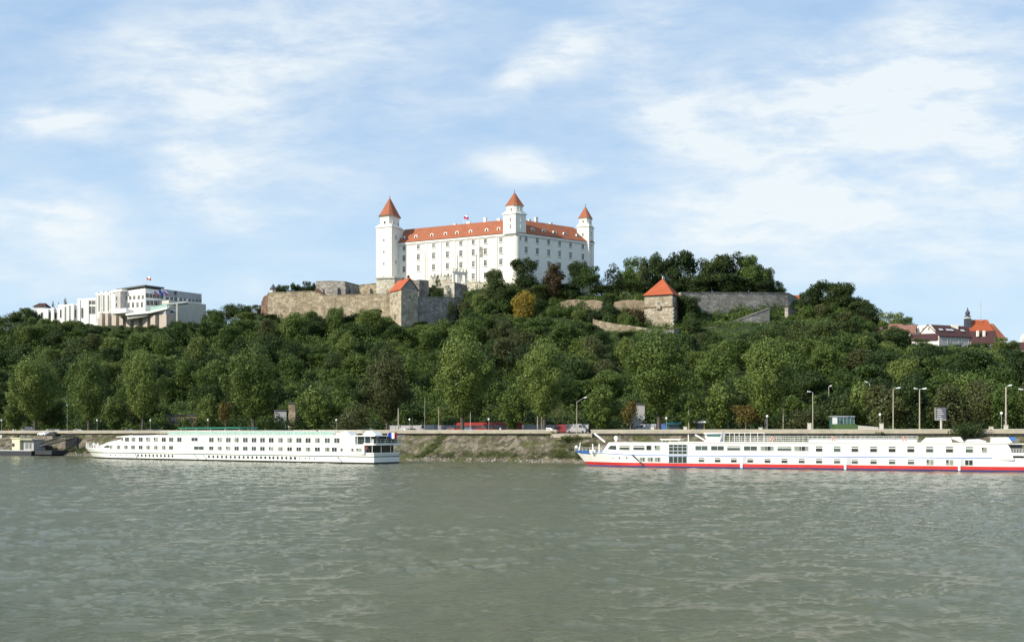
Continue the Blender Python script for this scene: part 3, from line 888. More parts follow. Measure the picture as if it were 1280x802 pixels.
# bastion with buttresses
def bastion(name, pts, depth, mat, label, butt, bmat=None):
    t = stone_wall(name, pts, depth, mat, label, 'bastion')
    for (px, Y, py0, py1, w, dpt) in butt:
        c = at(px, py1, Y); z1 = zat(py0, Y)
        mb = MB()
        mb.hull([(c.x - w / 2, c.y - dpt, c.z - 2), (c.x + w / 2, c.y - dpt, c.z - 2), (c.x + w / 2, c.y + .5, c.z - 2), (c.x - w / 2, c.y + .5, c.z - 2)],
                [(c.x - w / 2, c.y - .25, z1), (c.x + w / 2, c.y - .25, z1), (c.x + w / 2, c.y + .5, z1), (c.x - w / 2, c.y + .5, z1)])
        mb.build('buttress', MATS[bmat or mat], t)
    return t
bastion('bastion', [(395, 519, 352.2, 372), (412, 516, 351.4, 372), (431, 513.5, 352.2, 372), (449.5, 526, 357, 372)], 8, 'wall_stone_grey',
        'grey stone bastion with uneven broken top and buttresses above the long rampart', [(420.5, 513.5, 358, 372, 1.3, 2.4), (430.5, 512.6, 358, 372, 1.4, 2.4), (439.5, 516.8, 361, 372, 1.3, 2.0), (403, 516.8, 361, 372, 1.0, 1.6)])
bastion('bastion', [(449.8, 519, 356.5, 370), (470, 516.5, 354.5, 370), (500, 513, 352.5, 370)], 8, 'wall_stone',
        'pale stone terrace wall with three wedge buttresses under the left castle tower', [(461.5, 516.5, 359.5, 370, 1.1, 2.2), (473, 515, 359, 370, 1.1, 2.2), (484.7, 513.6, 358, 370, 1.2, 2.3)])
# tower plinth terrace
mb = MB(); 
pl = [at(470.5, 350, 514), at(493, 350, 512), at(519, 350, 524), at(496, 350, 538)]
z0, z1, z2 = zat(353.5, 514), zat(348.6, 514), zat(346.6, 514)
mb.prism([(p.x, p.y) for p in pl], z0 - 8, z1)
cxp = sum(p.x for p in pl) / 4; cyp = sum(p.y for p in pl) / 4
mb2 = MB(); mb2.prism([(cxp + (p.x - cxp) * 1.05, cyp + (p.y - cyp) * 1.05) for p in pl], z1 + .01, z1 + .8)
t = thing('tower_terrace', 'pale stone terrace with projecting ledge at the foot of the left castle tower', 'terrace', (cxp, cyp, z0 - 8))
mb.build('terrace_base', MATS['pale_stone'], t); mb2.build('ledge', MATS['concrete_pale'], t)
# watch turret at the left tip
c = at(340.5, 366, 506)
t = thing('watch_turret', 'tiny watch turret with dark pointed cap at the rampart tip', 'turret', (c.x, c.y + 1.5, c.z - .5))
MB().tube((c.x, c.y + 1.5, c.z - .5), (c.x, c.y + 1.5, c.z + 1.9), 1.25, n=8).build('turret_wall', MATS['pale_stone'], t)
mb = MB(); mb.tube((c.x, c.y + 1.5, c.z + 1.9), (c.x, c.y + 1.5, c.z + 3.9), 1.9, .55, n=8); mb.tube((c.x, c.y + 1.5, c.z + 3.9), (c.x, c.y + 1.5, c.z + 4.7), .5, .05, n=8)
mb.build('turret_roof', MATS['slate_dark'], t)
# low ruined gable on the rampart
c = at(396, 364, 503)
t = thing('gable_ruin', 'small ruined brick gable standing on the rampart beside the bastion', 'ruin', (c.x, c.y, c.z - 2))
mb = MB(); pr = [at(391, 364.5, 503), at(397.5, 360.2, 503), at(405, 366.5, 503), at(414, 370.5, 503), at(414, 373, 503), at(391, 373, 503)]
mb.hull([(p.x, p.y + 1.0, p.z) for p in reversed(pr)], [(p.x, p.y, p.z) for p in reversed(pr)])
mb.build('masonry', MATS['brown_ruin'], t)
# gabled house on the corner of the rampart
hc = (kx(501.5) * 478, 478.0); HG = (0.82, 0.572); HL_ = (-0.572, 0.82)
FG = Plane(hc, HG); FL = Plane(hc, HL_)
wg, wl = FG.u(522.5), FL.u(487.5)
ze, zb = zat(361, 478), zat(408, 478) - 3
t = thing('gabled_house', 'tall stone house with steep orange roof and gable, on the rampart corner', 'house', (hc[0], hc[1], zb))
p0, p1, p2, p3 = hc, FG.xy(wg), off(FG.xy(wg), HL_, wl), FL.xy(wl)
MB().hull([(*p, zb) for p in (p0, p1, p2, p3)], [(*p, ze) for p in (p0, p1, p2, p3)]).build('wall', MATS['tower_stone'], t)
rid0 = off(FG.xy(wg / 2), HG, 0); zr = zat(347.6, 481)
rid1 = off(rid0, HL_, wl)
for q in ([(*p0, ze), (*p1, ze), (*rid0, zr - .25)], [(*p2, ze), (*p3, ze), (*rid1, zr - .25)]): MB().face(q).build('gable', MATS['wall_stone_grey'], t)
def gable_roof(a0, a1, b0, b1, r0, r1, ze, zr, th=.3):
    mb = MB()
    mb.hull([(*a0, ze), (*r0, zr), (*r1, zr), (*a1, ze)], [(*a0, ze + th), (*r0, zr + th), (*r1, zr + th), (*a1, ze + th)])
    mb.hull([(*r0, zr), (*b0, ze), (*b1, ze), (*r1, zr)], [(*r0, zr + th), (*b0, ze + th), (*b1, ze + th), (*r1, zr + th)])
    return mb
o_ = .5
e0 = off(off(p0, HG, -o_), HL_, -o_); e1 = off(off(p3, HG, -o_), HL_, o_); f0 = off(off(p1, HG, o_), HL_, -o_); f1 = off(off(p2, HG, o_), HL_, o_)
rf = gable_roof(e0, e1, f0, f1, off(rid0, HL_, -o_), off(rid1, HL_, o_), ze - .4, zr - .2).build('roof', MATS['orange_tiles'], t)
mb = MB(); q = off(rid0, HL_, 1.2); mb.box((*q, zr - .6), (1.0, .8, 2.0), HG); q = off(rid0, HL_, wl * .6); mb.box((*q, zr - .6), (.8, .8, 1.5), HG)
mb.build('chimney', MATS['brown_ruin'], rf)
nl_ = (-HG[0], -HG[1])
for (px, py, w, h) in ((492, 370, .9, 1.6), (496, 368.5, .6, .9), (490, 379, .8, 1.2), (494.5, 379, .5, 1.3), (494, 396, 1.1, 2.2)):
    u = FL.u(px); put_window(t, FL.xy(u), nl_, zat(py, FL.xy(u)[1]), w, h, sill=False, bars=False, frame='concrete')
ng = (HG[1], -HG[0])
for (u, z, w, h) in ((wg * .5, ze + 2.0, .8, 1.1), (wg * .5, ze - 3.5, .8, 1.4)): put_window(t, FG.xy(u), ng, z, w, h, sill=False, bars=False, frame='concrete')
# shaded wall running right from the house
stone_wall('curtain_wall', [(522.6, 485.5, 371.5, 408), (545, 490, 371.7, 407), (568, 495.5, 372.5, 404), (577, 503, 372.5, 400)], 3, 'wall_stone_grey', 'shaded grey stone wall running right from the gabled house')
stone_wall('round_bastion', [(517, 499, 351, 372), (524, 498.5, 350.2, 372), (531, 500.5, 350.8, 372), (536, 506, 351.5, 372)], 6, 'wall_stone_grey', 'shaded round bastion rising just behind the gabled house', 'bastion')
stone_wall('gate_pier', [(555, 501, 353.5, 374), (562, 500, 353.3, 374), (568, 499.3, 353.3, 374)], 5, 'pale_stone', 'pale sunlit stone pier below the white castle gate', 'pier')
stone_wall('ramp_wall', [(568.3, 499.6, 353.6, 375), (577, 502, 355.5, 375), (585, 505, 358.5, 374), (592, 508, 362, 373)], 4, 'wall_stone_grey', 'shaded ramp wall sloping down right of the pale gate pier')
# white gate of honour with two openings, trophies on top
t = thing('honour_gate', 'white stone castle gateway with two openings and carved trophies on top', 'gateway', tuple(at(575, 354, 506)))
GZ = zat(354, 506); gp = Plane((kx(566) * 504, 504.0), (0.9, 0.436))
mb = MB(); W_ = gp.u(583.5); H_ = zat(341, 506) - GZ
for u in (0.35, W_ * .5, W_ - .35): q = gp.xy(u); mb.box((*q, GZ - 1), (.9, 1.4, H_ + 1), gp.d)
q = gp.xy(W_ / 2); mb.box((*q, GZ + H_ * .82), (W_ - 1.0, 1.3, H_ * .18), gp.d)
mb.build('gate_frame', MATS['castle_white'], t)
mb = MB(); mb.box((*q, GZ + H_ + .003), (W_ + 1.0, 1.9, .4), gp.d); mb.build('cornice', MATS['castle_trim'], t)
mb = MB()
for k, u in enumerate((.3, W_ * .25, W_ * .5, W_ * .75, W_ - .3)):
    x, y = gp.xy(u); z = GZ + H_ + .4
    mb.tube((x, y, z), (x + .1, y, z + 1.0), .4, .22, n=7); mb.ball((x + .15, y, z + 1.25), .42); mb.tube((x - .5, y, z + .4), (x + .75, y, z + 1.7), .12, .06)
mb.build('trophy_sculpture', MATS['pale_stone'], t)
t = thing('balustrade_terrace', 'sculpted pale balustrade along the terrace in front of the castle gate', 'balustrade', tuple(at(550, 351, 511)))
bp_ = Plane((kx(537) * 513, 513.0), (0.906, -0.2)); mb = MB(); Lb = bp_.u(566); zb_ = zat(349, 511)
x, y = bp_.xy(Lb / 2); mb.box((x, y, zb_ - 6), (Lb, 1.2, 6.0), bp_.d); mb.build('terrace_wall', MATS['pale_stone'], t)
mb = MB(); x, y = bp_.xy(Lb / 2); mb.box((x, y, zb_ + 1.15), (Lb, .5, .25), bp_.d)
for i in range(26): x, y = bp_.xy(Lb * (i + .5) / 26); mb.tube((x, y, zb_), (x, y, zb_ + 1.15), .13, n=5)
for i in range(7):
    x, y = bp_.xy(Lb * (i + .5) / 7); mb.ball((x, y, zb_ + 1.9 + .4 * (i % 2)), .5 + .12 * (i % 3), sz=1.3); mb.tube((x - .5, y, zb_ + 1.4), (x + .6, y, zb_ + 2.6 + .3 * (i % 2)), .14, .08)
mb.build('baluster_row', MATS['concrete_pale'], t)
stone_wall('castle_plinth_wall', [(584, 504, 353, 362), (606, 500, 353.5, 362), (640, 494, 358, 366), (660, 492, 360, 368)], 3, 'pale_stone', 'low pale stone wall along the foot of the sunlit castle front')

# bare earth terraces on the right slope
for (pts, lab) in (([(700, 474, 378, 381), (709, 474, 375, 381), (721, 473.5, 374, 381), (731, 473, 375.5, 381)], 'bare tan earth bank below the dark trees right of the yellow tree'),
                   ([(731, 472.5, 375.5, 382), (742, 472, 374.6, 382), (754, 471, 376.5, 382)], 'bare tan earth bank left of the round green tree'),
                   ([(768, 468, 377.5, 382), (780, 467.8, 375, 382), (793, 467.5, 374.6, 382), (805, 467, 376, 383)], 'bare tan earth bank beside the square stone tower')):
    stone_wall('earth_bank', pts, 6, 'dry_earth', lab, 'earth bank', cap=False, bt=5.0)
stone_wall('retaining_wall', [(741, 449, 398.5, 410), (752, 448, 401.5, 412), (768, 447, 404.3, 415), (790, 446, 407, 417), (809, 445, 410, 418)], 2.5, 'wall_stone', 'light brown retaining wall left of the square tower, stained at its top', cap=False)
# square tower with pyramid roof
tc_ = (kx(840.5) * 455, 455.0); T1 = (-.92, .39); T2 = (.39, .92)
TP1 = Plane(tc_, T1); TP2 = Plane(tc_, T2)
w1_, w2_ = TP1.u(805.3), TP2.u(851)
zt, zb = zat(367.4, 455), zat(414, 455) - 3
t = thing('square_tower', 'square stone tower with orange pyramid roof on the wooded slope', 'tower', (tc_[0], tc_[1], zb))
fp = [tc_, TP2.xy(w2_), off(TP2.xy(w2_), T1, w1_), TP1.xy(w1_)]
MB().hull([(*p, zb) for p in fp], [(*p, zt) for p in fp]).build('wall', MATS['tower_stone'], t)
cx_ = sum(p[0] for p in fp) / 4; cy_ = sum(p[1] for p in fp) / 4
zs = zat(383.5, 455)
mb = MB(); sc_ = lambda k: [(cx_ + (x - cx_) * k, cy_ + (y - cy_) * k) for x, y in fp]
mb.prism(sc_(1.035), zs, zs + .45); mb.build('string_course', MATS['brown_ruin'], t)
qn = []
for i in range(4):
    p = fp[i]; 
mb = MB()
for k in range(14):
    z = zs - .9 - k * .85
    if z > zb + 4: mb.box((*off(tc_, (cx_ - tc_[0], cy_ - tc_[1]), .012), z), (1.1 if k % 2 else 1.7, 1.7 if k % 2 else 1.1, .6), T1)
mb.build('quoin', MATS['pale_stone'], t)
rb = [(*p, zt - .1) for p in sc_(1.09)]
za = zat(346.5, 461)
mb = MB(); mb.pyramid(rb, (cx_, cy_, za)); mb.build('roof', MATS['orange_tiles'], t)
mb = MB(); mb.prism(sc_(1.05), zt - .5, zt - .12); mb.build('eaves_beam', MATS['bark'], t)
mb = MB(); mb.tube((cx_, cy_, za - .4), (cx_, cy_, za + .9), .12); mb.ball((cx_, cy_, za + .3), .3); mb.build('finial', MATS['lamp_white'], t)
nt1 = (-T2[0], -T2[1]); u = TP1.u(823.5)
put_window(t, TP1.xy(u), nt1, zat(380.5, 458), 1.3, 1.8, sill=False, bars=False, frame='pale_stone')
mb = MB(); q = off(TP1.xy(u), nt1, .5); mb.box((*q, zat(386.5, 458)), (1.8, .9, 1.6), T1); mb.build('corbel_bay', MATS['tower_stone'], t)
stone_wall('tower_base_wall', [(806, 444.5, 412, 420), (824, 443.5, 412.5, 421), (842, 443, 412.5, 421), (850, 446, 412, 421)], 2, 'wall_stone_grey', 'grey stone footing wall directly below the square tower')
# long wall to the right and the sloping stair wall before it
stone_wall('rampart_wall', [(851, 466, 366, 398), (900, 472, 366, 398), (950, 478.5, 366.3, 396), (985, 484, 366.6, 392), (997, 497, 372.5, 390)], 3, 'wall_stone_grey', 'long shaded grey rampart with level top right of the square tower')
stone_wall('stair_wall', [(870, 452, 412, 420), (893, 453, 409, 418), (918, 455, 402, 414), (940, 457, 393.5, 408), (962, 460, 385.5, 402)], 2, 'wall_stone_grey', 'sloping stair wall climbing in front of the long grey rampart')
stone_wall('garden_wall', [(985, 470, 385, 394), (1000, 474, 387, 394), (1012, 478, 388, 394)], 2, 'wall_stone_grey', 'short grey wall below the right end of the long rampart')
# orange roof behind the rampart's right end
c = at(995, 378, 500)
t = thing('hilltop_house', 'small orange roof peeping over the rampart beside dark trees', 'house', (c.x, c.y + 4, c.z - 6))
MB().box((c.x, c.y + 4, c.z - 6), (6, 7, 7)).build('wall', MATS['white_render'], t)
z = zat(374.5, 500); zr = zat(369.5, 504)
gable_roof((c.x - 3.3, c.y + .3), (c.x + 3.3, c.y + .3), (c.x - 3.3, c.y + 7.7), (c.x + 3.3, c.y + 7.7), (c.x - 3.3, c.y + 4), (c.x + 3.3, c.y + 4), z, zr).build('roof', MATS['orange_tiles'], t)

# ================================================================== white parliament block on the left
PY = 560.0
pc = (kx(181.5) * PY, PY); D1 = (-.80, .60); D2 = (.60, .80); N1 = (-.60, -.80); N2 = (.80, -.60)
Q1 = Plane(pc, D1); Q2 = Plane(pc, D2)
par = thing('parliament_block', 'modern white office block with flat roofs and stepped wings on the wooded hill', 'office block', (pc[0], pc[1], 50))
def q1z(px, py): return Q1.z(px, py)
def block(name, pl, px0, px1, py_top, py_bot, depth, mat, parent=par, offn=0.0, n=N1, ref=None, extra=0.0):
    """a block whose visible face lies in plane pl moved out by offn; px0..px1 its ends"""
    P = Plane(off(pl.p, n, offn), pl.d)
    u0, u1 = P.u(px0), P.u(px1)
    a, b_ = P.xy(u0), P.xy(u1)
    ym = (a[1] + b_[1]) / 2; rp = ref if ref else (px0 + px1) / 2
    yr = P.xy(P.u(rp))[1]
    z1, z0 = zat(py_top, yr), zat(py_bot, yr)
    A2, B2 = off(a, n, -depth), off(b_, n, -depth)
    mb = MB()
    poly = [a, b_, B2, A2]
    ar = sum(poly[i][0] * poly[(i + 1) % 4][1] - poly[(i + 1) % 4][0] * poly[i][1] for i in range(4))
    if ar < 0: poly.reverse()
    mb.prism(poly, z0, z1)
    o = mb.build(name, MATS[mat], parent)
    return o, P, z0, z1
# main block
L1, L2 = Q1.u(150), Q2.u(252)
zt = zat(360.2, PY); zb = zat(392, PY)
poly = [pc, Q2.xy(L2), off(Q2.xy(L2), D1, L1), Q1.xy(L1)]
main_o = MB().prism(poly, zb - 6, zt).build('main_block', MATS['white_render'], par)
mb = MB(); k = 1.03
cx_ = sum(p[0] for p in poly) / 4; cy_ = sum(p[1] for p in poly) / 4
r0 = off(off(pc, N1, .9), N2, .9)
mb.prism([r0, off(off(Q2.xy(Q2.u(206)), N1, .9), N2, .9), off(Q2.xy(Q2.u(206)), D1, L1 + 2), off(off(Q1.xy(L1), N1, .9), D1, 2)], zt + .9, zt + 1.7)
mb.build('roof_slab', MATS['dark_slab'], main_o)
mb = MB(); mb.prism([off(off(pc, D1, 2), D2, 2), off(off(pc, D1, 2), D2, Q2.u(204)), off(off(pc, D1, L1 - 2), D2, Q2.u(204)), off(off(pc, D1, L1 - 2), D2, 2)], zt + .005, zt + .895)
mb.build('roof_storey', MATS['grey_cladding'], main_o)
# tall stair tower with its shaded side painted grey, and the stepped wings
block('stair_block', Q1, 119.5, 149, 365, 408, 12, 'white_render', offn=3.0, ref=140)
block('shaded_recess_panel', Q1, 143.2, 150.5, 363.8, 388, 4, 'grey_render', offn=3.6, ref=146)  # shade of the block's side, put in as the panel's grey
block('parapet', Q1, 139, 152, 362, 364.5, 8, 'white_render', offn=3.8, ref=146)
wq = off(Q1.xy(Q1.u(119.5)), N1, 1.0); NW = (-.24, -.97); QW = Plane(wq, (-.97, .24))
wingA = block('wing', QW, 97, 119.5, 372.6, 408, 14, 'white_render', n=NW, ref=110)[0]
wingB = block('wing', QW, 72.5, 96, 380.2, 411, 14, 'white_render', offn=-1.0, n=NW, ref=86)[0]
wingC = block('wing', QW, 47, 73, 385.6, 412, 14, 'white_render', offn=-1.8, n=NW, ref=60)[0]
for (a, b_, t0, offn) in ((125.5, 128.5, 364.2, 3.9), (131, 134, 364.2, 3.9), (136.8, 139.5, 364.4, 3.9), (119.5, 122, 366, 3.9)):
    block('fin', Q1, a, b_, t0, 404, .9, 'white_render', offn=offn - .9)
for (a, b_, t0, offn) in ((105.7, 110.8, 374.4, 1.2), (97, 100, 374.6, 1.2), (88.5, 92, 379.6, .2), (83, 86, 380.8, .2), (64, 67, 384.2, -.6), (57.5, 60, 386, -.6), (78, 80.5, 381.8, .2)):
    block('fin', QW, a, b_, t0, 409, .9, 'white_render', offn=offn - .8 if offn > .3 else offn, n=NW)
# windows of the left faces
def win_on(P, n, px, py, w, h, parent=par, **kw):
    u = P.u(px); q = P.xy(u); put_window(parent, q, n, zat(py, q[1]), w, h, sill=False, frame=kw.get('frame', 'concrete_pale'), pane='window_dark', bars=kw.get('bars', True))
PF = lambda o: Plane(off(pc, N1, o), D1)
for px in (153.5, 158, 163, 168, 173.5, 178.5): win_on(Q1, N1, px, 372.0 - (px - 166) * .06, 1.9, 1.9)
for px in (155.5, 161, 166.5, 172, 177.5): win_on(Q1, N1, px, 381.2 - (px - 166) * .05, 1.9, 2.7)
P3 = PF(3.0)
for px in (124, 130, 135.5): win_on(P3, N1, px, 379, 1.0, 9.0, bars=False)
PW = lambda o: Plane(off(wq, NW, o), QW.d)
for px in (112.5, 117): win_on(PW(0), NW, px, 378, 1.7, 1.9); win_on(PW(0), NW, px, 387.5, 1.7, 4.0)
for px in (103,): win_on(PW(0), NW, px, 391, 1.0, 5.5, bars=False)
for px in (76, 81.2, 94): win_on(PW(-1.0), NW, px, 392, .8, 4.5, bars=False)
for px in (52.5, 62, 70): win_on(PW(-1.8), NW, px, 394.5, 1.3, 3.6, bars=False)
for px, py in ((145.8, 373), (145.8, 381)): win_on(PF(3.6), N1, px, py, 1.0, 2.2, bars=False)
# right faces: grey cladding band, rows of windows
gp_, PP, z0, z1 = block('cladding_band', Q2, 206, 252, 361.5, 369.6, 3, 'grey_cladding', offn=.15, n=N2, ref=206)
for px in (184, 188.5, 193, 197.5, 202): win_on(Q2, N2, px, 369.2 + (px - 184) * .08, 1.7, 2.0)
for px in (185, 189.5, 194.5, 199, 203.5): win_on(Q2, N2, px, 378.4 + (px - 184) * .02, 1.8, 2.4)
for px in (209, 214.5, 219.5, 226, 231, 237, 241.5, 246, 250): win_on(Q2, N2, px, 373.3 + (px - 209) * .045, 1.7, 2.0)
ue = Q2.u(219); q = off(Q2.xy(ue), N2, .3); M = facing(q, N2, zat(366.3, q[1]))
MB().hull([M @ Vector((x, 0, z)) for x, z in ((-.75, .95), (-.75, -.2), (0, -1.1), (.75, -.2), (.75, .95))], [M @ Vector((x, -.2, z)) for x, z in ((-.75, .95), (-.75, -.2), (0, -1.1), (.75, -.2), (.75, .95))]).build('coat_of_arms', MATS['slate_dark'], par)
# white terrace slabs and lower grey storey on piers
def slab(name, pts, Y, th, depth, mat):
    """pts: px, py of the top edge; a terrace slab running along"""
    P = [at(px, py, Y_) for px, py, Y_ in pts]
    mb = MB()
    for a, b_ in zip(P, P[1:]):
        mb.hull([(a.x, a.y, a.z - th), (b_.x, b_.y, b_.z - th), (b_.x, b_.y + depth, b_.z - th), (a.x, a.y + depth, a.z - th)], [tuple(a), tuple(b_), (b_.x, b_.y + depth, b_.z), (a.x, a.y + depth, a.z)])
    return mb.build(name, MATS[mat], par)
slab('terrace_slab', [(139, 386.5, 553), (157.5, 384.8, 550)], 0, 2.4, 12, 'white_render')
slab('terrace_slab', [(157, 391.8, 549), (188, 388.6, 545), (209, 383.5, 543)], 0, 1.0, 14, 'white_render')
slab('glass_parapet', [(188, 383.2, 546), (209, 380.2, 543.5)], 0, 2.6, 1.0, 'pale_teal')
slab('terrace_slab', [(203, 379.6, 544), (233, 376.2, 548)], 0, .8, 6, 'white_render')
slab('terrace_slab', [(159, 395.2, 550), (184, 391.5, 547)], 0, 1.5, 10, 'concrete_pale')
block('lower_storey', Q2, 211, 257.5, 377.3, 404, 12, 'concrete_pale', offn=9.5, n=N2, ref=232)
for a, b_, c_, d_ in ((124, 127.5, 391, 412), (131.5, 135, 391, 412), (139.5, 145, 391, 411), (149, 153.5, 392, 411), (157.5, 163, 398, 408), (167, 173.5, 398, 408), (178, 184, 392, 407), (188, 194, 394, 407), (199, 208, 393, 410)):
    block('pier', Q1, a, b_, c_, d_ + 3, 5, 'brown_cladding', offn=5.5)
block('undercroft', Q1, 122, 207, 392, 416, 3, 'grey_cladding', offn=3.2, ref=165)
mb = MB(); c = at(221.3, 379.5, 541); d = at(221.3, 408, 541); mb.box((c.x, c.y, d.z), (.7, .7, c.z - d.z)); mb.build('column', MATS['concrete_pale'], par)
# flags of the block
q = off(off(pc, D1, 3), D2, 3); flag_on_pole('flag', (q[0], q[1], zt + 1.7), 5.4, 2.6, 1.8, ('flag_white', 'flag_red'), 'white and red flag on the roof of the white office block', pole_mat='steel_grey')
for px, bands, lab in ((190.5, ('flag_white', 'flag_blue', 'flag_red'), 'white blue and red flag hung left of the blue flag on the office block'), (196.5, ('flag_blue',), 'plain blue flag between two tricolour flags on the office block'), (202.5, ('flag_white', 'flag_blue', 'flag_red'), 'white blue and red flag hung right of the blue flag on the office block')):
    u = Q2.u(px); q = off(Q2.xy(u), N2, .4); q2 = off(q, N2, 1.2)
    flag_on_pole('flag', (q[0], q[1], zat(369.5, q[1])), 3.0, 2.3, 1.7, bands, lab, lean=(N2[0] * 1.2, N2[1] * 1.2), wind=(.9, .2), group='flags on the office block front', droop=.75)

# dark red roof beyond the wings
c = at(53, 384.5, 635)
t = thing('hillside_house', 'old house with dark red roof behind the leftmost wing of the office block', 'house', (c.x, c.y, c.z - 5))
MB().box((c.x, c.y, c.z - 5), (7, 8, 5.2)).build('wall', MATS['white_render'], t)
gable_roof((c.x - 4, c.y - 4.5), (c.x + 4, c.y - 4.5), (c.x - 4, c.y + 4.5), (c.x + 4, c.y + 4.5), (c.x - 2, c.y), (c.x + 2, c.y), c.z, zat(379.4, 635)).build('roof', MATS['dark_red_tiles'], t)

# ================================================================== the old town on the right
def house(name, label, corner, d1, w1, d2, w2, zb, ze, zr, wall, roof, ridge_along=1, gable=None, cat='house'):
    """corner: nearest corner; d1 to the left, d2 to the right/back; ridge along d1 (1) or d2 (2)"""
    t = thing(name, label, cat, (corner[0], corner[1], zb))
    p0 = corner; p1 = off(p0, d2, w2); p2 = off(p1, d1, w1); p3 = off(p0, d1, w1)
    MB().hull([(*p, zb) for p in (p0, p1, p2, p3)], [(*p, ze) for p in (p0, p1, p2, p3)]).build('wall', MATS[wall], t)
    o = .35
    if ridge_along == 2:                # gables on the d1 sides
        m0 = off(p0, d1, w1 / 2); m1 = off(p1, d1, w1 / 2)
        for q in ([(*p0, ze), (*m0, zr - .1), (*p3, ze)], [(*p2, ze), (*m1, zr - .1), (*p1, ze)]): MB().face(q).build('gable', MATS[gable or wall], t)
        r = gable_roof(off(off(p3, d1, o), d2, -o), off(off(p2, d1, o), d2, o), off(off(p0, d1, -o), d2, -o), off(off(p1, d1, -o), d2, o), off(m0, d2, -o), off(m1, d2, o), ze - .2, zr)
    else:
        m0 = off(p0, d2, w2 / 2); m1 = off(p3, d2, w2 / 2)
        for q in ([(*p0, ze), (*p1, ze), (*m0, zr - .1)], [(*p2, ze), (*p3, ze), (*m1, zr - .1)]): MB().face(q).build('gable', MATS[gable or wall], t)
        r = gable_roof(off(off(p0, d2, -o), d1, -o), off(off(p3, d2, -o), d1, o), off(off(p1, d2, o), d1, -o), off(off(p2, d2, o), d1, o), off(m0, d1, -o), off(m1, d1, o), ze - .2, zr)
    rf = r.build('roof', MATS[roof], t)
    return t, rf, (p0, p1, p2, p3)
E1 = (-.80, .60); E2 = (.80, .60)
Y = 400.0; hc = (kx(1174) * Y, Y)
PL = Plane(hc, (.93, .37)); PG = Plane(hc, (-.55, .83))
wl = PL.u(1219.5); wg = PG.u(1146.5)
t, rf, P4 = house('town_house', 'long house with sunlit white gable, dark red roof with skylights and shaded front coloured grey', hc, PG.d, wg, PL.d, wl, zat(436, Y), zat(420, Y), zat(406.6, 405), 'grey_render', 'dark_red_tiles', 2, gable='white_render')  # shade of the front wall is put into its grey colour
# the white gable side
q = [hc, PG.xy(wg)]; nn_ = (-PL.d[0], -PL.d[1])
zr_ = zat(406.6, 405); a, b_ = off(hc, nn_, .05), off(PG.xy(wg), nn_, .05); m_ = off(off(hc, PG.d, wg * .42), nn_, .05)
ring = [(*a, zat(436, Y)), (*a, zat(420, Y)), (*m_, zr_ + .1), (*b_, zr_ + .1), (*b_, zat(436, Y))]
MB().hull([(x - nn_[0] * .5, y - nn_[1] * .5, z) for x, y, z in ring], ring).build('gable_wall', MATS['castle_white'], t)
# skylights on the roof slope facing the river
npl = (PL.d[1], -PL.d[0]); 
for px in (1182, 1191, 1195, 1209):
    u = PL.u(px); p = off(PL.xy(u), PG.d, wg * .24); z = zat(420, Y) + (zat(406.6, 405) - zat(420, Y)) * .52
    s = Vector((PG.d[0] * wg / 2, PG.d[1] * wg / 2, zat(406.6, 405) - zat(420, Y))).normalized(); a = Vector((*PL.d, 0)); nrm = a.cross(s).normalized()
    if nrm.z < 0: nrm = -nrm
    c = Vector((*p, z)) + nrm * .55
    MB().hull([c - a * .9 - s * .5, c + a * .9 - s * .5, c + a * .9 + s * .5, c - a * .9 + s * .5], [c - a * .9 - s * .5 + nrm * .1, c + a * .9 - s * .5 + nrm * .1, c + a * .9 + s * .5 + nrm * .1, c - a * .9 + s * .5 + nrm * .1]).build('skylight', MATS['ship_grey'], rf)
for px in (1186, 1200, 1212): win_on(PL, npl, px, 426, .9, 1.2, parent=t, frame='concrete_pale')
for px, py in ((1153, 411.5), (1160, 411)): win_on(PG, nn_, px, py, 1.2, .8, parent=t, frame='concrete_pale')
mb = MB(); c = at(1193, 406.5, 408); mb.box((c.x, c.y, c.z - 2), (2.6, 1.0, 2.2)); mb.build('chimney', MATS['castle_white'], rf)
# low red roof before the gable
c = (kx(1172) * 390, 390.0)
house('town_house', 'low house with dark red roof in front of the sunlit white gable', c, (-.95, .31), 9, (.31, .95), 7, zat(432, 390), zat(424.5, 390), zat(417.3, 393), 'white_render', 'dark_red_tiles', 1)
c = (kx(1143.5) * 405, 405.0)
house('town_house', 'house with faded pink roof among trees left of the white gable', c, (-.93, .37), 7.5, (.5, .87), 4, zat(425, 405), zat(415.5, 405), zat(407, 408), 'white_render', 'pink_roof', 1)
c = (kx(1126) * 412, 412.0)
house('town_house', 'smaller pink roofed house half hidden by trees below the brow', c, (-.93, .37), 4.5, (.5, .87), 5, zat(418, 412), zat(411.5, 412), zat(405.3, 414), 'white_render', 'pink_roof', 1)
c = (kx(1100) * 425, 425.0)
house('town_house', 'tiny white gabled house showing through the dark trees', c, (-.6, .8), 3, (.8, .6), 4, zat(420, 425), zat(414, 425), zat(409.5, 427), 'white_render', 'pink_roof', 1)
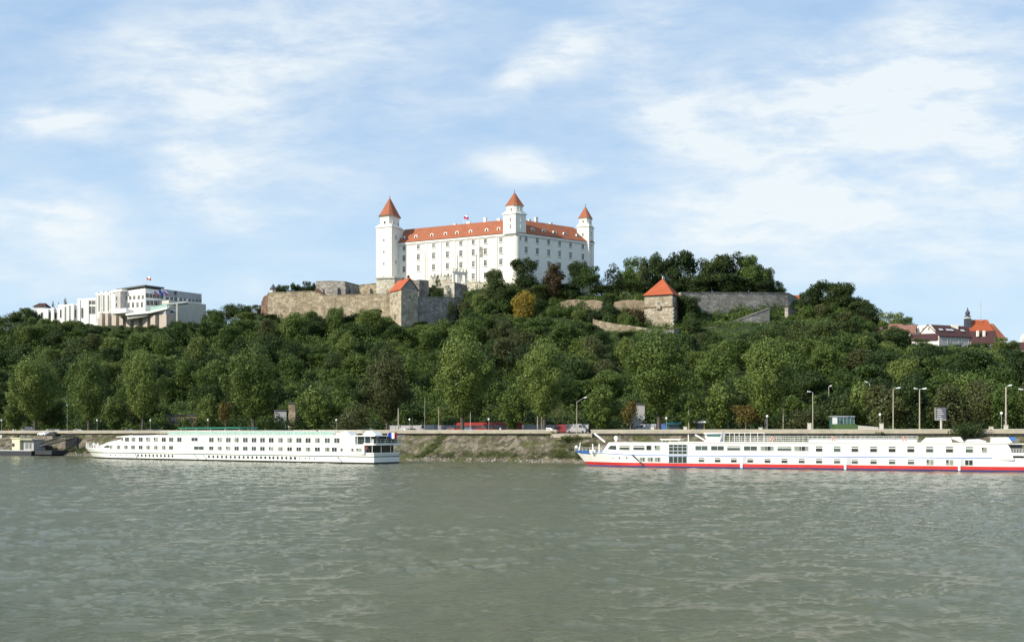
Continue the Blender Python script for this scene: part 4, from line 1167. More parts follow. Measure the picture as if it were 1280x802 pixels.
# church
Y = 430.0; hc = (kx(1246.5) * Y, Y)
PL = Plane((kx(1212) * Y, Y), (1, 0.04))
church = thing('church', 'church with steep orange roof and thin dark onion turret', 'church', (kx(1230) * Y, Y, 36))
x0, x1 = kx(1214) * Y, kx(1246) * Y; zr = zat(400.3, Y + 5); ze = zat(423, Y); zb = 34
MB().prism([(x0, Y), (x1 + 4, Y), (x1 + 4, Y + 11), (x0, Y + 11)], zb, ze).build('wall', MATS['white_render'], church)
mb = gable_roof((x0 - .3, Y - .5), (x1, Y - .5), (x0 - .3, Y + 11.5), (x1, Y + 11.5), (x0 + 1, Y + 5.5), (x1 - 1.2, Y + 5.5), ze - .2, zr)
mb.build('roof', MATS['orange_tiles'], church)
x2 = kx(1262.5) * Y; zh = zat(404.3, Y + 5); 
mb = MB(); mb.face([(x1 - 1.0, Y + .3, ze - .1), (x2 + .5, Y + 2.5, ze - .6), (x2 - 4.3, Y + 5.5, zh), (x1 - 1.0, Y + 5.5, zh)]); mb.face([(x2 + .5, Y + 2.5, ze - .6), (x2 + .5, Y + 9, ze - .6), (x2 - 4.3, Y + 5.5, zh)]); mb.face([(x1 - 1, Y + 11, ze - .1), (x1 - 1, Y + 5.5, zh), (x2 - 4.3, Y + 5.5, zh), (x2 + .5, Y + 9, ze - .6)])
mb.build('choir_roof', MATS['castle_tiles'], church)
xs = kx(1214.8) * Y; ys = Y + 4
z = lambda py: zat(py, ys)
mb = MB(); mb.box((xs, ys, z(412)), (2.2, 2.2, z(398) - z(412)))
tur = mb.build('turret', MATS['slate_dark'], church)
mb = MB(); mb.box((xs, ys, z(398)), (1.7, 1.7, z(395.6) - z(398))); mb.build('lantern', MATS['castle_white'], tur)
mb = MB(); mb.tube((xs, ys, z(395.6)), (xs, ys, z(394)), 1.35, .95, 8); mb.ball((xs, ys, z(391.3)), 1.0, 10, sz=1.1); mb.tube((xs, ys, z(389.5)), (xs, ys, z(384)), .5, .06, 6)
mb.build('onion_dome', MATS['slate_dark'], tur)
mb = MB(); c = at(1226, 401, 434); mb.tube(tuple(c), (c.x, c.y, zat(376, 434)), .09, .05); mb.tube((c.x - .5, c.y, zat(381, 434)), (c.x + .5, c.y, zat(381, 434)), .05)
solid('radio_mast', mb, [MATS['steel_grey']], 'thin radio mast beside the dark church turret', 'mast')
c = (kx(1246) * 402, 402.0)
t, rf, _ = house('town_house', 'house with wine red roof and white chimneys below the church', c, (-.97, .25), 8.8, (.25, .97), 8, zat(436, 402), zat(429, 402), zat(414, 406), 'white_render', 'dark_red_tiles', 1)
mb = MB()
for px in (1222, 1230): p = at(px, 413.5, 405); mb.box((p.x, p.y, p.z - 2.2), (.8, .7, 2.3))
mb.build('chimney', MATS['castle_white'], rf)
c = (kx(1290) * 400, 400.0)
house('town_house', 'white walled house with dark roof at the edge of the old town', c, (-.93, .37), 7, (.37, .93), 7, zat(446, 400), zat(436, 400), zat(428, 403), 'white_render', 'dark_red_tiles', 1)
mb = MB(); c = at(1279, 428, 412); mb.box((c.x, c.y, c.z - 4), (1.8, 1.8, 5.5)); mb.hull([(c.x - .9, c.y - .9, c.z + 1.5), (c.x + .9, c.y - .9, c.z + 1.5), (c.x + .9, c.y + .9, c.z + 1.5), (c.x - .9, c.y + .9, c.z + 1.5)], [(c.x - .2, c.y - .2, c.z + 3.4), (c.x + .2, c.y - .2, c.z + 3.4), (c.x + .2, c.y + .2, c.z + 3.4), (c.x - .2, c.y + .2, c.z + 3.4)])
solid('white_turret', mb, [MATS['castle_white']], 'white pointed turret rising behind the roofs beyond the church', 'turret')
# pale building and hut glimpsed at the foot of the hill
def low_house(name, label, px0, px1, py0, py1, Y, mat, roof=None, wins=True):
    x0, x1 = kx(px0) * Y, kx(px1) * Y; z0, z1 = PROM - .3, zat(py0, Y)
    t = thing(name, label, 'building', ((x0 + x1) / 2, Y, z0))
    MB().prism([(x0, Y), (x1, Y), (x1, Y + 6), (x0, Y + 6)], z0, z1).build('wall', MATS[mat], t)
    MB().prism([(x0 - .2, Y - .3), (x1 + .2, Y - .3), (x1 + .2, Y + 6.2), (x0 - .2, Y + 6.2)], z1 + .003, z1 + .35).build('roof', MATS[roof or 'dark_slab'], t)
    n = max(1, int((x1 - x0) / 4.5))
    for i in range(n if wins else 0):
        x = x0 + (x1 - x0) * (i + .5) / n
        put_window(t, (x, Y), (0, -1), (max(z0 + 1, z1 - 4) + z1) / 2, 1.2, 1.5, sill=False, frame='concrete_pale')
    return t
low_house('foothill_building', 'low tan building with rough rock face above it at the foot of the hill', 208, 246, 519, 533, ydep(225, 50), 'dry_earth')
low_house('foothill_building', 'shaded grey building half hidden behind the two tall riverside trees', 343, 358, 513, 533, ydep(350, 50), 'grey_cladding', wins=False)  # shade of the trees is put into the darker wall colour
low_house('foothill_building', 'narrow tan building with tall front right of the shaded grey building', 360.5, 369, 504, 533, ydep(364, 52), 'wall_stone', wins=False)
low_house('foothill_building', 'pale building behind the small orange tree on the promenade', 790, 806, 505, 533, ydep(798, 50), 'grey_render', wins=False)
# ================================================================== trees
def leaf_quads(nr, blobs, size, dens, jit=0.55, shell=(0.62, 1.08), tall=0.92):
    """leaf sprays spread through the outer part of each clump; returns vertices of quads"""
    C, Rr = [], []
    for c, r in blobs:
        n = max(6, int(4 * math.pi * r * r * dens / (size * size)))
        C.append(np.repeat(np.array([c], float), n, 0)); Rr.append(np.full(n, r))
    C = np.concatenate(C); Rr = np.concatenate(Rr); n = len(C)
    d = nr.normal(size=(n, 3)); d /= np.linalg.norm(d, axis=1)[:, None]
    rad = Rr * (shell[0] + (shell[1] - shell[0]) * nr.random(n) ** 0.6)
    P = C + d * rad[:, None] * np.array([1, 1, tall])
    N = d + nr.normal(size=(n, 3)) * jit; N[:, 2] += .15; N /= np.linalg.norm(N, axis=1)[:, None]
    T = np.cross(N, nr.normal(size=(n, 3))); T /= np.linalg.norm(T, axis=1)[:, None]
    B = np.cross(N, T)
    s = size * (0.55 + 0.75 * nr.random(n)); a = (T * s[:, None] * .5); b = (B * (s * (0.5 + .4 * nr.random(n)))[:, None] * .5)
    k = nr.random((n, 4, 1)) * .5 + .6
    V = np.stack([P - a * k[:, 0] - b * k[:, 1] * .5, P + a * k[:, 1] - b * k[:, 2], P + a * k[:, 2] * .6 + b * k[:, 3], P - a * k[:, 3] + b * k[:, 0] * .7], 1)
    return V.reshape(-1, 3)
def quad_mesh(name, V, mat):
    n = len(V) // 4
    me = bpy.data.meshes.new(name)
    me.vertices.add(len(V)); me.vertices.foreach_set('co', V.astype(np.float32).ravel())
    me.loops.add(len(V)); me.loops.foreach_set('vertex_index', np.arange(len(V), dtype=np.int32))
    me.polygons.add(n); me.polygons.foreach_set('loop_start', np.arange(0, len(V), 4, dtype=np.int32))
    try: me.polygons.foreach_set('loop_total', np.full(n, 4, dtype=np.int32))
    except Exception: pass
    me.materials.append(MATS[mat]); me.update(calc_edges=True); me.validate()
    return me

def crown_blobs(rs, kind, Rw, H, z0):
    """clumps of a crown of half-width Rw between z0 and H"""
    bl = []
    hc = (H - z0)
    def lobe(c, r, n, k=.42):
        for _ in range(n):
            d = Vector((rs.gauss(0, 1), rs.gauss(0, 1), rs.gauss(.25, 1))).normalized()
            q = r * rs.uniform(k, k * 1.35)
            bl.append(((c[0] + d.x * (r - q * .6), c[1] + d.y * (r - q * .6), max(q * .5, c[2] + d.z * (r - q * .6))), q))
        bl.append((c, r * .68))
    if kind == 'round':
        sx, sy = rs.uniform(.85, 1.1), rs.uniform(.85, 1.1)
        for _ in range(13):
            a = rs.uniform(0, 2 * math.pi); u = rs.uniform(-.75, 1); q = math.sqrt(1 - u * u) * rs.uniform(.55, 1.05); r = rs.uniform(.27, .46) * Rw
            lobe((math.cos(a) * q * (Rw - r * .7) * sx, math.sin(a) * q * (Rw - r * .7) * sy, z0 + hc / 2 + u * (hc / 2 - r * .75) * rs.uniform(.8, 1.08)), r, 6)
        bl.append(((0, 0, z0 + hc * .40), Rw * .66)); bl.append(((0, 0, z0 + hc * .60), Rw * .58)); bl.append(((0, 0, z0 + hc * .22), Rw * .55))
    elif kind == 'poplar':
        n = 34
        for i in range(n):
            t = .02 + .96 * (i + rs.random()) / n
            w = Rw * math.sqrt(max(.03, 1 - ((t - .56) / .50) ** 2)) * (1 if t > .3 else .62 + 1.27 * t)
            a = i * 2.4 + rs.uniform(-.5, .5); q = rs.uniform(.45, 1.08); r = rs.uniform(.17, .30) * Rw
            lobe(((w - r * .8) * q * math.cos(a), (w - r * .8) * q * math.sin(a), z0 + t * hc * .93), r, 6, .40)
        for i in range(7):
            w = Rw * math.sqrt(max(.05, 1 - ((.14 + .12 * i - .56) / .50) ** 2)); bl.append(((0, 0, z0 + hc * (.14 + .12 * i)), w * .62))
    elif kind == 'cone':
        for i in range(30):
            t = (i + rs.random()) / 30; w = Rw * (1 - t) ** .6 + .25
            a = rs.uniform(0, 2 * math.pi); r = max(.5, .30 * w + .3)
            bl.append((((w - r * .6) * math.cos(a) * .8, (w - r * .6) * math.sin(a) * .8, z0 + t * hc), r))
    elif kind == 'bush':
        for _ in range(20):
            a = rs.uniform(0, 2 * math.pi); q = math.sqrt(rs.random()); r = rs.uniform(.22, .38) * Rw
            bl.append(((Rw * .8 * q * math.cos(a), Rw * .8 * q * math.sin(a), max(r * .5, H * rs.uniform(.1, .85) * (1 - q * q * .5))), r))
    if kind == 'bush': bl.append(((0, 0, H * .42), Rw * .62)); bl.append(((0, 0, H * .25), Rw * .7))
    if kind == 'cone':
        for k in range(5): bl.append(((0, 0, z0 + hc * (.1 + .16 * k)), Rw * .62 * (1 - .17 * k)))
    return bl
def make_tree(name, kind, Rw, H, z0, leaf, seed, size, dens, bark='bark', trunk_r=None):
    """prototype: Empty > trunk (with limbs), crown; standing at the origin"""
    rs = random.Random(seed); n_ = np.random.default_rng(seed)
    t = thing(name, None, 'tree')
    tr = trunk_r or H * .018
    mb = MB()
    bend = [(0, 0, -1.2)] + [(rs.uniform(-.03, .03) * H * k / 5, rs.uniform(-.03, .03) * H * k / 5, H * .86 * k / 5) for k in range(1, 6)]
    for k, (a, b) in enumerate(zip(bend, bend[1:])):
        mb.tube(a, b, tr * (1.25 - k * .22), tr * (1.03 - k * .22), 7)
    bl = crown_blobs(rs, kind, Rw, H, z0)
    for c, r in rs.sample(bl, min(14, len(bl))):
        zb_ = max(z0 * .75, c[2] - max(1.5, math.hypot(c[0], c[1]) * .8)); 
        f = min(1, zb_ / (H * .86)); i = min(4, int(f * 5)); q = Vector(bend[i]).lerp(Vector(bend[i + 1]), f * 5 - i) if f < 1 else Vector(bend[5])
        mid = q.lerp(Vector(c), .55) + Vector((0, 0, .06 * H * rs.random()))
        mb.tube(q, mid, tr * .42, tr * .28, 5); mb.tube(mid, c, tr * .28, tr * .08, 5)
    mb.build('trunk', MATS[bark], t)
    V = leaf_quads(n_, bl, size, dens, tall=1.45 if kind == 'poplar' else .95)
    o = bpy.data.objects.new('crown', quad_mesh('crown', V, leaf)); COL.objects.link(o); o.parent = t
    t['H'] = H; t['W'] = Rw * 2
    return t
PROTO = {}
def proto(key, *a, **k):
    PROTO[key] = (make_tree(*a, **k), a[3], a[2] * 2, False)
def plant(key, px, Y, py_top, w_px, label, group=None, name=None, rz=None, zbase=None, min_h=1.5):
    """stand a tree on the ground on a bearing; its height and spread are those the photograph shows"""
    t, H, W, _ = PROTO[key]
    X = kx(px) * Y; z = ground(X, Y) if zbase is None else zbase
    h = max(min_h, zat(py_top, Y) - z); w = w_px / F * Y
    sc = (w / W, w / W, h / H)
    rz_ = rng.uniform(0, 6.28) if rz is None else rz
    if 'used' not in t:
        t['used'] = 1; o = t; o.location = (X, Y, z); o.rotation_euler = (0, 0, rz_); o.scale = sc; o['label'] = label
        if group: o['group'] = group
        return o
    o = copy_thing(t, (X, Y, z), rz_, sc, label, group)
    if group is None and 'group' in o: del o['group']
    return o
for i in range(3): proto('wood%d' % i, 'wood_tree', 'round', 6.4, 12.5, 1.6, 'leaf_wood', 20 + i, .50, .80)
for i in range(3): proto('woody%d' % i, 'wood_tree', 'round', 5.4, 14.5, 2.0, 'leaf_wood', 30 + i, .50, .80)
for i in range(3): proto('low%d' % i, 'low_tree', 'round', 4.4, 6.0, 0.3, 'leaf_wood', 90 + i, .46, .85)
proto('lowdark', 'low_tree', 'round', 4.4, 6.0, 0.3, 'leaf_dark', 95, .46, .85)
proto('lowbrown', 'low_tree', 'round', 4.4, 6.0, 0.3, 'leaf_olive', 96, .46, .85)
proto('wooddark', 'wood_tree', 'round', 6.2, 13.0, 1.6, 'leaf_dark', 41, .50, .80)
proto('woodbrown', 'wood_tree', 'round', 6.2, 13.0, 1.4, 'leaf_olive', 42, .50, .80)
for i in range(3): proto('poplar%d' % i, 'poplar_tree', 'poplar', 8.5, 27, 6.0, 'leaf_poplar', 50 + i, .46, 1.05, trunk_r=.42)
proto('poplardark', 'poplar_tree', 'poplar', 8.0, 24, 4.5, 'leaf_olive', 55, .46, 1.05, trunk_r=.42)
for i in range(2): proto('young%d' % i, 'young_tree', 'poplar', 4.2, 12, 1.6, 'leaf_poplar', 60 + i, .42, 1.0, trunk_r=.18)
proto('orange', 'young_tree', 'round', 3.4, 8, 2.2, 'leaf_orange', 65, .40, .6, bark='bark_pale', trunk_r=.12)
proto('olive', 'young_tree', 'bush', 5.6, 9.0, 0.6, 'leaf_olive', 66, .45, .7, trunk_r=.2)
for i in range(2): proto('hill%d' % i, 'hilltop_tree', 'round', 8.0, 19, 0.2, 'leaf_dark', 70 + i, .60, 1.15, trunk_r=.4)
proto('hillgreen', 'hilltop_tree', 'round', 8.0, 19, 0.2, 'leaf_wood', 73, .60, 1.15, trunk_r=.4)
proto('hillbrown', 'hilltop_tree', 'round', 5.0, 16, 0.6, 'leaf_brown', 74, .55, 1.0, trunk_r=.3)
proto('hillcone', 'conifer_tree', 'cone', 4.6, 16, .8, 'leaf_dark', 75, .52, 1.1, trunk_r=.25)
proto('yellow', 'yellow_tree', 'bush', 6.5, 11, .5, 'leaf_yellow', 76, .5, 1.3, trunk_r=.25)
proto('ball', 'round_tree', 'bush', 5.5, 9.5, .5, 'leaf_wood', 77, .5, .85, trunk_r=.25)
proto('brownball', 'round_tree', 'bush', 5.5, 9.5, .5, 'leaf_brown', 78, .5, .85, trunk_r=.25)

# ---- tall poplars and smaller trees along the promenade
RIVER = [  # key, px, inland, py_top, width px, label
    ('poplar0', 44, 25, 449, 74, 'tall green poplar above the moored work barge, leftmost of the big riverside trees'),
    ('poplar1', 111, 25, 447, 58, 'tall green poplar above the bow of the green striped ship'),
    ('poplar2', 178, 25, 444, 58, 'slender tall poplar between the bow poplar and the tan foothill building'),
    ('poplar0', 317, 24, 440, 84, 'broad tall poplar with bare forked trunk over the middle of the green striped ship'),
    ('young0', 394, 24, 486, 54, 'bright green young poplar pair right of the grey half hidden building'),
    ('olive', 440, 24, 498, 52, 'greyish olive low tree above the stern half of the green striped ship'),
    ('poplardark', 484, 26, 446, 70, 'dull olive dark poplar above the stern flag of the green striped ship'),
    ('poplar1', 578, 24, 424, 90, 'largest poplar, standing before the long red bus'),
    ('poplar2', 680, 25, 431, 76, 'tall poplar above the gap in the river wall'),
    ('poplar0', 824, 24, 419, 96, 'very broad tall poplar over the front part of the red white ship'),
    ('poplar1', 958, 24, 431, 82, 'tall poplar with leaning bare limb over the middle of the red white ship'),
    ('young1', 640, 24, 488, 44, 'small loose green tree between the two poplars by the red bus'),
    ('orange', 788, 21, 501, 28, 'small orange tinged tree on a thin pale stem above the red white ship bow'),
    ('young0', 752, 25, 486, 52, 'dark bushy tree beside the arm lamp left of the small orange tree'),
    ('orange', 282, 23, 502, 24, 'slim orange brown tree left of the forked trunk poplar'),
    ('young1', 262, 24, 496, 34, 'young green tree just left of the slim orange brown tree'),
    ('orange', 932, 23, 506, 46, 'reddish bushy small tree below the leaning limb poplar'),
    ('young1', 143, 24, 498, 40, 'low leafy tree between the second and third big poplars'),
    ('young0', 18, 24, 504, 34, 'small green tree at the left edge beside the barge poplar'),
    ('young1', 866, 26, 492, 40, 'lower green tree right of the broadest riverside poplar'),
    ('olive', 1000, 28, 506, 60, 'dense dark low tree right of the leaning limb poplar'),
    ('young0', 900, 30, 480, 46, 'green tree behind the pair of tall lamp posts'),
    ('ball', 347, 32, 515, 30, 'bushy green tree partly hiding the grey building by the forked trunk poplar'),
]
for key, px, d, top, w, lab in RIVER:
    plant(key, px, ydep(px, d), top, w, lab, zbase=PROM)
# right end: brownish and green trees over the river wall
for key, px, d, top, w, lab in [
        ('woodbrown', 1105, 30, 478, 70, 'olive toned tree behind the double headed street lamp row'), ('wood1', 1140, 32, 470, 60, 'green tree directly left of the roadside billboard'),
        ('woodbrown', 1192, 30, 478, 76, 'brownish round tree right of the roadside billboard'), ('woodbrown', 1225, 32, 472, 60, 'olive brown tree below the old town roofs'),
        ('wood2', 1258, 30, 480, 66, 'green brown tree behind the right end globe lamp'), ('woodbrown', 1290, 30, 476, 60, 'olive tree cut by the right picture edge'),
        ('wooddark', 1040, 34, 492, 70, 'dark tree above the glass roofed shelter'), ('young1', 1075, 36, 482, 40, 'olive slender tree between the shelter and the double headed lamp')]:
    plant(key, px, ydep(px, d), top, w, lab, zbase=PROM)

# ---- the named trees on the hill top
HT = [
    ('hill0', 617, 492, 333, 30, 'small dark tree before the sunlit castle front, left of the corner tower'),
    ('hill1', 655, 490, 319, 44, 'large dark tree in front of the castle corner'),
    ('hillbrown', 692, 484, 327, 34, 'reddish brown tree in front of the shaded castle wing'),
    ('hill0', 722, 492, 323, 36, 'thin crowned tree before the right end of the castle wing'),
    ('hillgreen', 738, 486, 331, 40, 'round green tree below the right castle tower'),
    ('hillcone', 766, 484, 329, 40, 'dark pointed tree in the gap right of the castle'),
    ('hill1', 712, 484, 352, 40, 'low dark tree below the reddish brown castle tree'),
    ('hill0', 752, 486, 356, 40, 'dark low tree at the foot of the pointed dark tree'),
    ('hill1', 672, 484, 354, 40, 'low dark green tree above the yellow tree'),
    ('hill0', 630, 482, 356, 38, 'dark shrubby tree left above the yellow tree'),
    ('yellow', 655, 468, 360, 38, 'bright yellow round tree below the castle'),
    ('ball', 759, 462, 370, 34, 'dense round green tree on the earth terrace left of the square tower'),
    ('brownball', 792, 458, 373, 30, 'round brown tree touching the square tower'),
    ('ball', 727, 464, 370, 32, 'round green tree below the castle wing on the earth bank'),
    ('ball', 714, 463, 377, 20, 'small green bush tree between the two tan earth banks'),
    ('ball', 779, 461, 379, 18, 'small green bush tree left of the round brown tree'),
    ('ball', 700, 460, 376, 36, 'dull green tree right of the yellow tree'),
    ('hillcone', 546, 497, 345, 26, 'dark tree standing on the shaded wall right of the gabled house'),
    ('ball', 563, 495, 363, 14, 'small bush at the foot of the dark tree on the shaded wall'),
    ('hillgreen', 796, 506, 318, 46, 'lighter green tree, left end of the big grove above the long rampart'),
    ('woodbrown', 806, 500, 330, 30, 'olive brown tinged tree inside the grove behind the square tower roof'),
    ('hill0', 815, 508, 312, 36, 'tall narrow dark tree in the grove left of its highest crown'),
    ('hill1', 852, 510, 308, 66, 'highest dark crown of the grove above the square tower'),
    ('hill0', 888, 510, 317, 56, 'very dark crown in the middle of the grove above the rampart'),
    ('hill1', 916, 514, 311, 56, 'dark domed crown right of the middle of the grove'),
    ('hillgreen', 940, 508, 316, 46, 'pale green crown near the right end of the grove'),
    ('hill0', 957, 510, 328, 36, 'dark crown at the right end of the grove'),
    ('hillgreen', 973, 512, 350, 24, 'low green crown at the right tip of the grove on the rampart'),
    ('hill1', 870, 500, 340, 60, 'low black green tree right above the long rampart'),
    ('hill0', 915, 500, 342, 60, 'low dark tree behind the middle of the long rampart'),
    ('hill1', 951, 502, 345, 40, 'low dark tree behind the right part of the long rampart'),
    ('hill1', 832, 506, 321, 46, 'dark full tree between the narrow tree and the highest crown of the grove'),
    ('hillgreen', 781, 504, 336, 36, 'green tree filling the grove edge right of the pointed dark tree'),
    ('hill0', 803, 497, 348, 44, 'low dark tree at the grove foot left of the square tower roof'),
    ('hill1', 838, 498, 346, 40, 'low dark tree at the grove foot right behind the square tower roof'),
    ('hill0', 862, 462, 366, 40, 'dark ivy like tree at the left end of the long grey rampart'),
    ('hill1', 1036, 466, 347, 66, 'tall dark tree on the brow right of the rampart'),
    ('hill0', 1012, 466, 358, 40, 'dark tree left beside the tallest tree of the brow'),
    ('hill1', 1064, 458, 365, 52, 'dark tree right beside the tallest tree of the brow'),
    ('hill0', 1050, 462, 352, 48, 'very dark full tree just right of the tallest brow tree'),
    ('hill1', 1076, 454, 373, 46, 'dark full tree halfway down the brow towards the pink roofs'),
    ('hill0', 1088, 448, 380, 44, 'dark tree on the falling brow above the pink roofs'),
    ('hillgreen', 1112, 440, 388, 46, 'green brown tree on the brow left of the pink roofs'),
    ('hillgreen', 1134, 432, 394, 36, 'green tree on the brow behind the pink roofed house'),
    ('hill0', 1100, 428, 404, 40, 'dark tree before the tiny white gabled house'),
    ('hill0', 1122, 398, 406, 40, 'dark tree standing before the smaller pink roofed house'),
    ('hillgreen', 1150, 384, 422, 34, 'green tree in front of the low dark red roof'),
    ('hillgreen', 1190, 380, 430, 46, 'broad green tree below the shaded grey house front with skylights'),
    ('hill0', 1222, 380, 427, 42, 'dark tree in front of the wine red roof below the church'),
    ('hillgreen', 1250, 392, 420, 26, 'green tree between the wine red roof and the church choir'),
    ('hill0', 1264, 395, 424, 26, 'dark tree at the foot of the church choir'),
]
for key, px, Y, top, w, lab in HT:
    plant(key, px, Y, top, w, lab)
# trees above the left rampart
for k, (px, top, w) in enumerate([(350, 354, 18), (358, 355, 16), (367, 351, 14), (374, 355, 16), (383, 350, 18), (391, 355, 14), (395, 352, 12)]):
    plant(['hill0', 'hillgreen', 'hill1'][k % 3], px, 530 + 3 * (k % 2), top, w, 'small dark tree showing over the left rampart beside the watch turret', group='small trees in a row over the left rampart')
# skyline trees left and right of the office block
SKY = [('wood0', -8, 575, 391, 40), ('wooddark', 14, 572, 389, 34), ('woody1', 31, 572, 383, 26), ('wooddark', 40, 575, 386, 22), ('hillcone', 66, 640, 376, 9), ('hillcone', 73, 640, 378, 8), ('hillcone', 81, 642, 373, 15),
       ('wooddark', 262, 545, 386, 26), ('wooddark', 283, 540, 379, 34), ('woody0', 305, 535, 378, 32), ('woodbrown', 322, 528, 380, 20), ('wooddark', 334, 512, 386, 20)]
names = ['pale green tree at the left skyline edge', 'dark tree on the left skyline', 'taller green tree on the skyline left of the office block', 'dark tree touching the left wing of the office block',
         'thin dark conifer left of two behind the office wing', 'thin short conifer behind the office wing', 'broader dark conifer behind the stepped office wings',
         'dark tree at the right corner of the office block', 'dark round tree on the skyline right of the office block', 'green tree on the skyline midway between office block and rampart', 'brownish tree just left of the ruined wall end', 'dark tree at the foot of the ruined wall end']
for (key, px, Y, top, w), lab in zip(SKY, names): plant(key, px, Y, top, w, lab)

# ---- the wood on the slope: single trees, never taller than the photograph's outline of the wood
LIMIT = [(-80, 388), (0, 391), (20, 389), (45, 399), (80, 402), (110, 404), (126, 412), (160, 410), (200, 409), (215, 402), (255, 396), (262, 387), (300, 383), (325, 386), (340, 387), (400, 384), (430, 379), (455, 379), (480, 394), (500, 405), (540, 400), (575, 396),
         (590, 388), (640, 392), (700, 398), (738, 404), (760, 411), (808, 416), (850, 418), (870, 410), (890, 413), (930, 411), (960, 405), (1000, 396), (1050, 396), (1090, 398), (1110, 413), (1140, 421), (1165, 429), (1220, 431), (1280, 437), (1340, 441)]
WKEYS = ['wood0', 'wood1', 'wood2', 'woody0', 'woody1', 'woody2', 'wood0', 'wood2', 'wooddark', 'wooddark', 'woodbrown']
KIND = {'wooddark': 'very dark leafy tree', 'woodbrown': 'dull olive tree', 'wood0': 'broad green tree', 'wood1': 'broad green tree', 'wood2': 'broad green tree', 'woody0': 'upright green tree', 'woody1': 'upright green tree', 'woody2': 'upright green tree'}
ZONES = [(130, 'at the far left of the slope below the stepped office wings'), (270, 'on the wooded slope below the white office block'), (340, 'on the wooded slope between office block and rampart'), (490, 'on the wooded slope below the long left rampart'),
         (590, 'on the wooded slope below the gabled house and shaded wall'), (740, 'on the wooded slope below the castle and yellow tree'), (860, 'on the wooded slope below the square tower'), (1000, 'on the wooded slope below the right rampart'), (1110, 'on the wooded slope below the dark brow trees'), (9999, 'on the wooded slope below the old town houses')]
spots = []
tries = 0
wr = random.Random(77)
while tries < 9000 and len(spots) < 284:
    tries += 1
    px = wr.uniform(-50, 1325)
    d0, Yc, Zc, Yp, Zp = interp(HILL, px); Yb = ydep(px, d0) + 1
    t = wr.random() ** .8
    Y = Yb + (Yc - 3 - Yb) * t
    X = kx(px) * Y
    md = wr.choice([8.5, 10.5, 12.0])
    if any((X - a) ** 2 + (Y - b) ** 2 < md * md for a, b, *_ in spots): continue
    z = ground(X, Y)
    lim = interp(LIMIT, px)[0]
    key = wr.choice(WKEYS)
    H = wr.uniform(7.5, 15.5) * (1.05 if px < 330 else .95)
    top = max(541 - (z + H - CAMZ) * F / Y, lim + wr.uniform(0, 6))
    h = zat(top, Y) - z
    if h < 3.0: continue
    w = wr.uniform(11.0, 17.5) * min(1, .45 + h / 18)
    spots.append((X, Y, px, top, w * F / Y, key))
spots.sort(key=lambda q: -q[1])
for X, Y, px, top, wpx, key in spots:
    zone = next(z for lim, z in ZONES if px < lim)
    plant(key, px, Y, top, wpx, KIND[key] + ' ' + zone, group=KIND[key] + 's ' + zone)
print('wood trees', len(spots))
# low trees and bushes of the castle slope itself, among the walls and terraces
LIM_NEAR = [(250, 396), (520, 407), (570, 398), (590, 390), (640, 393), (668, 393), (690, 387), (704, 380), (735, 382), (775, 379), (800, 386), (806, 420), (851, 420), (860, 388), (925, 395), (960, 392), (985, 394), (1000, 384), (1020, 372), (1090, 386), (1110, 404), (1150, 424), (1300, 440)]
LIM_FAR = [(560, 384), (578, 376), (592, 364), (612, 358), (640, 360), (660, 356), (690, 354), (740, 352), (770, 360), (806, 366), (852, 388), (985, 390), (1000, 384), (1020, 372), (1090, 386), (1110, 404), (1300, 440)]
def lim2(px, Y): return interp(LIM_FAR if Y > 475 and px < 815 else LIM_NEAR, px)[0]
low = []
tries = 0
while tries < 4000 and len(low) < 150:
    tries += 1
    px = wr.choice([wr.uniform(574, 806), wr.uniform(852, 1110), wr.uniform(574, 806), wr.uniform(36, 262)])
    d0, Yc, Zc, Yp, Zp = interp(HILL, px)
    Y = wr.uniform(Yc - 8, Yp - 10) if px > 300 else wr.uniform(Yc - 9, Yc + 5)
    if 742 < px < 812 and Y < 451: continue
    front = 866 < px < 966 and Y < 462
    if front and Y > 450: continue
    if 851 < px < 1000 and Y > 466 + (px - 851) * .13: continue
    X = kx(px) * Y; z = ground(X, Y)
    if any((X - a) ** 2 + (Y - b) ** 2 < 5.0 ** 2 for a, b, *_ in low): continue
    lim = interp(LIMIT, px)[0] - (3 if front else 5) if front or px < 300 else lim2(px, Y); H = wr.uniform(3.5, 8)
    top = max(541 - (z + H - CAMZ) * F / Y, lim + wr.uniform(0, 7)); h = zat(top, Y) - z
    if h < 1.6: continue
    low.append((X, Y, px, top, min(8.5, max(4.0, h * 1.35)) * F / Y))
LZ = [(300, 'low green tree close under the base of the white office block'), (612, 'low green tree on the slope between gabled house wall and castle front'), (660, 'low green tree on the slope below the castle corner left of the yellow tree'), (742, 'low green tree on the earth terraces right of the yellow tree'), (808, 'low green tree on the terrace above the light brown retaining wall'),
      (970, 'low dark green tree between the long grey rampart and the stair wall'), (9999, 'low dark green tree under the tall dark brow trees')]
for X, Y, px, top, wpx in low:
    lab = next(l for q, l in LZ if px < q)
    plant(wr.choice(['low0', 'low1', 'low2', 'lowdark', 'low1', 'lowbrown']), px, Y, top, wpx, lab, group=lab.replace('low green tree', 'low green trees').replace('low dark green tree', 'low dark green trees'))

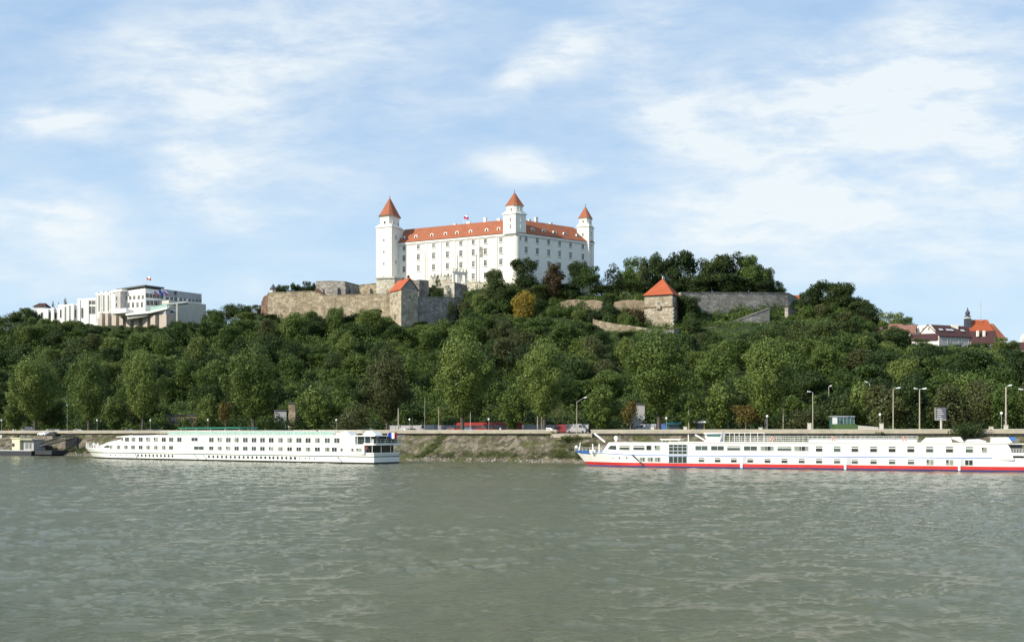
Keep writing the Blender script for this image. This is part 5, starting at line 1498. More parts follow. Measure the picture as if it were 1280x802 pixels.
# ---- undergrowth that nobody could count
ur = np.random.default_rng(3); blobs = []
cnt = 0
while cnt < 6500:
    px = wr.uniform(-60, 1335); d0, Yc, Zc, Yp, Zp = interp(HILL, px); Yb = ydep(px, d0 - 5)
    Y = Yb + (Yc - 1 - Yb) * wr.random(); X = kx(px) * Y
    if 575 < px < 1110 and wr.random() < .35: Y = wr.uniform(Yc, Yp - 4); X = kx(px) * Y
    z = ground(X, Y); r = wr.uniform(.9, 2.3)
    if 541 - (z + r * 1.6 - CAMZ) * F / Y < interp(LIMIT, px)[0] and Y < Yc: r *= .5
    blobs.append(((X, Y, z + r * .5), r)); cnt += 1
    if r > 1.2 and 541 - (z + r * 4 - CAMZ) * F / Y > interp(LIMIT, px)[0]: blobs.append(((X + wr.uniform(-1, 1), Y + wr.uniform(-1, 1), z + r * wr.uniform(1.2, 2.6)), r * wr.uniform(.6, .95)))
for i in range(2600):
    px = wr.uniform(570, 1112); d0, Yc, Zc, Yp, Zp = interp(HILL, px); Y = wr.uniform(Yc - 12, Yp); X = kx(px) * Y; r = wr.uniform(.5, 1.15)
    blobs.append(((X, Y, ground(X, Y) + r * .35), r))
V = leaf_quads(ur, blobs, .60, .62)
o = bpy.data.objects.new('undergrowth', quad_mesh('undergrowth', V, 'leaf_wood')); COL.objects.link(o)
tag(o, 'dense green undergrowth between the trees of the slope', 'undergrowth', kind='stuff')
# hedge-like shrubs behind the road
blobs = []
for i in range(520):
    px = wr.uniform(-60, 1335); Y = ydep(px, wr.uniform(47.5, 54)); X = kx(px) * Y; r = wr.uniform(.9, 2.2)
    blobs.append(((X, Y, PROM + r * .8 + wr.uniform(0, 3.5)), r))
V = leaf_quads(ur, blobs, .6, .6)
o = bpy.data.objects.new('roadside_shrubbery', quad_mesh('roadside_shrubbery', V, 'leaf_dark')); COL.objects.link(o)
tag(o, 'dark shrubbery along the far side of the road', 'shrubbery', kind='stuff')

# ---- plants and loose stones of the river bank
blobs = []
for i in range(1700):
    s = wr.uniform(-260, 160); q = wr.random()
    if q < .55: d = wr.uniform(1.5, 4.2); r = wr.uniform(.35, 1.15)
    elif q < .80: d = wr.uniform(10.4, 12.2); r = wr.uniform(.18, .5)
    else: d = wr.uniform(4, 10.5); r = wr.uniform(.12, .55)
    z = interp([(a, b) for a, b in prof], d)[0]
    if q < .55 and math.sin(s * .33) + math.sin(s * .11 + 1) < -.6: r *= .4
    blobs.append(((*bank(s, d), z + r * .45), r))
s0 = spx(524, 3)                                     # the overgrown stair strip running up the bank
for i in range(130):
    d = 1.5 + 10 * i / 130; blobs.append(((*bank(s0 + d * .32 + wr.uniform(-1.3, 1.3), d), interp([(a, b) for a, b in prof], d)[0] + .1), wr.uniform(.35, .75)))
for i in range(150):                                 # rough bushes by the gap in the wall
    s = wr.uniform(spx(690, 6), spx(742, 6)); d = wr.uniform(2, 11); r = wr.uniform(.3, .9); blobs.append(((*bank(s, d), interp([(a, b) for a, b in prof], d)[0] + r * .4), r))
V = leaf_quads(ur, blobs, .24, .5)
o = bpy.data.objects.new('bank_undergrowth', quad_mesh('bank_undergrowth', V, 'leaf_bank')); COL.objects.link(o)
tag(o, 'weeds and low bushes growing on the stone river bank', 'weeds', kind='stuff')
mb = MB()
for i in range(1500):
    s = wr.uniform(-260, 160); d = wr.gauss(.5, .7); r = wr.uniform(.10, .38); x, y = bank(s, d); z = max(-.05, interp([(a, b) for a, b in prof], d)[0])
    ring = [(x + r * wr.uniform(.6, 1.2) * math.cos(a), y + r * wr.uniform(.6, 1.2) * math.sin(a)) for a in [2 * math.pi * k / 5 + wr.random() for k in range(5)]]
    mb.hull([(px_, py_, z - .2) for px_, py_ in ring], [(x + (px_ - x) * .6, y + (py_ - y) * .6, z + r * wr.uniform(.5, 1.0)) for px_, py_ in ring])
tag(mb.build('riverbank_rubble', MATS['rubble_stone']), 'loose pale stones along the water line of the far bank', 'rubble', kind='stuff')
# ================================================================== river wall (parapet)
def wall_run(s0, s1, label, cornice):
    t = thing('river_wall', label, 'wall', (*bank((s0 + s1) / 2, 12.4), 6.6), math.atan2(BU[1], BU[0]))
    L = s1 - s0; c = bank((s0 + s1) / 2, 12.45)
    MB().box((c[0], c[1], 6.3), (L, .5, 1.95), BU).build('parapet', MATS['concrete'], t)
    MB().box((c[0], c[1], 8.253), (L + .2, .58, .15), BU).build('coping', MATS['concrete_pale'], t)
    if cornice:
        c2 = bank((s0 + s1) / 2, 11.95)
        MB().box((c2[0], c2[1], 7.05), (L, .45, .22), BU).build('ledge', MATS['concrete_pale'], t)
        mb = MB(); n = int(L / 1.1)
        for i in range(n):
            q = bank(s0 + L * (i + .5) / n, 12.0); mb.box((q[0], q[1], 6.62), (.42, .38, .425), BU)
        mb.build('bracket', MATS['concrete'], t)
    return t
sA, sB, sC = spx(696, 12.4), spx(739, 12.4), 400
wall_run(-430, sA, 'pale concrete river wall from the left edge to the gap by the arm lamp', False)
wall_run(sB, sC, 'pale concrete river wall on brackets running behind the red white ship', True)
# buttress pier of the bank at the left, with mooring post
def bank_box(s, d0, d1, z0, z1, w):
    mb = MB(); c = bank(s, (d0 + d1) / 2); mb.box((c[0], c[1], z0), (w, d1 - d0, z1 - z0), BU); return mb
sp_ = spx(86, 6)
t = thing('mooring_pier', 'dark stone pier on the bank carrying the barge gangway end', 'pier', (*bank(sp_, 6), 0))
bank_box(sp_, 3.0, 11.8, -.5, 5.6, 4.0).build('pier_masonry', MATS['quay_stone'], t)
bank_box(sp_, 2.8, 9, 5.603, 5.9, 4.4).build('pier_cap', MATS['concrete'], t)
mb = MB(); q = bank(spx(97, 3), 3); mb.tube((*q, -.5), (*q, 6.0), .35, .35, 8); mb.box((q[0] - 1.2, q[1], 6.0), (3.2, .5, .4))
solid('mooring_post', mb, [MATS['barge_dark']], 'dark steel mooring post beside the stone pier near the ship bow', 'post')
bank_box(spx(2, 10), 9.5, 11.6, 5, 7.2, 1.6)
mb = bank_box(spx(2.5, 10), 9.5, 11.4, 4.5, 6.9, 1.0); solid('bollard_block', mb, [MATS['concrete_pale']], 'small pale concrete block on the bank at the left edge', 'bollard')
# ramp edge at the gap
mb = MB(); a, b_ = bank(sA - 1, 10.4), bank(sB + 1, 10.4); a2, b2 = bank(sA - 1, 13), bank(sB + 1, 13)
mb.hull([(*a, 6.3), (*b_, 6.3), (*b2, 6.3), (*a2, 6.3)], [(*a, 7.3), (*b_, 7.3), (*b2, 7.45), (*a2, 7.45)])
solid('landing_slab', mb, [MATS['concrete']], 'weathered concrete slab filling the gap in the river wall', 'slab')

# ================================================================== ships
class Ship:
    """local frame: x from bow to stern along the near side, y across the beam away from us, z up"""
    def __init__(s, px_stern, Y_stern, ang, beam):
        s.O = Vector((kx(px_stern) * Y_stern, Y_stern, 0)); s.a = (math.cos(ang), math.sin(ang)); s.b = (-s.a[1], s.a[0]); s.B = beam; s.u0 = 0
    def u(s, px, v=0.0):
        k = kx(px); ox, oy = s.O.x + s.b[0] * v, s.O.y + s.b[1] * v
        return (k * oy - ox) / (s.a[0] - k * s.a[1])
    def dep(s, px, v=0.0): return s.O.y + s.b[1] * v + s.a[1] * s.u(px, v)
    def z(s, px, py, v=0.0): return zat(py, s.dep(px, v))
    def uz(s, px, py, v=0.0): return (s.u(px, v), s.z(px, py, v))
    def W(s, u, v, z): return Vector((s.O.x + s.a[0] * u + s.b[0] * v, s.O.y + s.a[1] * u + s.b[1] * v, z))
def profile(sh, pts, v0, v1, mb=None, m=0):
    """a side profile (u, z) extruded across the beam"""
    mb = mb or MB()
    n = len(pts); i = len(mb.v)
    ar = sum(pts[k][0] * pts[(k + 1) % n][1] - pts[(k + 1) % n][0] * pts[k][1] for k in range(n))
    P = pts if ar > 0 else list(reversed(pts))
    mb.v += [tuple(sh.W(u, v0, z)) for u, z in P] + [tuple(sh.W(u, v1, z)) for u, z in P]
    mb.f.append(tuple(range(i, i + n))); mb.m.append(m)
    mb.f.append(tuple(i + n + k for k in reversed(range(n)))); mb.m.append(m)
    for k in range(n):
        j = (k + 1) % n; mb.f.append((i + j, i + k, i + n + k, i + n + j)); mb.m.append(m)
    return mb
def bow_house(sh, stations, zb):
    """front of a deck house that follows the curve of the bow: stations (u, z top)"""
    mb = MB()
    for (u0, z0), (u1, z1) in zip(stations, stations[1:]):
        a, b = sh.edge(u0) + .06, sh.edge(u1) + .06
        mb.hull([sh.W(u0, a, zb), sh.W(u1, b, zb), sh.W(u1, sh.B - b, zb), sh.W(u0, sh.B - a, zb)], [sh.W(u0, a, max(z0, zb + .05)), sh.W(u1, b, z1), sh.W(u1, sh.B - b, z1), sh.W(u0, sh.B - a, max(z0, zb + .05))])
    return mb
def sbox(sh, u0, u1, v0, v1, z0, z1, mb=None, m=0):
    mb = mb or MB()
    q = [sh.W(u0, v0, 0), sh.W(u1, v0, 0), sh.W(u1, v1, 0), sh.W(u0, v1, 0)]
    return mb.hull([(p.x, p.y, z0) for p in q], [(p.x, p.y, z1) for p in q], m)
def ship_hull(sh, ub, us, Lb, rake, rows, sheer, square=False, stern_len=6.0, stern_in=.12):
    """rows: (z, material index of the band above); ub/us bow and stern at deck height"""
    st = [0, .02, .05, .1, .17, .26, .38, .52, .7, .85, 1.0]
    us_list = [ub + rake + Lb * f for f in st] + [ub + rake + Lb + (us - ub - rake - Lb) * k / 12 for k in range(1, 13)]
    mb = MB(); B = sh.B
    sh.edge = lambda u: B / 2 * (1 - min(1, max(0, (u - ub - rake) / Lb))) ** 2.2      # how far the deck edge lies inside the straight side
    def pt(i, z, side, zt):
        u = us_list[i]; f = min(1, (u - ub - rake) / Lb)
        q = max(0, z) / zt
        half_d = B / 2 * (1 - (1 - f) ** 2.2); half_w = B / 2 * (1 - (1 - f) ** 1.5)
        hb = half_w + (half_d - half_w) * q
        if z < 0: hb *= .92
        uu = u - rake * (q ** 1.1) * (1 - f) + (0 if z >= 0 else .3)
        e = (u - (us - stern_len)) / stern_len
        if e > 0: hb *= 1 - stern_in * e * e
        return sh.W(uu, B / 2 - side * hb, z)
    for i in range(len(us_list) - 1):
        for side in (1, -1):
            za, zb_ = sheer(us_list[i]), sheer(us_list[i + 1])
            zr = [r[0] for r in rows] 
            for j in range(len(rows)):
                a0, a1 = rows[j][0], (rows[j + 1][0] if j + 1 < len(rows) else None)
                t0 = (za if a0 is None else a0, zb_ if a0 is None else a0)
                def zz(r, zt): return zt + r if isinstance(r, str) else r
                lo = (a0 if a0 < 50 else za - (100 - a0), a0 if a0 < 50 else zb_ - (100 - a0))
                if a1 is None: hi = (za, zb_)
                else: hi = (a1 if a1 < 50 else za - (100 - a1), a1 if a1 < 50 else zb_ - (100 - a1))
                q = [pt(i, lo[0], side, za), pt(i + 1, lo[1], side, zb_), pt(i + 1, hi[1], side, zb_), pt(i, hi[0], side, za)]
                if side < 0: q.reverse()
                mt = rows[j][1]; mb.face(q, mt(us_list[i]) if callable(mt) else mt)
        za, zb_ = sheer(us_list[i]) - .25, sheer(us_list[i + 1]) - .25
        mb.face([pt(i, za, 1, za + .25), pt(i + 1, zb_, 1, zb_ + .25), pt(i + 1, zb_, -1, zb_ + .25), pt(i, za, -1, za + .25)], 0)
    i = len(us_list) - 1; zt = sheer(us_list[i])
    for j in range(len(rows)):
        lo = rows[j][0] if rows[j][0] < 50 else zt - (100 - rows[j][0]); hi = zt if j + 1 == len(rows) else (rows[j + 1][0] if rows[j + 1][0] < 50 else zt - (100 - rows[j + 1][0]))
        mt = rows[j][1]
        mb.face([pt(i, lo, 1, zt), pt(i, lo, -1, zt), pt(i, hi, -1, zt), pt(i, hi, 1, zt)], mt(us_list[i]) if callable(mt) else mt)
    return mb
SWIN = {}
def ship_window(sh, parent, uc, z0, z1, w, style, v=0.0, frame='ship_white'):
    """window set in the near side: frame with pane; style: dark, half (curtain), blind (light strip above)"""
    key = (round(w, 1), round(z1 - z0, 1), style, frame)
    e = sh.edge(uc) if hasattr(sh, 'edge') else 0
    turn = math.atan2(sh.edge(uc + .3) - sh.edge(uc - .3), .6) if e > .02 else 0
    M = Matrix.Translation(sh.W(uc, v + e, z0)) @ Matrix.Rotation(math.atan2(sh.a[1], sh.a[0]) + turn, 4, 'Z')
    if key in SWIN: return copy_part(SWIN[key], M, parent)
    w, h = key[0], key[1]; t = .07
    mb = MB()
    for (x0, x1, a, b_) in ((-w / 2 - t, -w / 2, -t, h + t), (w / 2, w / 2 + t, -t, h + t), (-w / 2, w / 2, h, h + t), (-w / 2, w / 2, -t, 0)):
        mb.box(((x0 + x1) / 2, 0, a), (x1 - x0, .12, b_ - a))
    if style in ('dark', 'half', 'pale') and w > 1.2: mb.box((0, -.005, 0), (.07, .09, h))
    f = lambda x0, x1, a, b_, y, m: mb.face([(x0, y, a), (x1, y, a), (x1, y, b_), (x0, y, b_)], m)
    if style == 'dark': f(-w / 2, w / 2, 0, h, -.012, 1)
    elif style == 'half': f(-w / 2, w / 2, 0, h, -.012, 1); f(-w / 2, -w * .12, 0, h, -.02, 2); f(w * .26, w / 2, 0, h, -.02, 2)
    elif style == 'pale': f(-w / 2, w / 2, 0, h, -.012, 1); f(-w / 2, w / 2, 0, h * .45, -.02, 2); f(-w * .2, w / 2, h * .45, h, -.02, 2)
    elif style == 'blind': f(-w / 2, w / 2, 0, h * .60, -.012, 1); mb.box((0, -.01, h * .60), (w, .1, .14)); f(-w / 2, w / 2, h * .86, h, -.012, 1); f(-w / 2, w / 2, h * .66, h * .86, -.012, 2)
    o = mb.build('window', [MATS[frame], MATS['ship_glass'], MATS['curtain']], None)
    o.parent = parent; o.matrix_local = MW[parent.name].inverted() @ M
    SWIN[key] = o
    return o
def ship_thing(sh, name, label, ub):
    p = sh.W(ub, sh.B / 2, 0)
    return thing(name, label, 'ship', tuple(p), math.atan2(sh.a[1], sh.a[0]))
def railing(sh, parent, u0, u1, v, z, h, n, mat='lamp_white', mid=1, name='railing', r=.035):
    mb = MB()
    for i in range(n + 1): u = u0 + (u1 - u0) * i / n; mb.tube(sh.W(u, v, z), sh.W(u, v, z + h), r, n=4)
    for k in range(mid + 1): zz = z + h * (1 - k / (mid + 1)); mb.tube(sh.W(u0, v, zz), sh.W(u1, v, zz), r, n=4)
    return mb.build(name, MATS[mat], parent)

# ------------------------------------------------------------------ the white ship with the green stripe
A = Ship(465.2, 250.0, R(-32.3), 11.0)
ub = A.u(106.5, A.B / 2); us = A.u(465.2)
shipA = ship_thing(A, 'river_cruise_ship', 'long white river cruise ship with thin green stripe and green deck canopy', ub)
zt0 = 2.75
def sheerA(u): return zt0 + .65 * max(0, 1 - (u - ub) / 20) ** 1.6
ship_hull(A, ub, us, 17, 4.2, [(-1.0, 1), (.42, 0), (1.66, 2), (1.90, 0)], sheerA).build('hull', [MATS['ship_white'], MATS['boot_dark'], MATS['ship_green']], shipA)
# lower deck house
mb = MB()
uA = A.u(186)
lo = [(uA, 2.4), (uA, 4.75), (A.u(455), 4.75), (A.u(455), 2.4)]
bow_house(A, [A.uz(125.5, 557.0, 1.5), A.uz(134, 553.2, .6), A.uz(151, 548.8, .1), (A.u(158), 4.75), (A.u(172), 4.75), (uA, 4.75)], 2.4).build('bow_lounge', MATS['ship_white'], shipA)
profile(A, lo, .06, A.B - .06).build('lower_deck_house', MATS['ship_white'], shipA)
zr = 6.95
up = [(A.u(150.5), 4.752), (A.u(152), 6.35), (A.u(163), 6.75), (A.u(180), 6.80), (A.u(196), zr), (A.u(443.5), zr), (A.u(443.5), 4.752)]
profile(A, up, .10, A.B - .10).build('upper_deck_house', MATS['ship_white'], shipA)
mb = profile(A, [A.uz(145, 546.3), A.uz(145.5, 545.4), (A.u(166), 6.98), (A.u(166), 6.8)], -.05, A.B + .05); mb.build('visor', MATS['ship_white'], shipA)
# deck edge lines
sbox(A, A.u(152), A.u(470), -.06, .055, 4.66, 4.80).build('deck_edge', MATS['ship_white'], shipA)
sbox(A, A.u(197), A.u(440), -.10, .06, zr + .003, zr + .12).build('deck_edge', MATS['ship_white'], shipA)
pat = random.Random(4)
ws = lambda: pat.choice(['dark', 'dark', 'half', 'pale', 'dark'])
upx = [158.6, 166.5, 175.7, 185.1, 194.5, 204.5, 213.8, 224, 264, 274.5, 285.2, 295.7, 306.5, 317.3, 328, 338.8, 350.5, 362, 373.4, 384.9, 396.7, 408.9, 420.9]
lpx = [148, 157.3, 166.3, 175.7, 185.1, 194.5, 204.5, 213.8, 264, 274.5, 285.2, 295.7, 306.5, 317.3, 328, 338.8, 350.5, 362, 373.4, 384.9, 396.7, 408.9, 417.9]
PXM = lambda px: A.dep(px) / F
for px in upx: ship_window(A, shipA, A.u(px), 5.08, 6.30, 7.2 * .232, ws(), v=.07)
for px in lpx: ship_window(A, shipA, A.u(px), 2.96, 3.92, 7.2 * .228, ws(), v=.03)
ship_window(A, shipA, A.u(243), 5.35, 6.25, 2.5, 'dark', v=.07); ship_window(A, shipA, A.u(248.5), 3.0, 3.86, 3.8, 'dark', v=.03)
ship_window(A, shipA, A.u(152.6), 5.25, 6.2, .6, 'dark', v=.07)
for px in (427, 440.5): ship_window(A, shipA, A.u(px), 3.02, 3.86, .75, 'half', v=.03)
ship_window(A, shipA, A.u(448.6), 3.02, 3.86, 1.55, 'pale', v=.03)
# front lounge window
mb = MB(); pts = [A.uz(127.3, 557.6), A.uz(133.5, 555.8), A.uz(135, 558.9), A.uz(127, 559.3)]
mb.face([A.W(u + .5, A.edge(u + .5) + .02, z) for u, z in pts]); mb.build('bow_window', MATS['ship_glass'], shipA)
ship_window(A, shipA, A.u(138.2), 3.05, 3.9, .95, 'half', v=.03)
# portholes
mb0 = MB(); mb0.box((0, 0, 0), (.62, .06, .62)); 
mbf = MB(); mbf.face([(-.24, -.04, .08), (.24, -.04, .08), (.24, -.04, .54), (-.24, -.04, .54)])
PORT = None
def porthole(sh, parent, u, z, size, v=.0, frame='ship_white'):
    global PORT
    v = v + sh.edge(u) * 1.12
    M = Matrix.Translation(sh.W(u, v, z)) @ Matrix.Rotation(math.atan2(sh.a[1], sh.a[0]), 4, 'Z') @ Matrix.Diagonal((size * 1.2, 1, size * 1.2, 1))
    if PORT is None:
        mb = MB()
        mb.tube((0, .02, 0), (0, -.05, 0), .5, .5, 10, 0); mb.tube((0, -.03, 0), (0, -.065, 0), .43, .43, 10, 1)
        PORT = mb.build('porthole', [MATS['ship_grey'], MATS['black_paint']], None)
        PORT.parent = parent; PORT.matrix_local = MW[parent.name].inverted() @ M; return
    copy_part(PORT, M, parent)
for k in range(10): porthole(A, shipA, A.u(172.6 + 4.78 * k), 1.17, .72)
for k in range(21): porthole(A, shipA, A.u(261.3 + 5.42 * k if k < 15 else 336.4 + 5.4 * (k - 14)), 1.17, .72)
for px in (138, 144.5, 150.3, 158.8, 364.8, 369.8, 374.3, 381.5, 387, 393.3): porthole(A, shipA, A.u(px), 1.17, .36, v=.0)
# side ports with slanted edges amidships
for a_, b_ in ((242, 247.5), (252.5, 258), (421, 427), (168, 171)):
    u0, u1 = A.u(a_), A.u(b_); mb = MB()
    mb.face([A.W(u0, -.02, 1.80), A.W(u0 + .3, -.02, 1.80), A.W(u1 + .3, -.02, .4), A.W(u1, -.02, .4)]); mb.build('fender_strake', MATS['ship_green'], shipA)
# bow fittings
mb = MB()
for px, py in ((108, 554), (110, 553.5), (117, 553), (120, 552), (122.5, 552.5)):
    u = A.u(px, A.B / 2); z = sheerA(u); mb.tube(A.W(u, A.B / 2, z - .3), A.W(u + .1, A.B / 2, z + 1.25), .13, .10, 6)
u = A.u(117.5, A.B / 2); mb.ball(A.W(u, A.B / 2, sheerA(u) + .9), .45); mb.tube(A.W(u + 1.6, A.B / 2, 3.0), A.W(u + 1.9, A.B / 2, 4.6), .2, .12)
mb.build('bow_winch', MATS['lamp_white'], shipA)
railing(A, shipA, A.u(108, A.B / 2), A.u(124, 3), A.B / 2, 3.1, .9, 8, name='bow_rail')
# sun deck: rail with pale green canvas, canopy, chairs
sbox(A, A.u(209), A.u(416), .35, .40, zr + .12, zr + .95).build('rail_canvas', MATS['pale_teal'], shipA)
railing(A, shipA, A.u(200), A.u(417), .25, zr + .12, 1.05, 44, 'lamp_white')
railing(A, shipA, A.u(200), A.u(417), A.B - .25, zr + .12, 1.05, 44, 'lamp_white')
zc0 = A.z(265, 535.4, 4)
can = profile(A, [(A.u(229, 4), zc0), (A.u(230, 4), zc0 + .32), (A.u(305, 4), zc0 + .36), (A.u(306.5, 4), zc0 + .02)], 2.2, A.B - 2.2).build('sun_canopy', MATS['teal_canvas'], shipA)
mb = MB()
for px in (231, 250, 268, 286, 304):
    for v in (2.6, A.B - 2.6): u = A.u(px, 4); mb.tube(A.W(u, v, zr), A.W(u, v, zc0 + .05), .06, n=5)
mb.build('canopy_post', MATS['lamp_white'], can)
sbox(A, A.u(307, 4), A.u(352, 4), 2.6, A.B - 2.6, zc0 - .55, zc0 - .38).build('sun_canopy', MATS['ship_green'], shipA)
mb = MB()
for px in (309, 330, 350):
    for v in (3, A.B - 3): u = A.u(px, 4); mb.tube(A.W(u, v, zr), A.W(u, v, zc0 - .4), .06, n=5)
mb.build('canopy_post', MATS['lamp_white'], shipA)
# wedge shaped housings
profile(A, [A.uz(414, 543.6, 1), A.uz(431, 538.9, 1), A.uz(434.5, 538.9, 1), A.uz(438.5, 543.8, 1)], .8, 3.4).build('funnel_housing', MATS['ship_white'], shipA)
profile(A, [A.uz(454, 543.6, 1), A.uz(457.5, 538.6, 1), A.uz(466, 538.6, 1), A.uz(471.5, 544.6, 1)], .8, 3.4).build('funnel_housing', MATS['ship_white'], shipA)
# after decks
ue = us - .4
sbox(A, A.u(455), ue - 1.2, .9, A.B - .9, 2.5, 4.6).build('aft_lounge', MATS['ship_glass'], shipA)
sbox(A, A.u(454), us + .5, -.02, A.B + .02, 4.55, 5.05).build('aft_deck', MATS['ship_white'], shipA)
sbox(A, A.u(443.6), A.u(463), .9, A.B - .9, 5.05, 6.7).build('aft_saloon', MATS['ship_glass'], shipA)
sbox(A, A.u(443.6), A.u(468.5), .0, A.B, 6.7, 6.96).build('aft_roof', MATS['ship_white'], shipA)
mb = MB()
for u in (A.u(446), A.u(455), A.u(462.5)):
    for v in (.3, A.B - .3): mb.tube(A.W(u, v, 5.05), A.W(u, v, 6.7), .08, n=5)
for v in (.3, A.B * .33, A.B * .66, A.B - .3): mb.tube(A.W(us - .2, v, 2.7), A.W(us - .2, v, 4.55), .08, n=5)
mb.build('deck_post', MATS['lamp_white'], shipA)
railing(A, shipA, A.u(464), us + .3, .15, 5.05, .95, 5, name='aft_rail')
mb = MB()
for k in range(9): v = A.B * k / 8; mb.tube(A.W(us + .35, v, 5.05), A.W(us + .35, v, 6.0), .035, n=4)
for zz in (5.5, 6.0): mb.tube(A.W(us + .35, 0, zz), A.W(us + .35, A.B, zz), .035, n=4)
mb.build('aft_rail', MATS['lamp_white'], shipA)
sbox(A, us - 1.5, us + .25, .35, A.B - .35, 2.45, 2.65).build('stern_platform', MATS['ship_white'], shipA)
# rows of loungers on the sun deck: each a thing of its own
def lounger():
    mb = MB(); mb.hull([(-.9, -.3, .25), (.5, -.3, .25), (.5, .3, .25), (-.9, .3, .25)], [(-.9, -.3, .33), (.5, -.3, .33), (.5, .3, .33), (-.9, .3, .33)])
    mb.hull([(.42, -.3, .26), (.5, -.3, .26), (.5, .3, .26), (.42, .3, .26)], [(.85, -.3, .85), (.93, -.3, .85), (.93, .3, .85), (.85, .3, .85)])
    for x in (-.75, .35):
        for y in (-.25, .25): mb.tube((x, y, 0), (x, y, .25), .03, n=4)
    return mb
lg = lounger().build('deck_chair', [MATS['lamp_white']], None)
tag(lg, 'white deck chair in the row on the sun deck of the green striped ship', 'deck chair', 'white deck chairs on the sun deck')
ra = math.atan2(A.a[1], A.a[0])
for k in range(18):
    u = A.u(320) + (A.u(408) - A.u(320)) * k / 17; p = A.W(u, 1.6, zr)
    o = lg if k == 0 else lg.copy()
    if k: COL.objects.link(o)
    o.location = p; o.rotation_euler = (0, 0, ra + 1.2)
# stern flag
p = A.W(us + .2, A.B * .42, 5.05)
flag_on_pole('ship_flag', tuple(p), 2.6, 2.1, 1.35, ('flag_blue', 'flag_white', 'flag_red'), 'blue white and red flag at the stern of the green striped ship', lean=(.8, .1), wind=(1, -.1), vertical=True, droop=-.05)

# ------------------------------------------------------------------ the white ship with the red band
Bs = Ship(735.0, 232.5, R(-22.4), 11.0)
ub2 = Bs.u(718.5, Bs.B / 2) ; us2 = Bs.u(1287)
shipB = ship_thing(Bs, 'river_cruise_ship', 'long white passenger ship with red waterline band and blue bow', ub2)
def sheerB(u): return 2.72 + 1.15 * max(0, 1 - (u - ub2) / 17) ** 1.3
bow_blue = lambda u: 3 if u < ub2 + 6.5 else 0
line_blue = lambda u: 3 if u < Bs.u(1225) else 0
ship_hull(Bs, ub2, us2, 13, 3.2, [(-1.0, 1), (.34, 2), (1.02, 0), (99.33, bow_blue), (99.83, line_blue)], sheerB).build('hull', [MATS['ship_white'], MATS['ship_navy'], MATS['ship_red'], MATS['ship_blue']], shipB)
# one long deck house with raked front
zr2 = 5.45
uB = Bs.u(835)
bow_house(Bs, [Bs.uz(750.5, 564, .6), Bs.uz(759.5, 552.6, .4), (Bs.u(775), zr2), (Bs.u(790), zr2), (Bs.u(810), zr2), (uB, zr2)], 2.3).build('bow_house', MATS['ship_white'], shipB)
hp = [(uB, zr2), (Bs.u(1259), zr2), (Bs.u(1263), 4.6), (Bs.u(1267.5), 2.3), (uB, 2.3)]
profile(Bs, hp, .06, Bs.B - .06).build('deck_house', MATS['ship_white'], shipB)
profile(Bs, [(uB, zr2 + .002), (uB, zr2 + .16), (Bs.u(1262), zr2 + .16), (Bs.u(1262), zr2 + .002)], -.06, Bs.B + .06).build('roof_edge', MATS['ship_white'], shipB)
mb = MB(); mb.face([Bs.W(Bs.u(789), Bs.edge(Bs.u(789)) - .03, 2.70), Bs.W(Bs.u(792), Bs.edge(Bs.u(792)) - .03, 2.70), Bs.W(Bs.u(806.5), Bs.edge(Bs.u(806)) - .03, .35), Bs.W(Bs.u(803.5), Bs.edge(Bs.u(803)) - .03, .35)]); mb.build('fender_strake', MATS['boot_dark'], shipB)
M_ = .17
big = [(770 + 9.5, 14.5), (798.5, 15.5)]
mb = MB(); q = [Bs.uz(756.5, 561.2), Bs.uz(761.2, 556.6), Bs.uz(769, 556.6), Bs.uz(769, 561.8)]
mb.face([Bs.W(u, Bs.edge(u) + .02, z) for u, z in q]); mb.build('bow_window', MATS['ship_glass'], shipB)
for px, w in ((780, 14), (798.5, 14.5), (876.7, 15), (896.8, 15.5), (917, 15.5), (938, 15.5), (958.8, 15.5), (980.4, 16), (1001.6, 16)):
    st = 'blind' if px in (780, 798.5, 917, 980.4) else ('half' if px in (958.8, 1001.6) else 'dark')
    ship_window(Bs, shipB, Bs.u(px), 3.85, 4.75, w * .172, st, v=.04)
ship_window(Bs, shipB, Bs.u(811), 3.8, 4.85, 1.1, 'dark', v=.04); ship_window(Bs, shipB, Bs.u(821.5), 3.8, 4.85, 1.2, 'pale', v=.04)
for px in (1023.8, 1046.3, 1068.5, 1091.9, 1115, 1138.4, 1162, 1186.8, 1211.6): ship_window(Bs, shipB, Bs.u(px), 3.72, 4.85, 7.8 * .165, 'blind', v=.04)
ship_window(Bs, shipB, Bs.u(1230.4), 3.75, 4.8, .95, 'pale', v=.04)
for px in (876.7, 897, 917.3, 937.8, 959.3, 980.5, 1002, 1023.8, 1046.3, 1068.5, 1091.9, 1115, 1138.6): ship_window(Bs, shipB, Bs.u(px), 1.32, 2.25, 7.3 * .168, 'blind', v=-.02)
for px in (803, 813, 822): ship_window(Bs, shipB, Bs.u(px), 1.30, 2.25, 1.3, 'half', v=-.02)
for px in (1162.5, 1187): ship_window(Bs, shipB, Bs.u(px), 1.25, 2.3, 1.3, 'pale', v=-.02)
ship_window(Bs, shipB, Bs.u(1211), 1.25, 2.3, 1.45, 'dark', v=-.02)
for px in (756.5, 765, 773.5, 783): porthole(Bs, shipB, Bs.u(px), 2.05, .34, v=-.03)
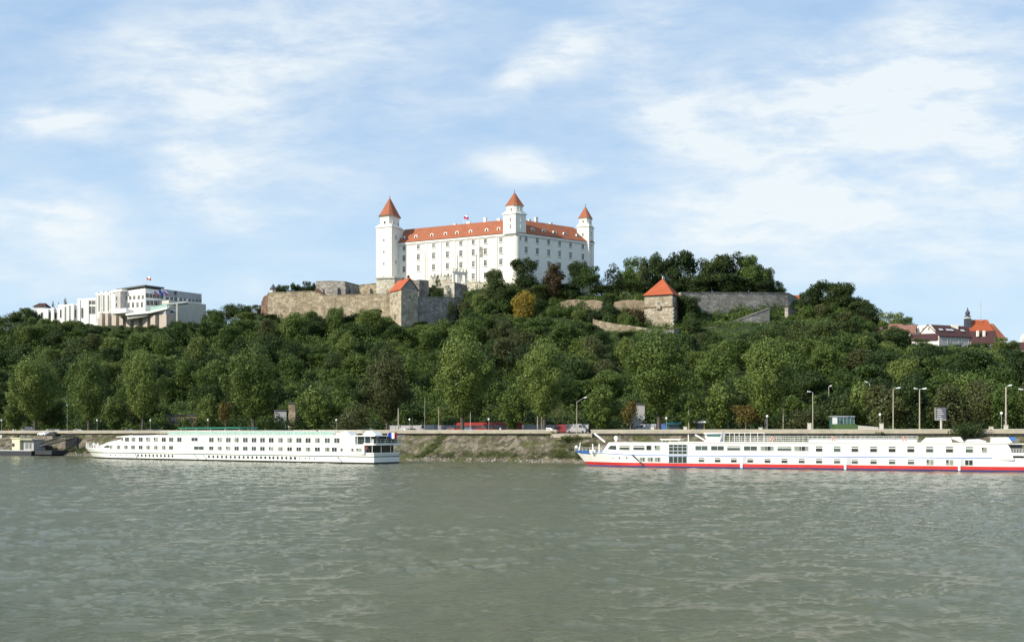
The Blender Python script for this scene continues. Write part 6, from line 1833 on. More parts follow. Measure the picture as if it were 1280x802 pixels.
# glazed entrance over two decks
for (z0, z1) in ((3.05, 5.0), (1.1, 2.45)):
    e = MB(); u0, u1 = Bs.u(836), Bs.u(858.6)
    sbox(Bs, u0 - .1, u1 + .1, -.03, .045, z0 - .1, z1 + .1, e)
    for k in range(4):
        a_, b_ = u0 + (u1 - u0) * (k + .06) / 4, u0 + (u1 - u0) * (k + .94) / 4
        e.face([Bs.W(a_, -.045, z0), Bs.W(b_, -.045, z0), Bs.W(b_, -.045, z1), Bs.W(a_, -.045, z1)], 1)
    if z1 > 3: sbox(Bs, u0, u1, -.055, -.035, z0 + .55, z0 + .68, e); sbox(Bs, u0, u1, -.055, -.035, z0 + 1.35, z0 + 1.45, e)
    e.build('entrance_glazing', [MATS['ship_grey'], MATS['ship_glass']], shipB)
# white fender columns across the red band
for px in (926.8, 1056.5, 1199):
    sbox(Bs, Bs.u(px - 1.4), Bs.u(px + 1.4), -.14, -.02, .15, 1.25).build('fender', MATS['lamp_white'], shipB)
    sbox(Bs, Bs.u(px + 1.8), Bs.u(px + 7.5), -.035, .0, 1.07, 2.5).build('side_door', MATS['ship_grey'], shipB)
# worn lettering strokes of the ship's name near the bow
mb = MB()
for k in range(10):
    a_ = Bs.u(729) + .24 * k; v = Bs.edge(a_ + .2) * 1.08 - .03
    mb.face([Bs.W(a_, v, 2.72 - .01 * k), Bs.W(a_ + .13, v - .02, 2.72 - .01 * k), Bs.W(a_ + .13, v - .02, 2.90 - .01 * k), Bs.W(a_, v, 2.90 - .01 * k)])
mb.build('name_lettering', MATS['ship_grey'], shipB)
# pilot house and deck gear
ph = [Bs.uz(884.5, 552.8, 4), Bs.uz(881.5, 544, 4), (Bs.u(882, 4), Bs.z(882, 541.9, 4)), Bs.uz(903, 541.9, 4), Bs.uz(901.5, 547, 4), Bs.uz(900, 552.8, 4)]
pil = profile(Bs, [(u, max(z, zr2)) for u, z in ph], 3.4, 7.6).build('wheelhouse', MATS['ship_white'], shipB)
profile(Bs, [Bs.uz(880.3, 542.2, 4), Bs.uz(881.3, 540.6, 4), Bs.uz(903.5, 540.4, 4), Bs.uz(904.5, 541.6, 4)], 3.0, 8.0).build('wheelhouse_roof', MATS['ship_white'], pil)
q = [Bs.uz(884, 545.6, 3.4), Bs.uz(883.5, 542.4, 3.4), Bs.uz(901, 542.4, 3.4), Bs.uz(900.5, 546, 3.4)]
MB().face([Bs.W(u, 3.37, z) for u, z in q]).build('wheelhouse_window', MATS['wheelhouse_glass'], pil)
def spar(name, v, a, b, r):
    MB().tube(Bs.W(Bs.u(a[0], v), v, Bs.z(a[0], a[1], v)), Bs.W(Bs.u(b[0], v), v, Bs.z(b[0], b[1], v)), r, r, 6).build(name, MATS['lamp_white'], shipB)
spar('folding_mast', 2.5, (869, 543), (884, 552), .16)
spar('signal_mast', .4, (860.5, 553), (860.5, 543), .11)
spar('folding_mast', 5.5, (743, 541.5), (756, 552), .2)
mb = MB(); c = Bs.W(Bs.u(770, 5), 5, zr2 + .2); mb.tube(c, c + Vector((0, 0, .45)), .25, .25); mb.ball(c + Vector((0, 0, .75)), .5); mb.build('radar_dome', MATS['lamp_white'], shipB)
sbox(Bs, Bs.u(826, 3), Bs.u(851, 3), 2.5, 6, zr2 + .55, zr2 + .75).build('deck_bench_roof', MATS['lamp_white'], shipB)
mb = MB()
for px in (828, 838, 849):
    for v in (2.7, 5.8): p = Bs.W(Bs.u(px, 3), v, zr2); mb.tube(p, p + Vector((0, 0, .6)), .05, n=4)
mb.build('roof_post', MATS['lamp_white'], shipB)
railing(Bs, shipB, Bs.u(904), Bs.u(1146), .3, zr2 + .16, 1.25, 40, 'ship_grey', 2)
railing(Bs, shipB, Bs.u(904), Bs.u(1146), Bs.B - .3, zr2 + .16, 1.25, 40, 'ship_grey', 2)
mb = MB()
for px in (905, 912, 918, 924, 931, 938, 947, 955):
    p = Bs.W(Bs.u(px, 2), 2, zr2); mb.tube(p, p + Vector((0, 0, 2.1)), .06, n=4)
mb.tube(Bs.W(Bs.u(905, 2), 2, zr2 + 2.1), Bs.W(Bs.u(955, 2), 2, zr2 + 2.1), .05, n=4); mb.build('awning_frame', MATS['lamp_white'], shipB)
sbox(Bs, Bs.u(1012, 5), Bs.u(1146, 5), 3.5, 8, zr2 + .17, zr2 + .8).build('deck_lockers', MATS['ship_grey'], shipB)
for px in (965, 1041.5, 1130): 
    mb = MB(); c = Bs.W(Bs.u(px), .2, zr2 + .85)
    for k in range(12):
        a0, a1 = 2 * math.pi * k / 12, 2 * math.pi * (k + 1) / 12
        P_ = lambda a: c + Vector((Bs.a[0] * .33 * math.cos(a), Bs.a[1] * .33 * math.cos(a), .33 * math.sin(a)))
        mb.tube(P_(a0), P_(a1), .10, n=5, m=0 if k % 3 else 1)
    mb.build('lifebuoy', [MATS['orange_paint'], MATS['lamp_white']], shipB)
# sloping white deck cabins and stern house
profile(Bs, [Bs.uz(1151, 552.5, 2), Bs.uz(1157, 546.8, 2), Bs.uz(1188, 546.4, 2), Bs.uz(1190, 552.5, 2)], 2, 8).build('deck_cabin', MATS['ship_white'], shipB)
profile(Bs, [Bs.uz(1189, 547.8, 2), Bs.uz(1189.5, 546.2, 2), Bs.uz(1200.5, 546.0, 2), Bs.uz(1205, 552, 2), Bs.uz(1200, 552, 2)], 2, 8).build('deck_cabin', MATS['ship_white'], shipB)
profile(Bs, [Bs.uz(1205, 552.5, 2), Bs.uz(1210, 549, 2), Bs.uz(1224, 548.4, 2), Bs.uz(1233, 551, 2), Bs.uz(1233, 552.5, 2)], 2.5, 7.5).build('covered_tender', MATS['ship_grey'], shipB)
profile(Bs, [Bs.uz(1240, 553, 1), Bs.uz(1240.5, 546.5, 1), Bs.uz(1260, 546.2, 1), Bs.uz(1265.5, 553, 1)], .6, 10.4).build('stern_house', MATS['ship_white'], shipB)
profile(Bs, [Bs.uz(1262, 549.5, 3), Bs.uz(1262.5, 545.8, 3), Bs.uz(1268.5, 546, 3), Bs.uz(1269, 551, 3)], 2, 9).build('blue_cover', MATS['ship_blue'], shipB)
ue = us2
sbox(Bs, Bs.u(1261), ue - .3, .0, Bs.B, zr2 - .12, zr2 + .0).build('aft_roof', MATS['ship_white'], shipB)
sbox(Bs, Bs.u(1262), ue - .3, .0, Bs.B, 3.15, 3.75).build('aft_deck', MATS['ship_white'], shipB)
sbox(Bs, Bs.u(1263), ue - 1.2, .9, Bs.B - .9, 3.75, 5.3).build('aft_saloon', MATS['window_dark'], shipB)
sbox(Bs, Bs.u(1266), ue - 1.0, .9, Bs.B - .9, 1.3, 3.15).build('aft_lounge', MATS['window_dark'], shipB)
railing(Bs, shipB, Bs.u(1263), ue - .3, .12, 3.75, .75, 6, name='aft_rail')
# bow fittings
mb = MB()
u = Bs.u(724, 5.5); mb.tube(Bs.W(u, 5.5, 3.6), Bs.W(u + .3, 5.5, 5.4), .12, .08); mb.ball(Bs.W(Bs.u(720.5, 5.5), 5.5, 4.3), .38)
for px in (741, 749): p = Bs.W(Bs.u(px, 2.5), 2.5, 3.0); mb.tube(p, p + Vector((0, 0, 2.1)), .13)
for px in (738, 740, 743.5): p = Bs.W(Bs.u(px, 1.8), 1.8, 3.1); mb.tube(p, p + Vector((0, 0, .6)), .2)
mb.build('bow_winch', MATS['lamp_white'], shipB)
railing(Bs, shipB, Bs.u(722, 5.5), Bs.u(752, 1.0), 3.5, 3.3, .9, 8, name='bow_rail')

# ------------------------------------------------------------------ work barge with gangway at the left
Cb = Ship(39.5, 344.0, R(-24), 9.0)
barge = thing('work_barge', 'dark work barge with cream cabin moored at the left edge', 'barge', tuple(Cb.W(Cb.u(0), 4.5, 0)), R(-24))
u0, u1 = Cb.u(-45), 0.0
profile(Cb, [(u0, .0 - .8), (u0, 1.65), (u1, 1.5), (u1 - .4, -.8)], 0, 9).build('hull', MATS['barge_dark'], barge)
sbox(Cb, u0, u1 - .2, -.04, .10, 1.58, 1.85).build('rubbing_strake', MATS['ship_grey'], barge)
c0, c1 = Cb.u(11.2), Cb.u(20.8)
zc = Cb.z(15, 548)
cab = sbox(Cb, c0, c1, 1.2, 6.5, 1.62, zc).build('cabin', MATS['cream_paint'], barge)
sbox(Cb, c0 - .3, c1 + .3, .9, 6.8, zc + .003, zc + .3).build('cabin_roof', MATS['cream_paint'], cab)
ship_window(Cb, barge, Cb.u(16.8, 1.2), 3.0, 4.1, 1.1, 'dark', v=1.16, frame='ship_grey')
c2, c3 = Cb.u(21.2), Cb.u(41.5, 2)
sbox(Cb, c2, min(c3, -.6), 2.2, 6.8, 1.62, Cb.z(30, 549.5)).build('deck_shed', MATS['grey_render'], barge)
sbox(Cb, c2 - .2, min(c3, -.6) + .5, 1.0, 7.0, Cb.z(30, 549.4), Cb.z(30, 548.6)).build('shed_roof', MATS['cream_paint'], barge)
for px, w in ((25.5, 1.8), (33.5, 1.3), (38, .8)): ship_window(Cb, barge, Cb.u(px, 2.2), 2.4, 4.2, w, 'half', v=2.15, frame='ship_grey')
sbox(Cb, Cb.u(41), Cb.u(49, 2), 4.5, 7.5, 1.62, 3.3).build('winch_house', MATS['barge_dark'], barge)
railing(Cb, barge, Cb.u(-30), Cb.u(10), .4, 1.6, 1.1, 14, 'steel_grey')
railing(Cb, barge, c2, c3, 1.2, Cb.z(30, 548.5), 1.1, 7, 'steel_grey')
mb = MB()
for px in (22.5, 31.5): p = Cb.W(Cb.u(px, 4), 4, Cb.z(30, 548.5)); mb.tube(p, p + Vector((0, 0, .9)), .3); mb.ball(p + Vector((0, 0, 1.1)), .4)
mb.build('deck_vent', MATS['boot_dark'], barge)
sbox(Cb, Cb.u(41), Cb.u(62), .8, 7.5, .4, 1.75).build('pontoon_bow', MATS['barge_dark'], barge)
# gangway truss from the barge to the pier
ga = Cb.W(Cb.u(50, 2), 2, 3.0); gb = Vector((*bank(spx(93, 1.8), 1.8), 6.0))
gang = thing('gangway', 'long sloping steel gangway from the barge up to the stone pier', 'gangway', tuple(ga))
ax = (gb - ga); L = ax.length; ax.normalize(); sd = Vector((-ax.y, ax.x, 0)).normalized() * .8
mb = MB()
mb.hull([ga - sd, gb - sd, gb + sd, ga + sd], [p + Vector((0, 0, .35)) for p in (ga - sd, gb - sd, gb + sd, ga + sd)])
mb.build('walkway', MATS['rust'], gang)
for sgn in (-1, 1):
    mb = MB()
    a_, b_ = ga + sd * sgn, gb + sd * sgn; upv = Vector((0, 0, 1.35))
    mb.tube(a_ + upv, b_ + upv, .17, n=5); mb.tube(a_, b_, .22, n=5)
    for k in range(13):
        p = a_.lerp(b_, k / 12); mb.tube(p, p + upv, .07, n=4)
        if k < 12: q_ = a_.lerp(b_, (k + 1) / 12); mb.tube(p, q_ + upv, .05, n=4)
    mb.build('handrail', MATS['barge_dark'], gang)

# ================================================================== street furniture
def globe_lamp():
    t = thing('globe_lamp', None, 'street lamp')
    mb = MB(); mb.tube((0, 0, 0), (0, 0, .5), .09, .07); mb.tube((0, 0, .5), (0, 0, 3.75), .05, .04); mb.build('post', MATS['steel_grey'], t)
    MB().ball((0, 0, 4.0), .30, 10).build('globe', MATS['lamp_white'], t, True)
    return t
GL = globe_lamp()
GLS = [(2, 18, 'white globe lamp at the left picture edge above the barge'), (84, 30, 'high white globe lamp against dark trees between first two poplars'), (28, 32, 'white globe lamp against dark trees above the barge deck shed'),
       (121.5, 17, 'white globe lamp above the bow of the green striped ship'), (188, 17, 'white globe lamp beside the tan foothill building'), (260, 17, 'white globe lamp above the green deck canopy'),
       (361, 19, 'white globe lamp in front of the narrow tan building'), (420.5, 17, 'white globe lamp left of the olive tree above the ship'), (512, 17, 'white globe lamp between the two thick posts right of the ship stern'),
       (494.5, 30, 'small white globe lamp beside the thick pale post'), (611, 17, 'white globe lamp in front of the red bus'), (833, 17, 'white globe lamp before the teal kiosk'), (959, 18, 'white globe lamp below the leaning limb poplar'),
       (1100, 20, 'white globe lamp right of the glass roofed shelter'), (1252, 18, 'white globe lamp near the right picture edge')]
for i, (px, d, lab) in enumerate(GLS):
    Y = ydep(px, d); hh = {84: 10.8, 28: 10.8}.get(px, None)
    top = {2: 525, 84: 506.5, 28: 506.5, 121.5: 525, 188: 525, 260: 524.6, 361: 533, 420.5: 524.6, 512: 524, 494.5: 524.6, 611: 523.8, 833: 522.5, 959: 520, 1100: 518, 1252: 516.3}[px]
    sc_ = (zat(top, Y) - PROM) / 4.0
    o = GL if i == 0 else copy_thing(GL, (0, 0, 0))
    o.location = (kx(px) * Y, Y, PROM); o.scale = (1, 1, sc_) if sc_ < 1.6 else (1.2, 1.2, sc_)
    if sc_ > 1.6:
        for c in o.children:
            if c.name.startswith('globe'): c.scale = (1, 1, 1 / sc_ * 1.2); c.location = (0, 0, 4.0 * (1 - 1 / sc_ * 1.2))
    o['label'] = lab; o['group'] = 'white globe lamps along the promenade'
def street_lamp(name, label, px, Y, py_top, arm=None, r=.13, mat='concrete', zb=PROM, pale_top=None):
    X = kx(px) * Y; H = zat(py_top, Y) - zb
    t = thing(name, label, 'street lamp', (X, Y, zb))
    mb = MB(); mb.tube((X, Y, zb), (X, Y, zb + 1.1), r * 1.3, r * 1.15); mb.tube((X, Y, zb + 1.1), (X, Y, zb + H), r, r * .65, 7); mb.build('post', MATS[mat], t)
    for (ax_, ay, dzz) in (arm or []):
        a0 = Vector((X, Y, zb + H - .1)); a1 = Vector((X + ax_, Y + ay, zb + H + dzz))
        MB().tube(a0, a1, .07, .05, 5).build('arm', MATS['steel_grey'], t)
        d = (a1 - a0); d.normalize(); mb = MB()
        h0 = a1 - d * .1; h1 = a1 + Vector((d.x, d.y, d.z * .3)) * .9
        mb.tube(h0, h1, .10, .15, 7); mb.ball(tuple((h0 + h1) / 2 - Vector((0, 0, .08))), .19, 8, sz=.55); mb.build('lamp_head', MATS['lamp_white'], t)
    return t
LP = [(498, 22, 510, None, .24, 'thick pale concrete post right of the ship stern trees'), (531, 30, 497, None, .09, 'thin tall grey post between thick post and red car'), (548.5, 24, 508, None, .13, 'white tall post beside the red car'),
      (588, 20, 515, None, .12, 'white post standing before the red bus'), (672, 26, 520, None, .2, 'pale post left of two under the tall poplar by the wall gap'), (677, 27, 521, None, .16, 'shorter pale post right of two under the tall poplar by the wall gap'),
      (721, 18, 502, [(1.9, -.2, 1.1)], .12, 'white street lamp with raised arm at the gap in the river wall'), (861, 24, 505, None, .14, 'pale post by the yellow kiosk, lamp on top'), (515.5, 34, 520, None, .1, 'thin grey post in the trees right of the ship stern'),
      (902, 34, 486, [(.1, -.3, .1)], .14, 'tall pale lamp post, left of the pair over the wheelhouse'), (909.5, 36, 492, None, .15, 'tall pale post, right of the pair over the wheelhouse'), (979, 24, 508, None, .12, 'grey post right of the leaning limb poplar'),
      (1016, 20, 490, [(-.6, -.2, .1)], .14, 'tall grey street lamp with short head to the left, before dark trees'), (1036, 38, 483, [(.1, -.4, .1)], .13, 'tall lamp post above the glass roofed shelter'), (1087, 38, 479, [(-.5, 0, .3)], .15, 'tall lamp post rising among trees right of the shelter'),
      (1116.5, 20, 486, [(.7, -.2, .2)], .15, 'grey street lamp with single arm left of the double headed lamp'), (1149.5, 20, 486, [(-.6, -.2, .05), (.6, -.2, .05)], .17, 'double headed street lamp left of the billboard'),
      (1257.5, 20, 483, [(.5, 0, .2)], .22, 'thick pale street lamp post near the right picture edge'), (1287, 20, 489, [(-1.6, -.1, .45)], .12, 'white armed street lamp reaching in from the right picture edge')]
for px, d, top, arm, r, lab in LP: street_lamp('street_lamp' if arm else 'lamp_post', lab, px, ydep(px, d), top, arm, r)
# roadside billboard
Y = ydep(1176, 20); X = kx(1176.5) * Y
bb = thing('billboard', 'roadside billboard on a single post right of the double headed lamp', 'billboard', (X, Y, PROM))
MB().tube((X, Y, PROM), (X, Y, zat(523, Y)), .28, .26, 8).build('post', MATS['concrete_pale'], bb)
z0, z1 = zat(524, Y), zat(509, Y)
ba = (.62, -.78)
mb = MB(); mb.box((X, Y, z0), (2.6, .5, z1 - z0), ba); bx = mb.build('panel', MATS['slate_dark'], bb)
MB().box((X - .78 * .0, Y, z0 - .15), (2.8, .62, .147), ba).build('frame', MATS['steel_grey'], bb)
mb = MB(); c = Vector((X, Y, 0)); n_ = Vector((ba[1], -ba[0], 0)); a_ = Vector((*ba, 0))
e0 = c - a_ * 1.31 + n_ * .25; e1 = c - a_ * 1.31 - n_ * .25
mb.box((X - ba[0] * 1.36, Y - ba[1] * 1.36, z0), (.1, .52, z1 - z0), ba); mb.build('side_board', MATS['concrete_pale'], bb)
mb = MB()
for k in range(5):
    p = c + n_ * .262 - a_ * (.9 - .1 * (k % 2)); q_ = c + n_ * .262 + a_ * (.2 + .25 * ((k * 7) % 3)); zz = z1 - .5 - k * .48
    mb.face([(p.x, p.y, zz - .13), (q_.x, q_.y, zz - .13), (q_.x, q_.y, zz + .08), (p.x, p.y, zz + .08)])
mb.build('poster_print', MATS['grey_cladding'], bb)

# ---- vehicles
def car_proto(name, L=4.4, W=1.75, H=1.45, van=False):
    t = thing(name, None, 'van' if van else 'car')
    if van: side = [(-L / 2, .35), (L / 2, .35), (L / 2, H), (-L / 2 + 1.3, H), (-L / 2 + .55, H * .55), (-L / 2 + .05, H * .48)]
    else: side = [(-L / 2, .32), (L / 2, .32), (L / 2 - .05, .85), (L / 2 - .35, .95), (L / 2 - 1.0, H), (-.35, H), (-1.15, .95), (-L / 2 + .1, .78)]
    mb = MB(); n = len(side); i = 0
    lo = [(x, -W / 2, z) for x, z in side]; hi = [(x, W / 2, z) for x, z in side]
    def tw(p, s): x, y, z = p; k = 1 - .14 * max(0, (z - .95) / max(.1, H - .95)) * (0 if van else 1); return (x, y * k, z)
    lo = [tw(p, 0) for p in lo]; hi = [tw(p, 0) for p in hi]
    mb.face(lo); mb.face(list(reversed(hi)))
    for k in range(n): j = (k + 1) % n; mb.face([lo[j], lo[k], hi[k], hi[j]])
    body = mb.build('body', MATS['silver_paint'], t)
    mb = MB()
    for sgn in (-1, 1):
        y = sgn * (W / 2 + .012) * (1 if van else .955)
        if van: q = [(-L / 2 + .75, H * .62), (-L / 2 + 1.9, H * .62), (-L / 2 + 1.9, H * .9), (-L / 2 + 1.35, H * .9)]
        else: q = [(-.95, 1.0), (L / 2 - .65, 1.0), (L / 2 - 1.1, H - .1), (-.3, H - .1)]
        pts = [(x, y, z) for x, z in q]
        mb.face(pts if sgn < 0 else list(reversed(pts)))
    mb.build('side_window', MATS['window_dark'], body)
    for x in (-L / 2 + .85, L / 2 - .85):
        for sgn in (-1, 1):
            w = MB(); y = sgn * (W / 2 - .1)
            w.tube((x, y - .1, .33), (x, y + .13 * sgn, .33), .33, .33, 12); w.build('wheel', MATS['rubber'], t)
    MB().box((-L / 2 + .04, -W / 2 + .3, .6), (.1, .35, .16)).box((-L / 2 + .04, W / 2 - .3, .6), (.1, .35, .16)).build('headlight', MATS['lamp_white'], body)
    return t
PC, PV = car_proto('parked_car'), car_proto('delivery_van', 5.4, 2.0, 2.4, True)
def recolour(o, mat):
    for c in o.children:
        if c.name.startswith('body'):
            c.data = c.data.copy(); c.data.materials[0] = MATS[mat]
first = {}
heading = math.atan2(BU[1], BU[0])
def vehicle(p, px, d, mat, label, flip=False, group='vehicles along the riverside road', z=PROM + .03, sc=1.0):
    Y = ydep(px, d)
    if p.name not in first: first[p.name] = 1; o = p
    else: o = copy_thing(p, (0, 0, 0))
    o.location = (kx(px) * Y, Y, z); o.rotation_euler = (0, 0, heading + (math.pi if flip else 0)); o.scale = (sc, sc, sc)
    recolour(o, mat); o['label'] = label; o['group'] = group
CARS = [(29, 43, 'silver_paint', 'pale grey car on the road behind the promenade above the barge'), (61.5, 37, 'white_paint', 'white car right of the first big poplar trunk'), (70, 37.5, 'white_paint', 'white car close behind another white car near the first big poplar'),
        (74.5, 42, 'silver_paint', 'silver car between the first two poplars'), (80, 38, 'dark_car', 'dark car at the second poplar'), (98, 42, 'white_paint', 'small white car right of the second poplar trunk'),
        (162, 38, 'silver_paint', 'silver car left of the third poplar trunk'), (187, 38, 'dark_car', 'dark car right of the third poplar trunk'), (200, 42, 'blue_paint', 'blue car before the tan foothill building'),
        (452, 42, 'white_paint', 'white car below the olive tree'), (462, 38, 'silver_paint', 'silver car left of the olive dark poplar trunk'), (563, 36, 'red_paint', 'red car between two white posts'),
        (503, 42, 'silver_paint', 'silver car behind the globe lamp right of the ship stern'), (516, 38, 'dark_car', 'dark car right of the globe lamp near the ship stern'), (585, 30, 'blue_paint', 'blue car in front of the red bus'), (688, 40, 'silver_paint', 'silver car right of the wall gap poplar'), (1108, 34, 'silver_paint', 'pale blue grey car right of the white kerb wall'),
        (1097, 24, 'dark_car', 'dark car just behind the globe lamp right of the shelter')]
for px, d, m_, lab in CARS: vehicle(PC, px, d, m_, lab, flip=(int(px) % 2 == 0), sc=1.05)
VANS = [(722, 30, 'grey_cladding', 'grey van behind the arm lamp at the wall gap'), (809, 40, 'silver_paint', 'grey van right of the small orange tree'), (821, 42, 'blue_paint', 'bluish van behind the broadest riverside poplar trunk'),
        (40, 42, 'slate_dark', 'dark grey van left of the first big poplar trunk'), (703.5, 44, 'maroon_paint', 'dark red van left of the arm lamp'), (535, 42, 'silver_paint', 'grey van beside the thin tall post')]
for px, d, m_, lab in VANS: vehicle(PV, px, d, m_, lab, flip=(int(px) % 2 == 0), sc=1.1)
# articulated red bus
def bus(px0, px1, d, label):
    Y0, Y1 = ydep(px0, d), ydep(px1, d); a = Vector((kx(px0) * Y0, Y0, PROM + .03)); b_ = Vector((kx(px1) * Y1, Y1, PROM + .03))
    L = (b_ - a).length; ax_ = (BU[0], BU[1]); z = a.z
    t = thing('articulated_bus', label, 'bus', tuple((a + b_) / 2), heading)
    ax_ = ((b_ - a).x / L, (b_ - a).y / L)
    def part(f0, f1, nm):
        p = a.lerp(b_, (f0 + f1) / 2); w = L * (f1 - f0)
        o = MB().box((p.x, p.y, z + .35), (w, 2.5, 2.7), ax_).build(nm, MATS['red_paint'], t)
        MB().box((p.x, p.y, z + 3.053), (w - .3, 2.2, .22), ax_).build('roof', MATS['red_paint'], o)
        n_ = max(3, int(w / 1.7))
        for k in range(n_):
            q = a.lerp(b_, f0 + (f1 - f0) * (k + .5) / n_)
            MB().box((q.x, q.y, z + 1.45), (w / n_ - .18, 2.54, 1.0), ax_).build('window', MATS['window_dark'], o)
        for k in ((.18, .82)):
            q = a.lerp(b_, f0 + (f1 - f0) * k); dv = Vector((ax_[1], -ax_[0], 0))
            MB().tube(q + dv * 1.28 + Vector((0, 0, .48)), q - dv * 1.28 + Vector((0, 0, .48)), .48, .48, 12).build('wheel', MATS['rubber'], o)
    part(0, .5, 'front_section'); part(.53, 1, 'rear_section')
    p = a.lerp(b_, .515); MB().box((p.x, p.y, z + .5), (L * .03, 2.2, 2.4), ax_).build('bellows', MATS['boot_dark'], t)
bus(573, 650, 40, 'long red articulated bus half hidden by the big poplar')
# grey barrier wall behind the road
s0_, s1_ = spx(486, 46), spx(735, 46)
mb = MB(); c = bank((s0_ + s1_) / 2, 46.4); mb.box((c[0], c[1], PROM), (s1_ - s0_, .3, 2.6), BU)
for k in range(18): q = bank(s0_ + (s1_ - s0_) * k / 17, 46.15); mb.box((q[0], q[1], PROM), (.25, .25, 2.75), BU)
solid('noise_barrier', mb, [MATS['grey_cladding']], 'long low grey barrier wall behind the road and the red bus', 'barrier')
# small boat-like light car on the ledge before the left wall
q = bank(spx(55, 10), 10.2); mb = MB(); c0 = bank(spx(59, 10), 9.8)
mb.box((c0[0], c0[1], 4.2), (9.5, 3.0, 2.35), BU); solid('bank_platform', mb, [MATS['quay_stone']], 'stone platform built into the bank left of the gangway pier', 'platform')
def extra_car(px, d, z, mat, label):
    Y = ydep(px, d); o = copy_thing(PC, (kx(px) * Y, Y, z), heading); recolour(o, mat); o['label'] = label; o['group'] = 'cars on the bank platform'; o.scale = (.95, .95, .95)
extra_car(54, 9.8, 6.56, 'white_paint', 'pale car on the stone platform left of the gangway pier')
extra_car(65.5, 9.8, 6.56, 'dark_car', 'black car on the stone platform beside the pale car')
# stalls and kiosks behind the right part of the wall
def kiosk(name, label, px0, px1, py0, d, mat, roof):
    Y = ydep((px0 + px1) / 2, d); x0, x1 = kx(px0) * Y, kx(px1) * Y; z1 = zat(py0, Y)
    t = thing(name, label, 'kiosk', ((x0 + x1) / 2, Y, PROM))
    MB().prism([(x0, Y), (x1, Y), (x1, Y + 2.5), (x0, Y + 2.5)], PROM, z1).build('wall', MATS[mat], t)
    MB().hull([(x0 - .3, Y - .8, z1 + .003), (x1 + .3, Y - .8, z1 + .003), (x1 + .3, Y + 2.8, z1 + .003), (x0 - .3, Y + 2.8, z1 + .003)], [(x0, Y, z1 + .6), (x1, Y, z1 + .6), (x1, Y + 2.4, z1 + .6), (x0, Y + 2.4, z1 + .6)]).build('awning', MATS[roof], t)
    MB().face([(x0 + .3, Y - .012, PROM + .9), (x1 - .3, Y - .012, PROM + .9), (x1 - .3, Y - .012, z1 - .2), (x0 + .3, Y - .012, z1 - .2)]).build('counter_opening', MATS['window_dark'], t)
kiosk('kiosk', 'teal kiosk with canvas awning below the broadest poplar', 834, 850, 530, 26, 'teal_paint', 'teal_paint')
kiosk('kiosk', 'yellow and white kiosk right of the teal kiosk', 866, 881, 528, 26, 'yellow_paint', 'white_paint')
# glass roofed shelter on its patch of lawn, with pale kerb wall
Y = ydep(1060, 26); x0, x1 = kx(1046) * Y, kx(1073) * Y
mb = MB(); mb.hull([(x0 - .5, Y - 3, PROM), (x1 + .3, Y - 3, PROM), (x1 + .3, Y + 3, PROM), (x0 - .5, Y + 3, PROM)], [(x0 - .5, Y - 3, zat(535, Y)), (x1 + .3, Y - 3, zat(535, Y)), (x1 + .3, Y + 3, zat(529.5, Y)), (x0 - .5, Y + 3, zat(529.5, Y))])
tag(mb.build('lawn_ground', MATS['lawn']), 'small sloping lawn below the glass shelter', 'lawn', kind='structure')
t = thing('glass_shelter', 'bluish glass walled shelter on a small lawn under dark trees', 'shelter', ((x0 + x1) / 2, Y + 3.2, PROM))
z0, z1 = zat(530, Y + 3), zat(521, Y + 3)
MB().prism([(x0, Y + 3.2), (x1, Y + 3.2), (x1, Y + 6), (x0, Y + 6)], PROM, z1).build('glass_wall', MATS['wheelhouse_glass'], t)
MB().prism([(x0 - .2, Y + 3.0), (x1 + .2, Y + 3.0), (x1 + .2, Y + 6.2), (x0 - .2, Y + 6.2)], z1 + .003, z1 + .3).build('roof', MATS['silver_paint'], t)
mb = MB()
for k in range(7): x = x0 + (x1 - x0) * k / 6; mb.box((x, Y + 3.17, PROM), (.12, .1, z1 - PROM))
mb.build('mullion', MATS['silver_paint'], t)
MB().prism([(x0 - .1, Y + 3.1), (x0 + 1.1, Y + 3.1), (x0 + 1.1, Y + 3.18), (x0 - .1, Y + 3.18)], z0, z1 - .1).build('timetable_board', MATS['white_paint'], t)
mb = MB(); Y = ydep(1084, 18); P_ = [at(1073.5, 531.5, Y), at(1097, 533.5, Y)]
mb.hull([(P_[0].x, Y, PROM), (P_[1].x, Y - .5, PROM), (P_[1].x, Y, PROM), (P_[0].x, Y + .5, PROM)], [(P_[0].x, Y, P_[0].z), (P_[1].x, Y - .5, P_[1].z), (P_[1].x, Y, P_[1].z), (P_[0].x, Y + .5, P_[0].z)])
solid('kerb_wall', mb, [MATS['concrete_pale']], 'low pale sloping kerb wall right of the lawn and shelter', 'wall')
for px, py, lab in ((1012, 529, 'small white cabinet beside the tall grey street lamp'), (1239, 533.5, 'pale stone bollard left of the right end globe lamp'), (1257.5, 531.5, 'white cabinet at the foot of the thick pale lamp post'), (951, 534.5, 'white cabinet on the wall below the leaning limb poplar'), (857, 533.5, 'white bollard by the yellow kiosk'), (816, 533.5, 'short white bollard near the grey vans'), (1102, 529.5, 'white cabinet beside the globe lamp near the shelter')):
    Y = ydep(px, 15); c = at(px, py, Y); mb = MB(); mb.box((c.x, c.y, PROM), (.9, .6, c.z - PROM), BU); mb.box((c.x, c.y, c.z + .003), (1.05, .75, .12), BU)
    solid('cabinet' if 'cabinet' in lab else 'bollard', mb, [MATS['concrete_pale']], lab, 'cabinet' if 'cabinet' in lab else 'bollard')
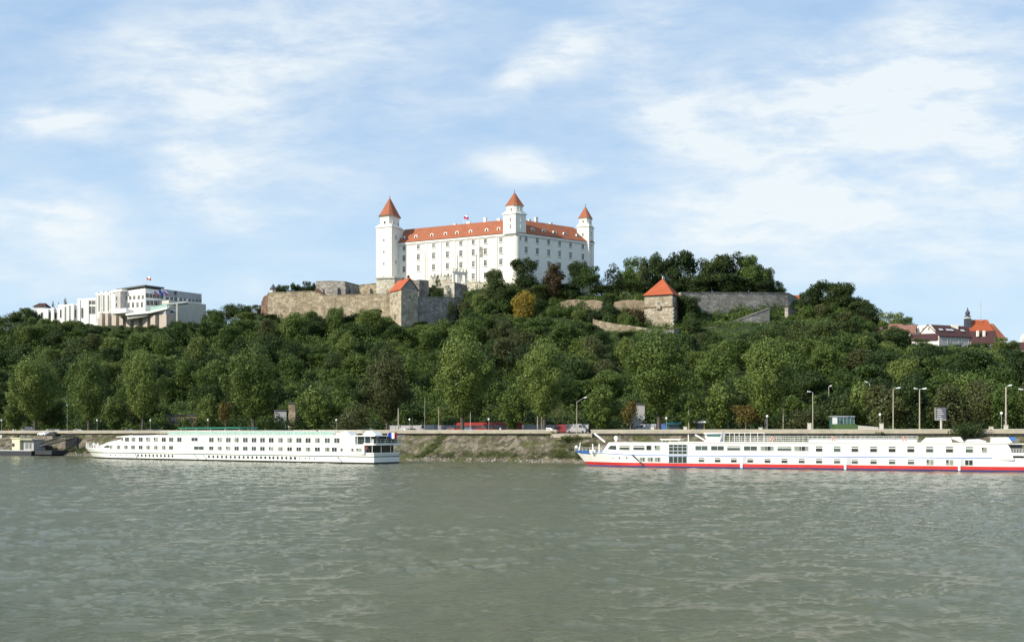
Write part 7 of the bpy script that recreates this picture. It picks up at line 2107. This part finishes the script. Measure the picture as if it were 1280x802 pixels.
# large bush in front of the wall at the right
def bush(px, d, r, n, label, zoff=0.0, leaf='leaf_dark'):
    x, y = bank(spx(px, d), d); z = interp([(a, b) for a, b in prof], d)[0] + zoff
    bl = [((wr.uniform(-r, r), wr.uniform(-.5, .5) * r, wr.uniform(.2, .75) * r * .8), wr.uniform(.25, .45) * r) for _ in range(n)]
    o = bpy.data.objects.new('bush', quad_mesh('bush', leaf_quads(ur, bl, .3, .7), leaf)); COL.objects.link(o)
    o.location = (x, y, z); tag(o, label, 'bush')
bush(1206, 10, 3.3, 22, 'large dark bush hanging over the wall behind the red white ship stern', 1.0)
bush(712, 9, 2.0, 14, 'dark green bush in the gap of the river wall', .2, 'leaf_bank')
bush(690, 11, 1.6, 12, 'green bush at the end of the left river wall', .0, 'leaf_bank')
bush(649, 11, 1.0, 8, 'small bush on the wall foot below the red bus', .1, 'leaf_bank')
bush(1102, 11, 1.2, 10, 'low bush on the ledge behind the red white ship rail', .2, 'leaf_dark')

# ---- people
def person(loc, rz, shirt, trousers, label, hair='hair_dark', lean=0.0):
    """a continuous figure grown over a skeleton; hair is a child"""
    J = {'pelvis': (0, 0, .95), 'spine': (0, 0, 1.15), 'chest': (0, .01, 1.36), 'neck': (0, .01, 1.50), 'head': (0, .0, 1.60), 'top': (0, .0, 1.72),
         'hipl': (-.10, 0, .90), 'kneel': (-.11, -.05, .50), 'ankl': (-.12, .02, .09), 'toel': (-.13, -.14, .04), 'hipr': (.10, 0, .90), 'kneer': (.11, .03, .50), 'ankr': (.13, .10, .09), 'toer': (.14, -.05, .04),
         'shl': (-.19, .01, 1.42), 'ell': (-.25, .06, 1.16), 'wrl': (-.24, -.06, .94), 'hal': (-.235, -.09, .85), 'shr': (.19, .01, 1.42), 'elr': (.26, .05, 1.16), 'wrr': (.25, -.08, .95), 'har': (.245, -.11, .86)}
    Rr = {'pelvis': .14, 'spine': .13, 'chest': .15, 'neck': .055, 'head': .095, 'top': .07, 'hipl': .09, 'kneel': .06, 'ankl': .042, 'toel': .035, 'hipr': .09, 'kneer': .06, 'ankr': .042, 'toer': .035,
          'shl': .06, 'ell': .042, 'wrl': .03, 'hal': .03, 'shr': .06, 'elr': .042, 'wrr': .03, 'har': .03}
    E = [('pelvis', 'spine'), ('spine', 'chest'), ('chest', 'neck'), ('neck', 'head'), ('head', 'top'), ('pelvis', 'hipl'), ('hipl', 'kneel'), ('kneel', 'ankl'), ('ankl', 'toel'), ('pelvis', 'hipr'), ('hipr', 'kneer'), ('kneer', 'ankr'), ('ankr', 'toer'),
         ('chest', 'shl'), ('shl', 'ell'), ('ell', 'wrl'), ('wrl', 'hal'), ('chest', 'shr'), ('shr', 'elr'), ('elr', 'wrr'), ('wrr', 'har')]
    ks = list(J); me = bpy.data.meshes.new('skeleton'); me.from_pydata([J[k] for k in ks], [(ks.index(a), ks.index(b)) for a, b in E], [])
    o = bpy.data.objects.new('person_skeleton', me); COL.objects.link(o)
    md = o.modifiers.new('skin', 'SKIN'); sd_ = o.modifiers.new('sub', 'SUBSURF'); sd_.levels = 1; sd_.render_levels = 1
    for i, k in enumerate(ks):
        sv = me.skin_vertices[0].data[i]; sv.radius = (Rr[k] * (1.25 if k in ('chest', 'spine', 'pelvis') else 1), Rr[k] * (.85 if k in ('chest', 'spine', 'pelvis') else 1)); sv.use_root = (k == 'pelvis')
    dg = bpy.context.evaluated_depsgraph_get()
    body = bpy.data.meshes.new_from_object(o.evaluated_get(dg)); bpy.data.objects.remove(o)
    body.materials.clear()
    for m_ in ('skin', shirt, trousers, 'rubber'): body.materials.append(MATS[m_])
    for p in body.polygons:
        z = p.center.z; x = abs(p.center.x)
        p.material_index = 3 if z < .10 else 2 if z < .96 and x < .2 else 1 if (z < 1.47 and not (x > .2 and z < 1.12)) else 0
        p.use_smooth = True
    t = bpy.data.objects.new('person', body); COL.objects.link(t); t.location = loc; t.rotation_euler = (0, 0, rz); MW[t.name] = Matrix.Identity(4)
    h = MB(); h.ball((0, .02, 1.665), .108, 10, sz=1.05); h = h.build('hair', MATS[hair], None, True); h.parent = t
    return tag(t, label, 'person')
def prom(px, d): Y = ydep(px, d); return (kx(px) * Y, Y, PROM + .02)
person(prom(11, 15), .3, 'cloth_red', 'cloth_dark', 'person in red top walking behind the wall above the barge cabin')
person(prom(16.5, 15), -.4, 'cloth_white', 'cloth_blue', 'person in white top walking beside the one in red')
person(prom(19.5, 16), 1.2, 'cloth_white', 'cloth_dark', 'person in pale clothes, rightmost of the three walkers above the barge')
person(prom(625.5, 14.5), .2, 'cloth_white', 'cloth_blue', 'person in white leaning by the river wall below the red bus')
person(prom(634, 14.5), .7, 'cloth_dark', 'cloth_dark', 'person in dark clothes by the wall right of the white dressed one')
pu = A.W(A.u(396.2, 1.2), 1.2, zr); person(tuple(pu), .4, 'cloth_dark', 'cloth_dark', 'person in dark clothes standing on the sun deck of the green striped ship')
pu = A.W(A.u(459.5, .7), .6, 2.66); person(tuple(pu), .4, 'cloth_red', 'cloth_dark', 'person in red on the lower aft deck of the green striped ship')
pu = Bs.W(Bs.u(1008, 1.5), 1.5, zr2 + .17); person(tuple(pu), .9, 'cloth_dark', 'cloth_dark', 'person in dark clothes sitting height behind the rail of the red white ship')

# ---- tidy: prototypes that were not needed
for key, (t, H, W, _) in PROTO.items():
    if 'used' not in t:
        for c in list(t.children): bpy.data.objects.remove(c)
        bpy.data.objects.remove(t)
for o in bpy.data.objects:
    for k in ('used', 'H', 'W'):
        if k in o: del o[k]
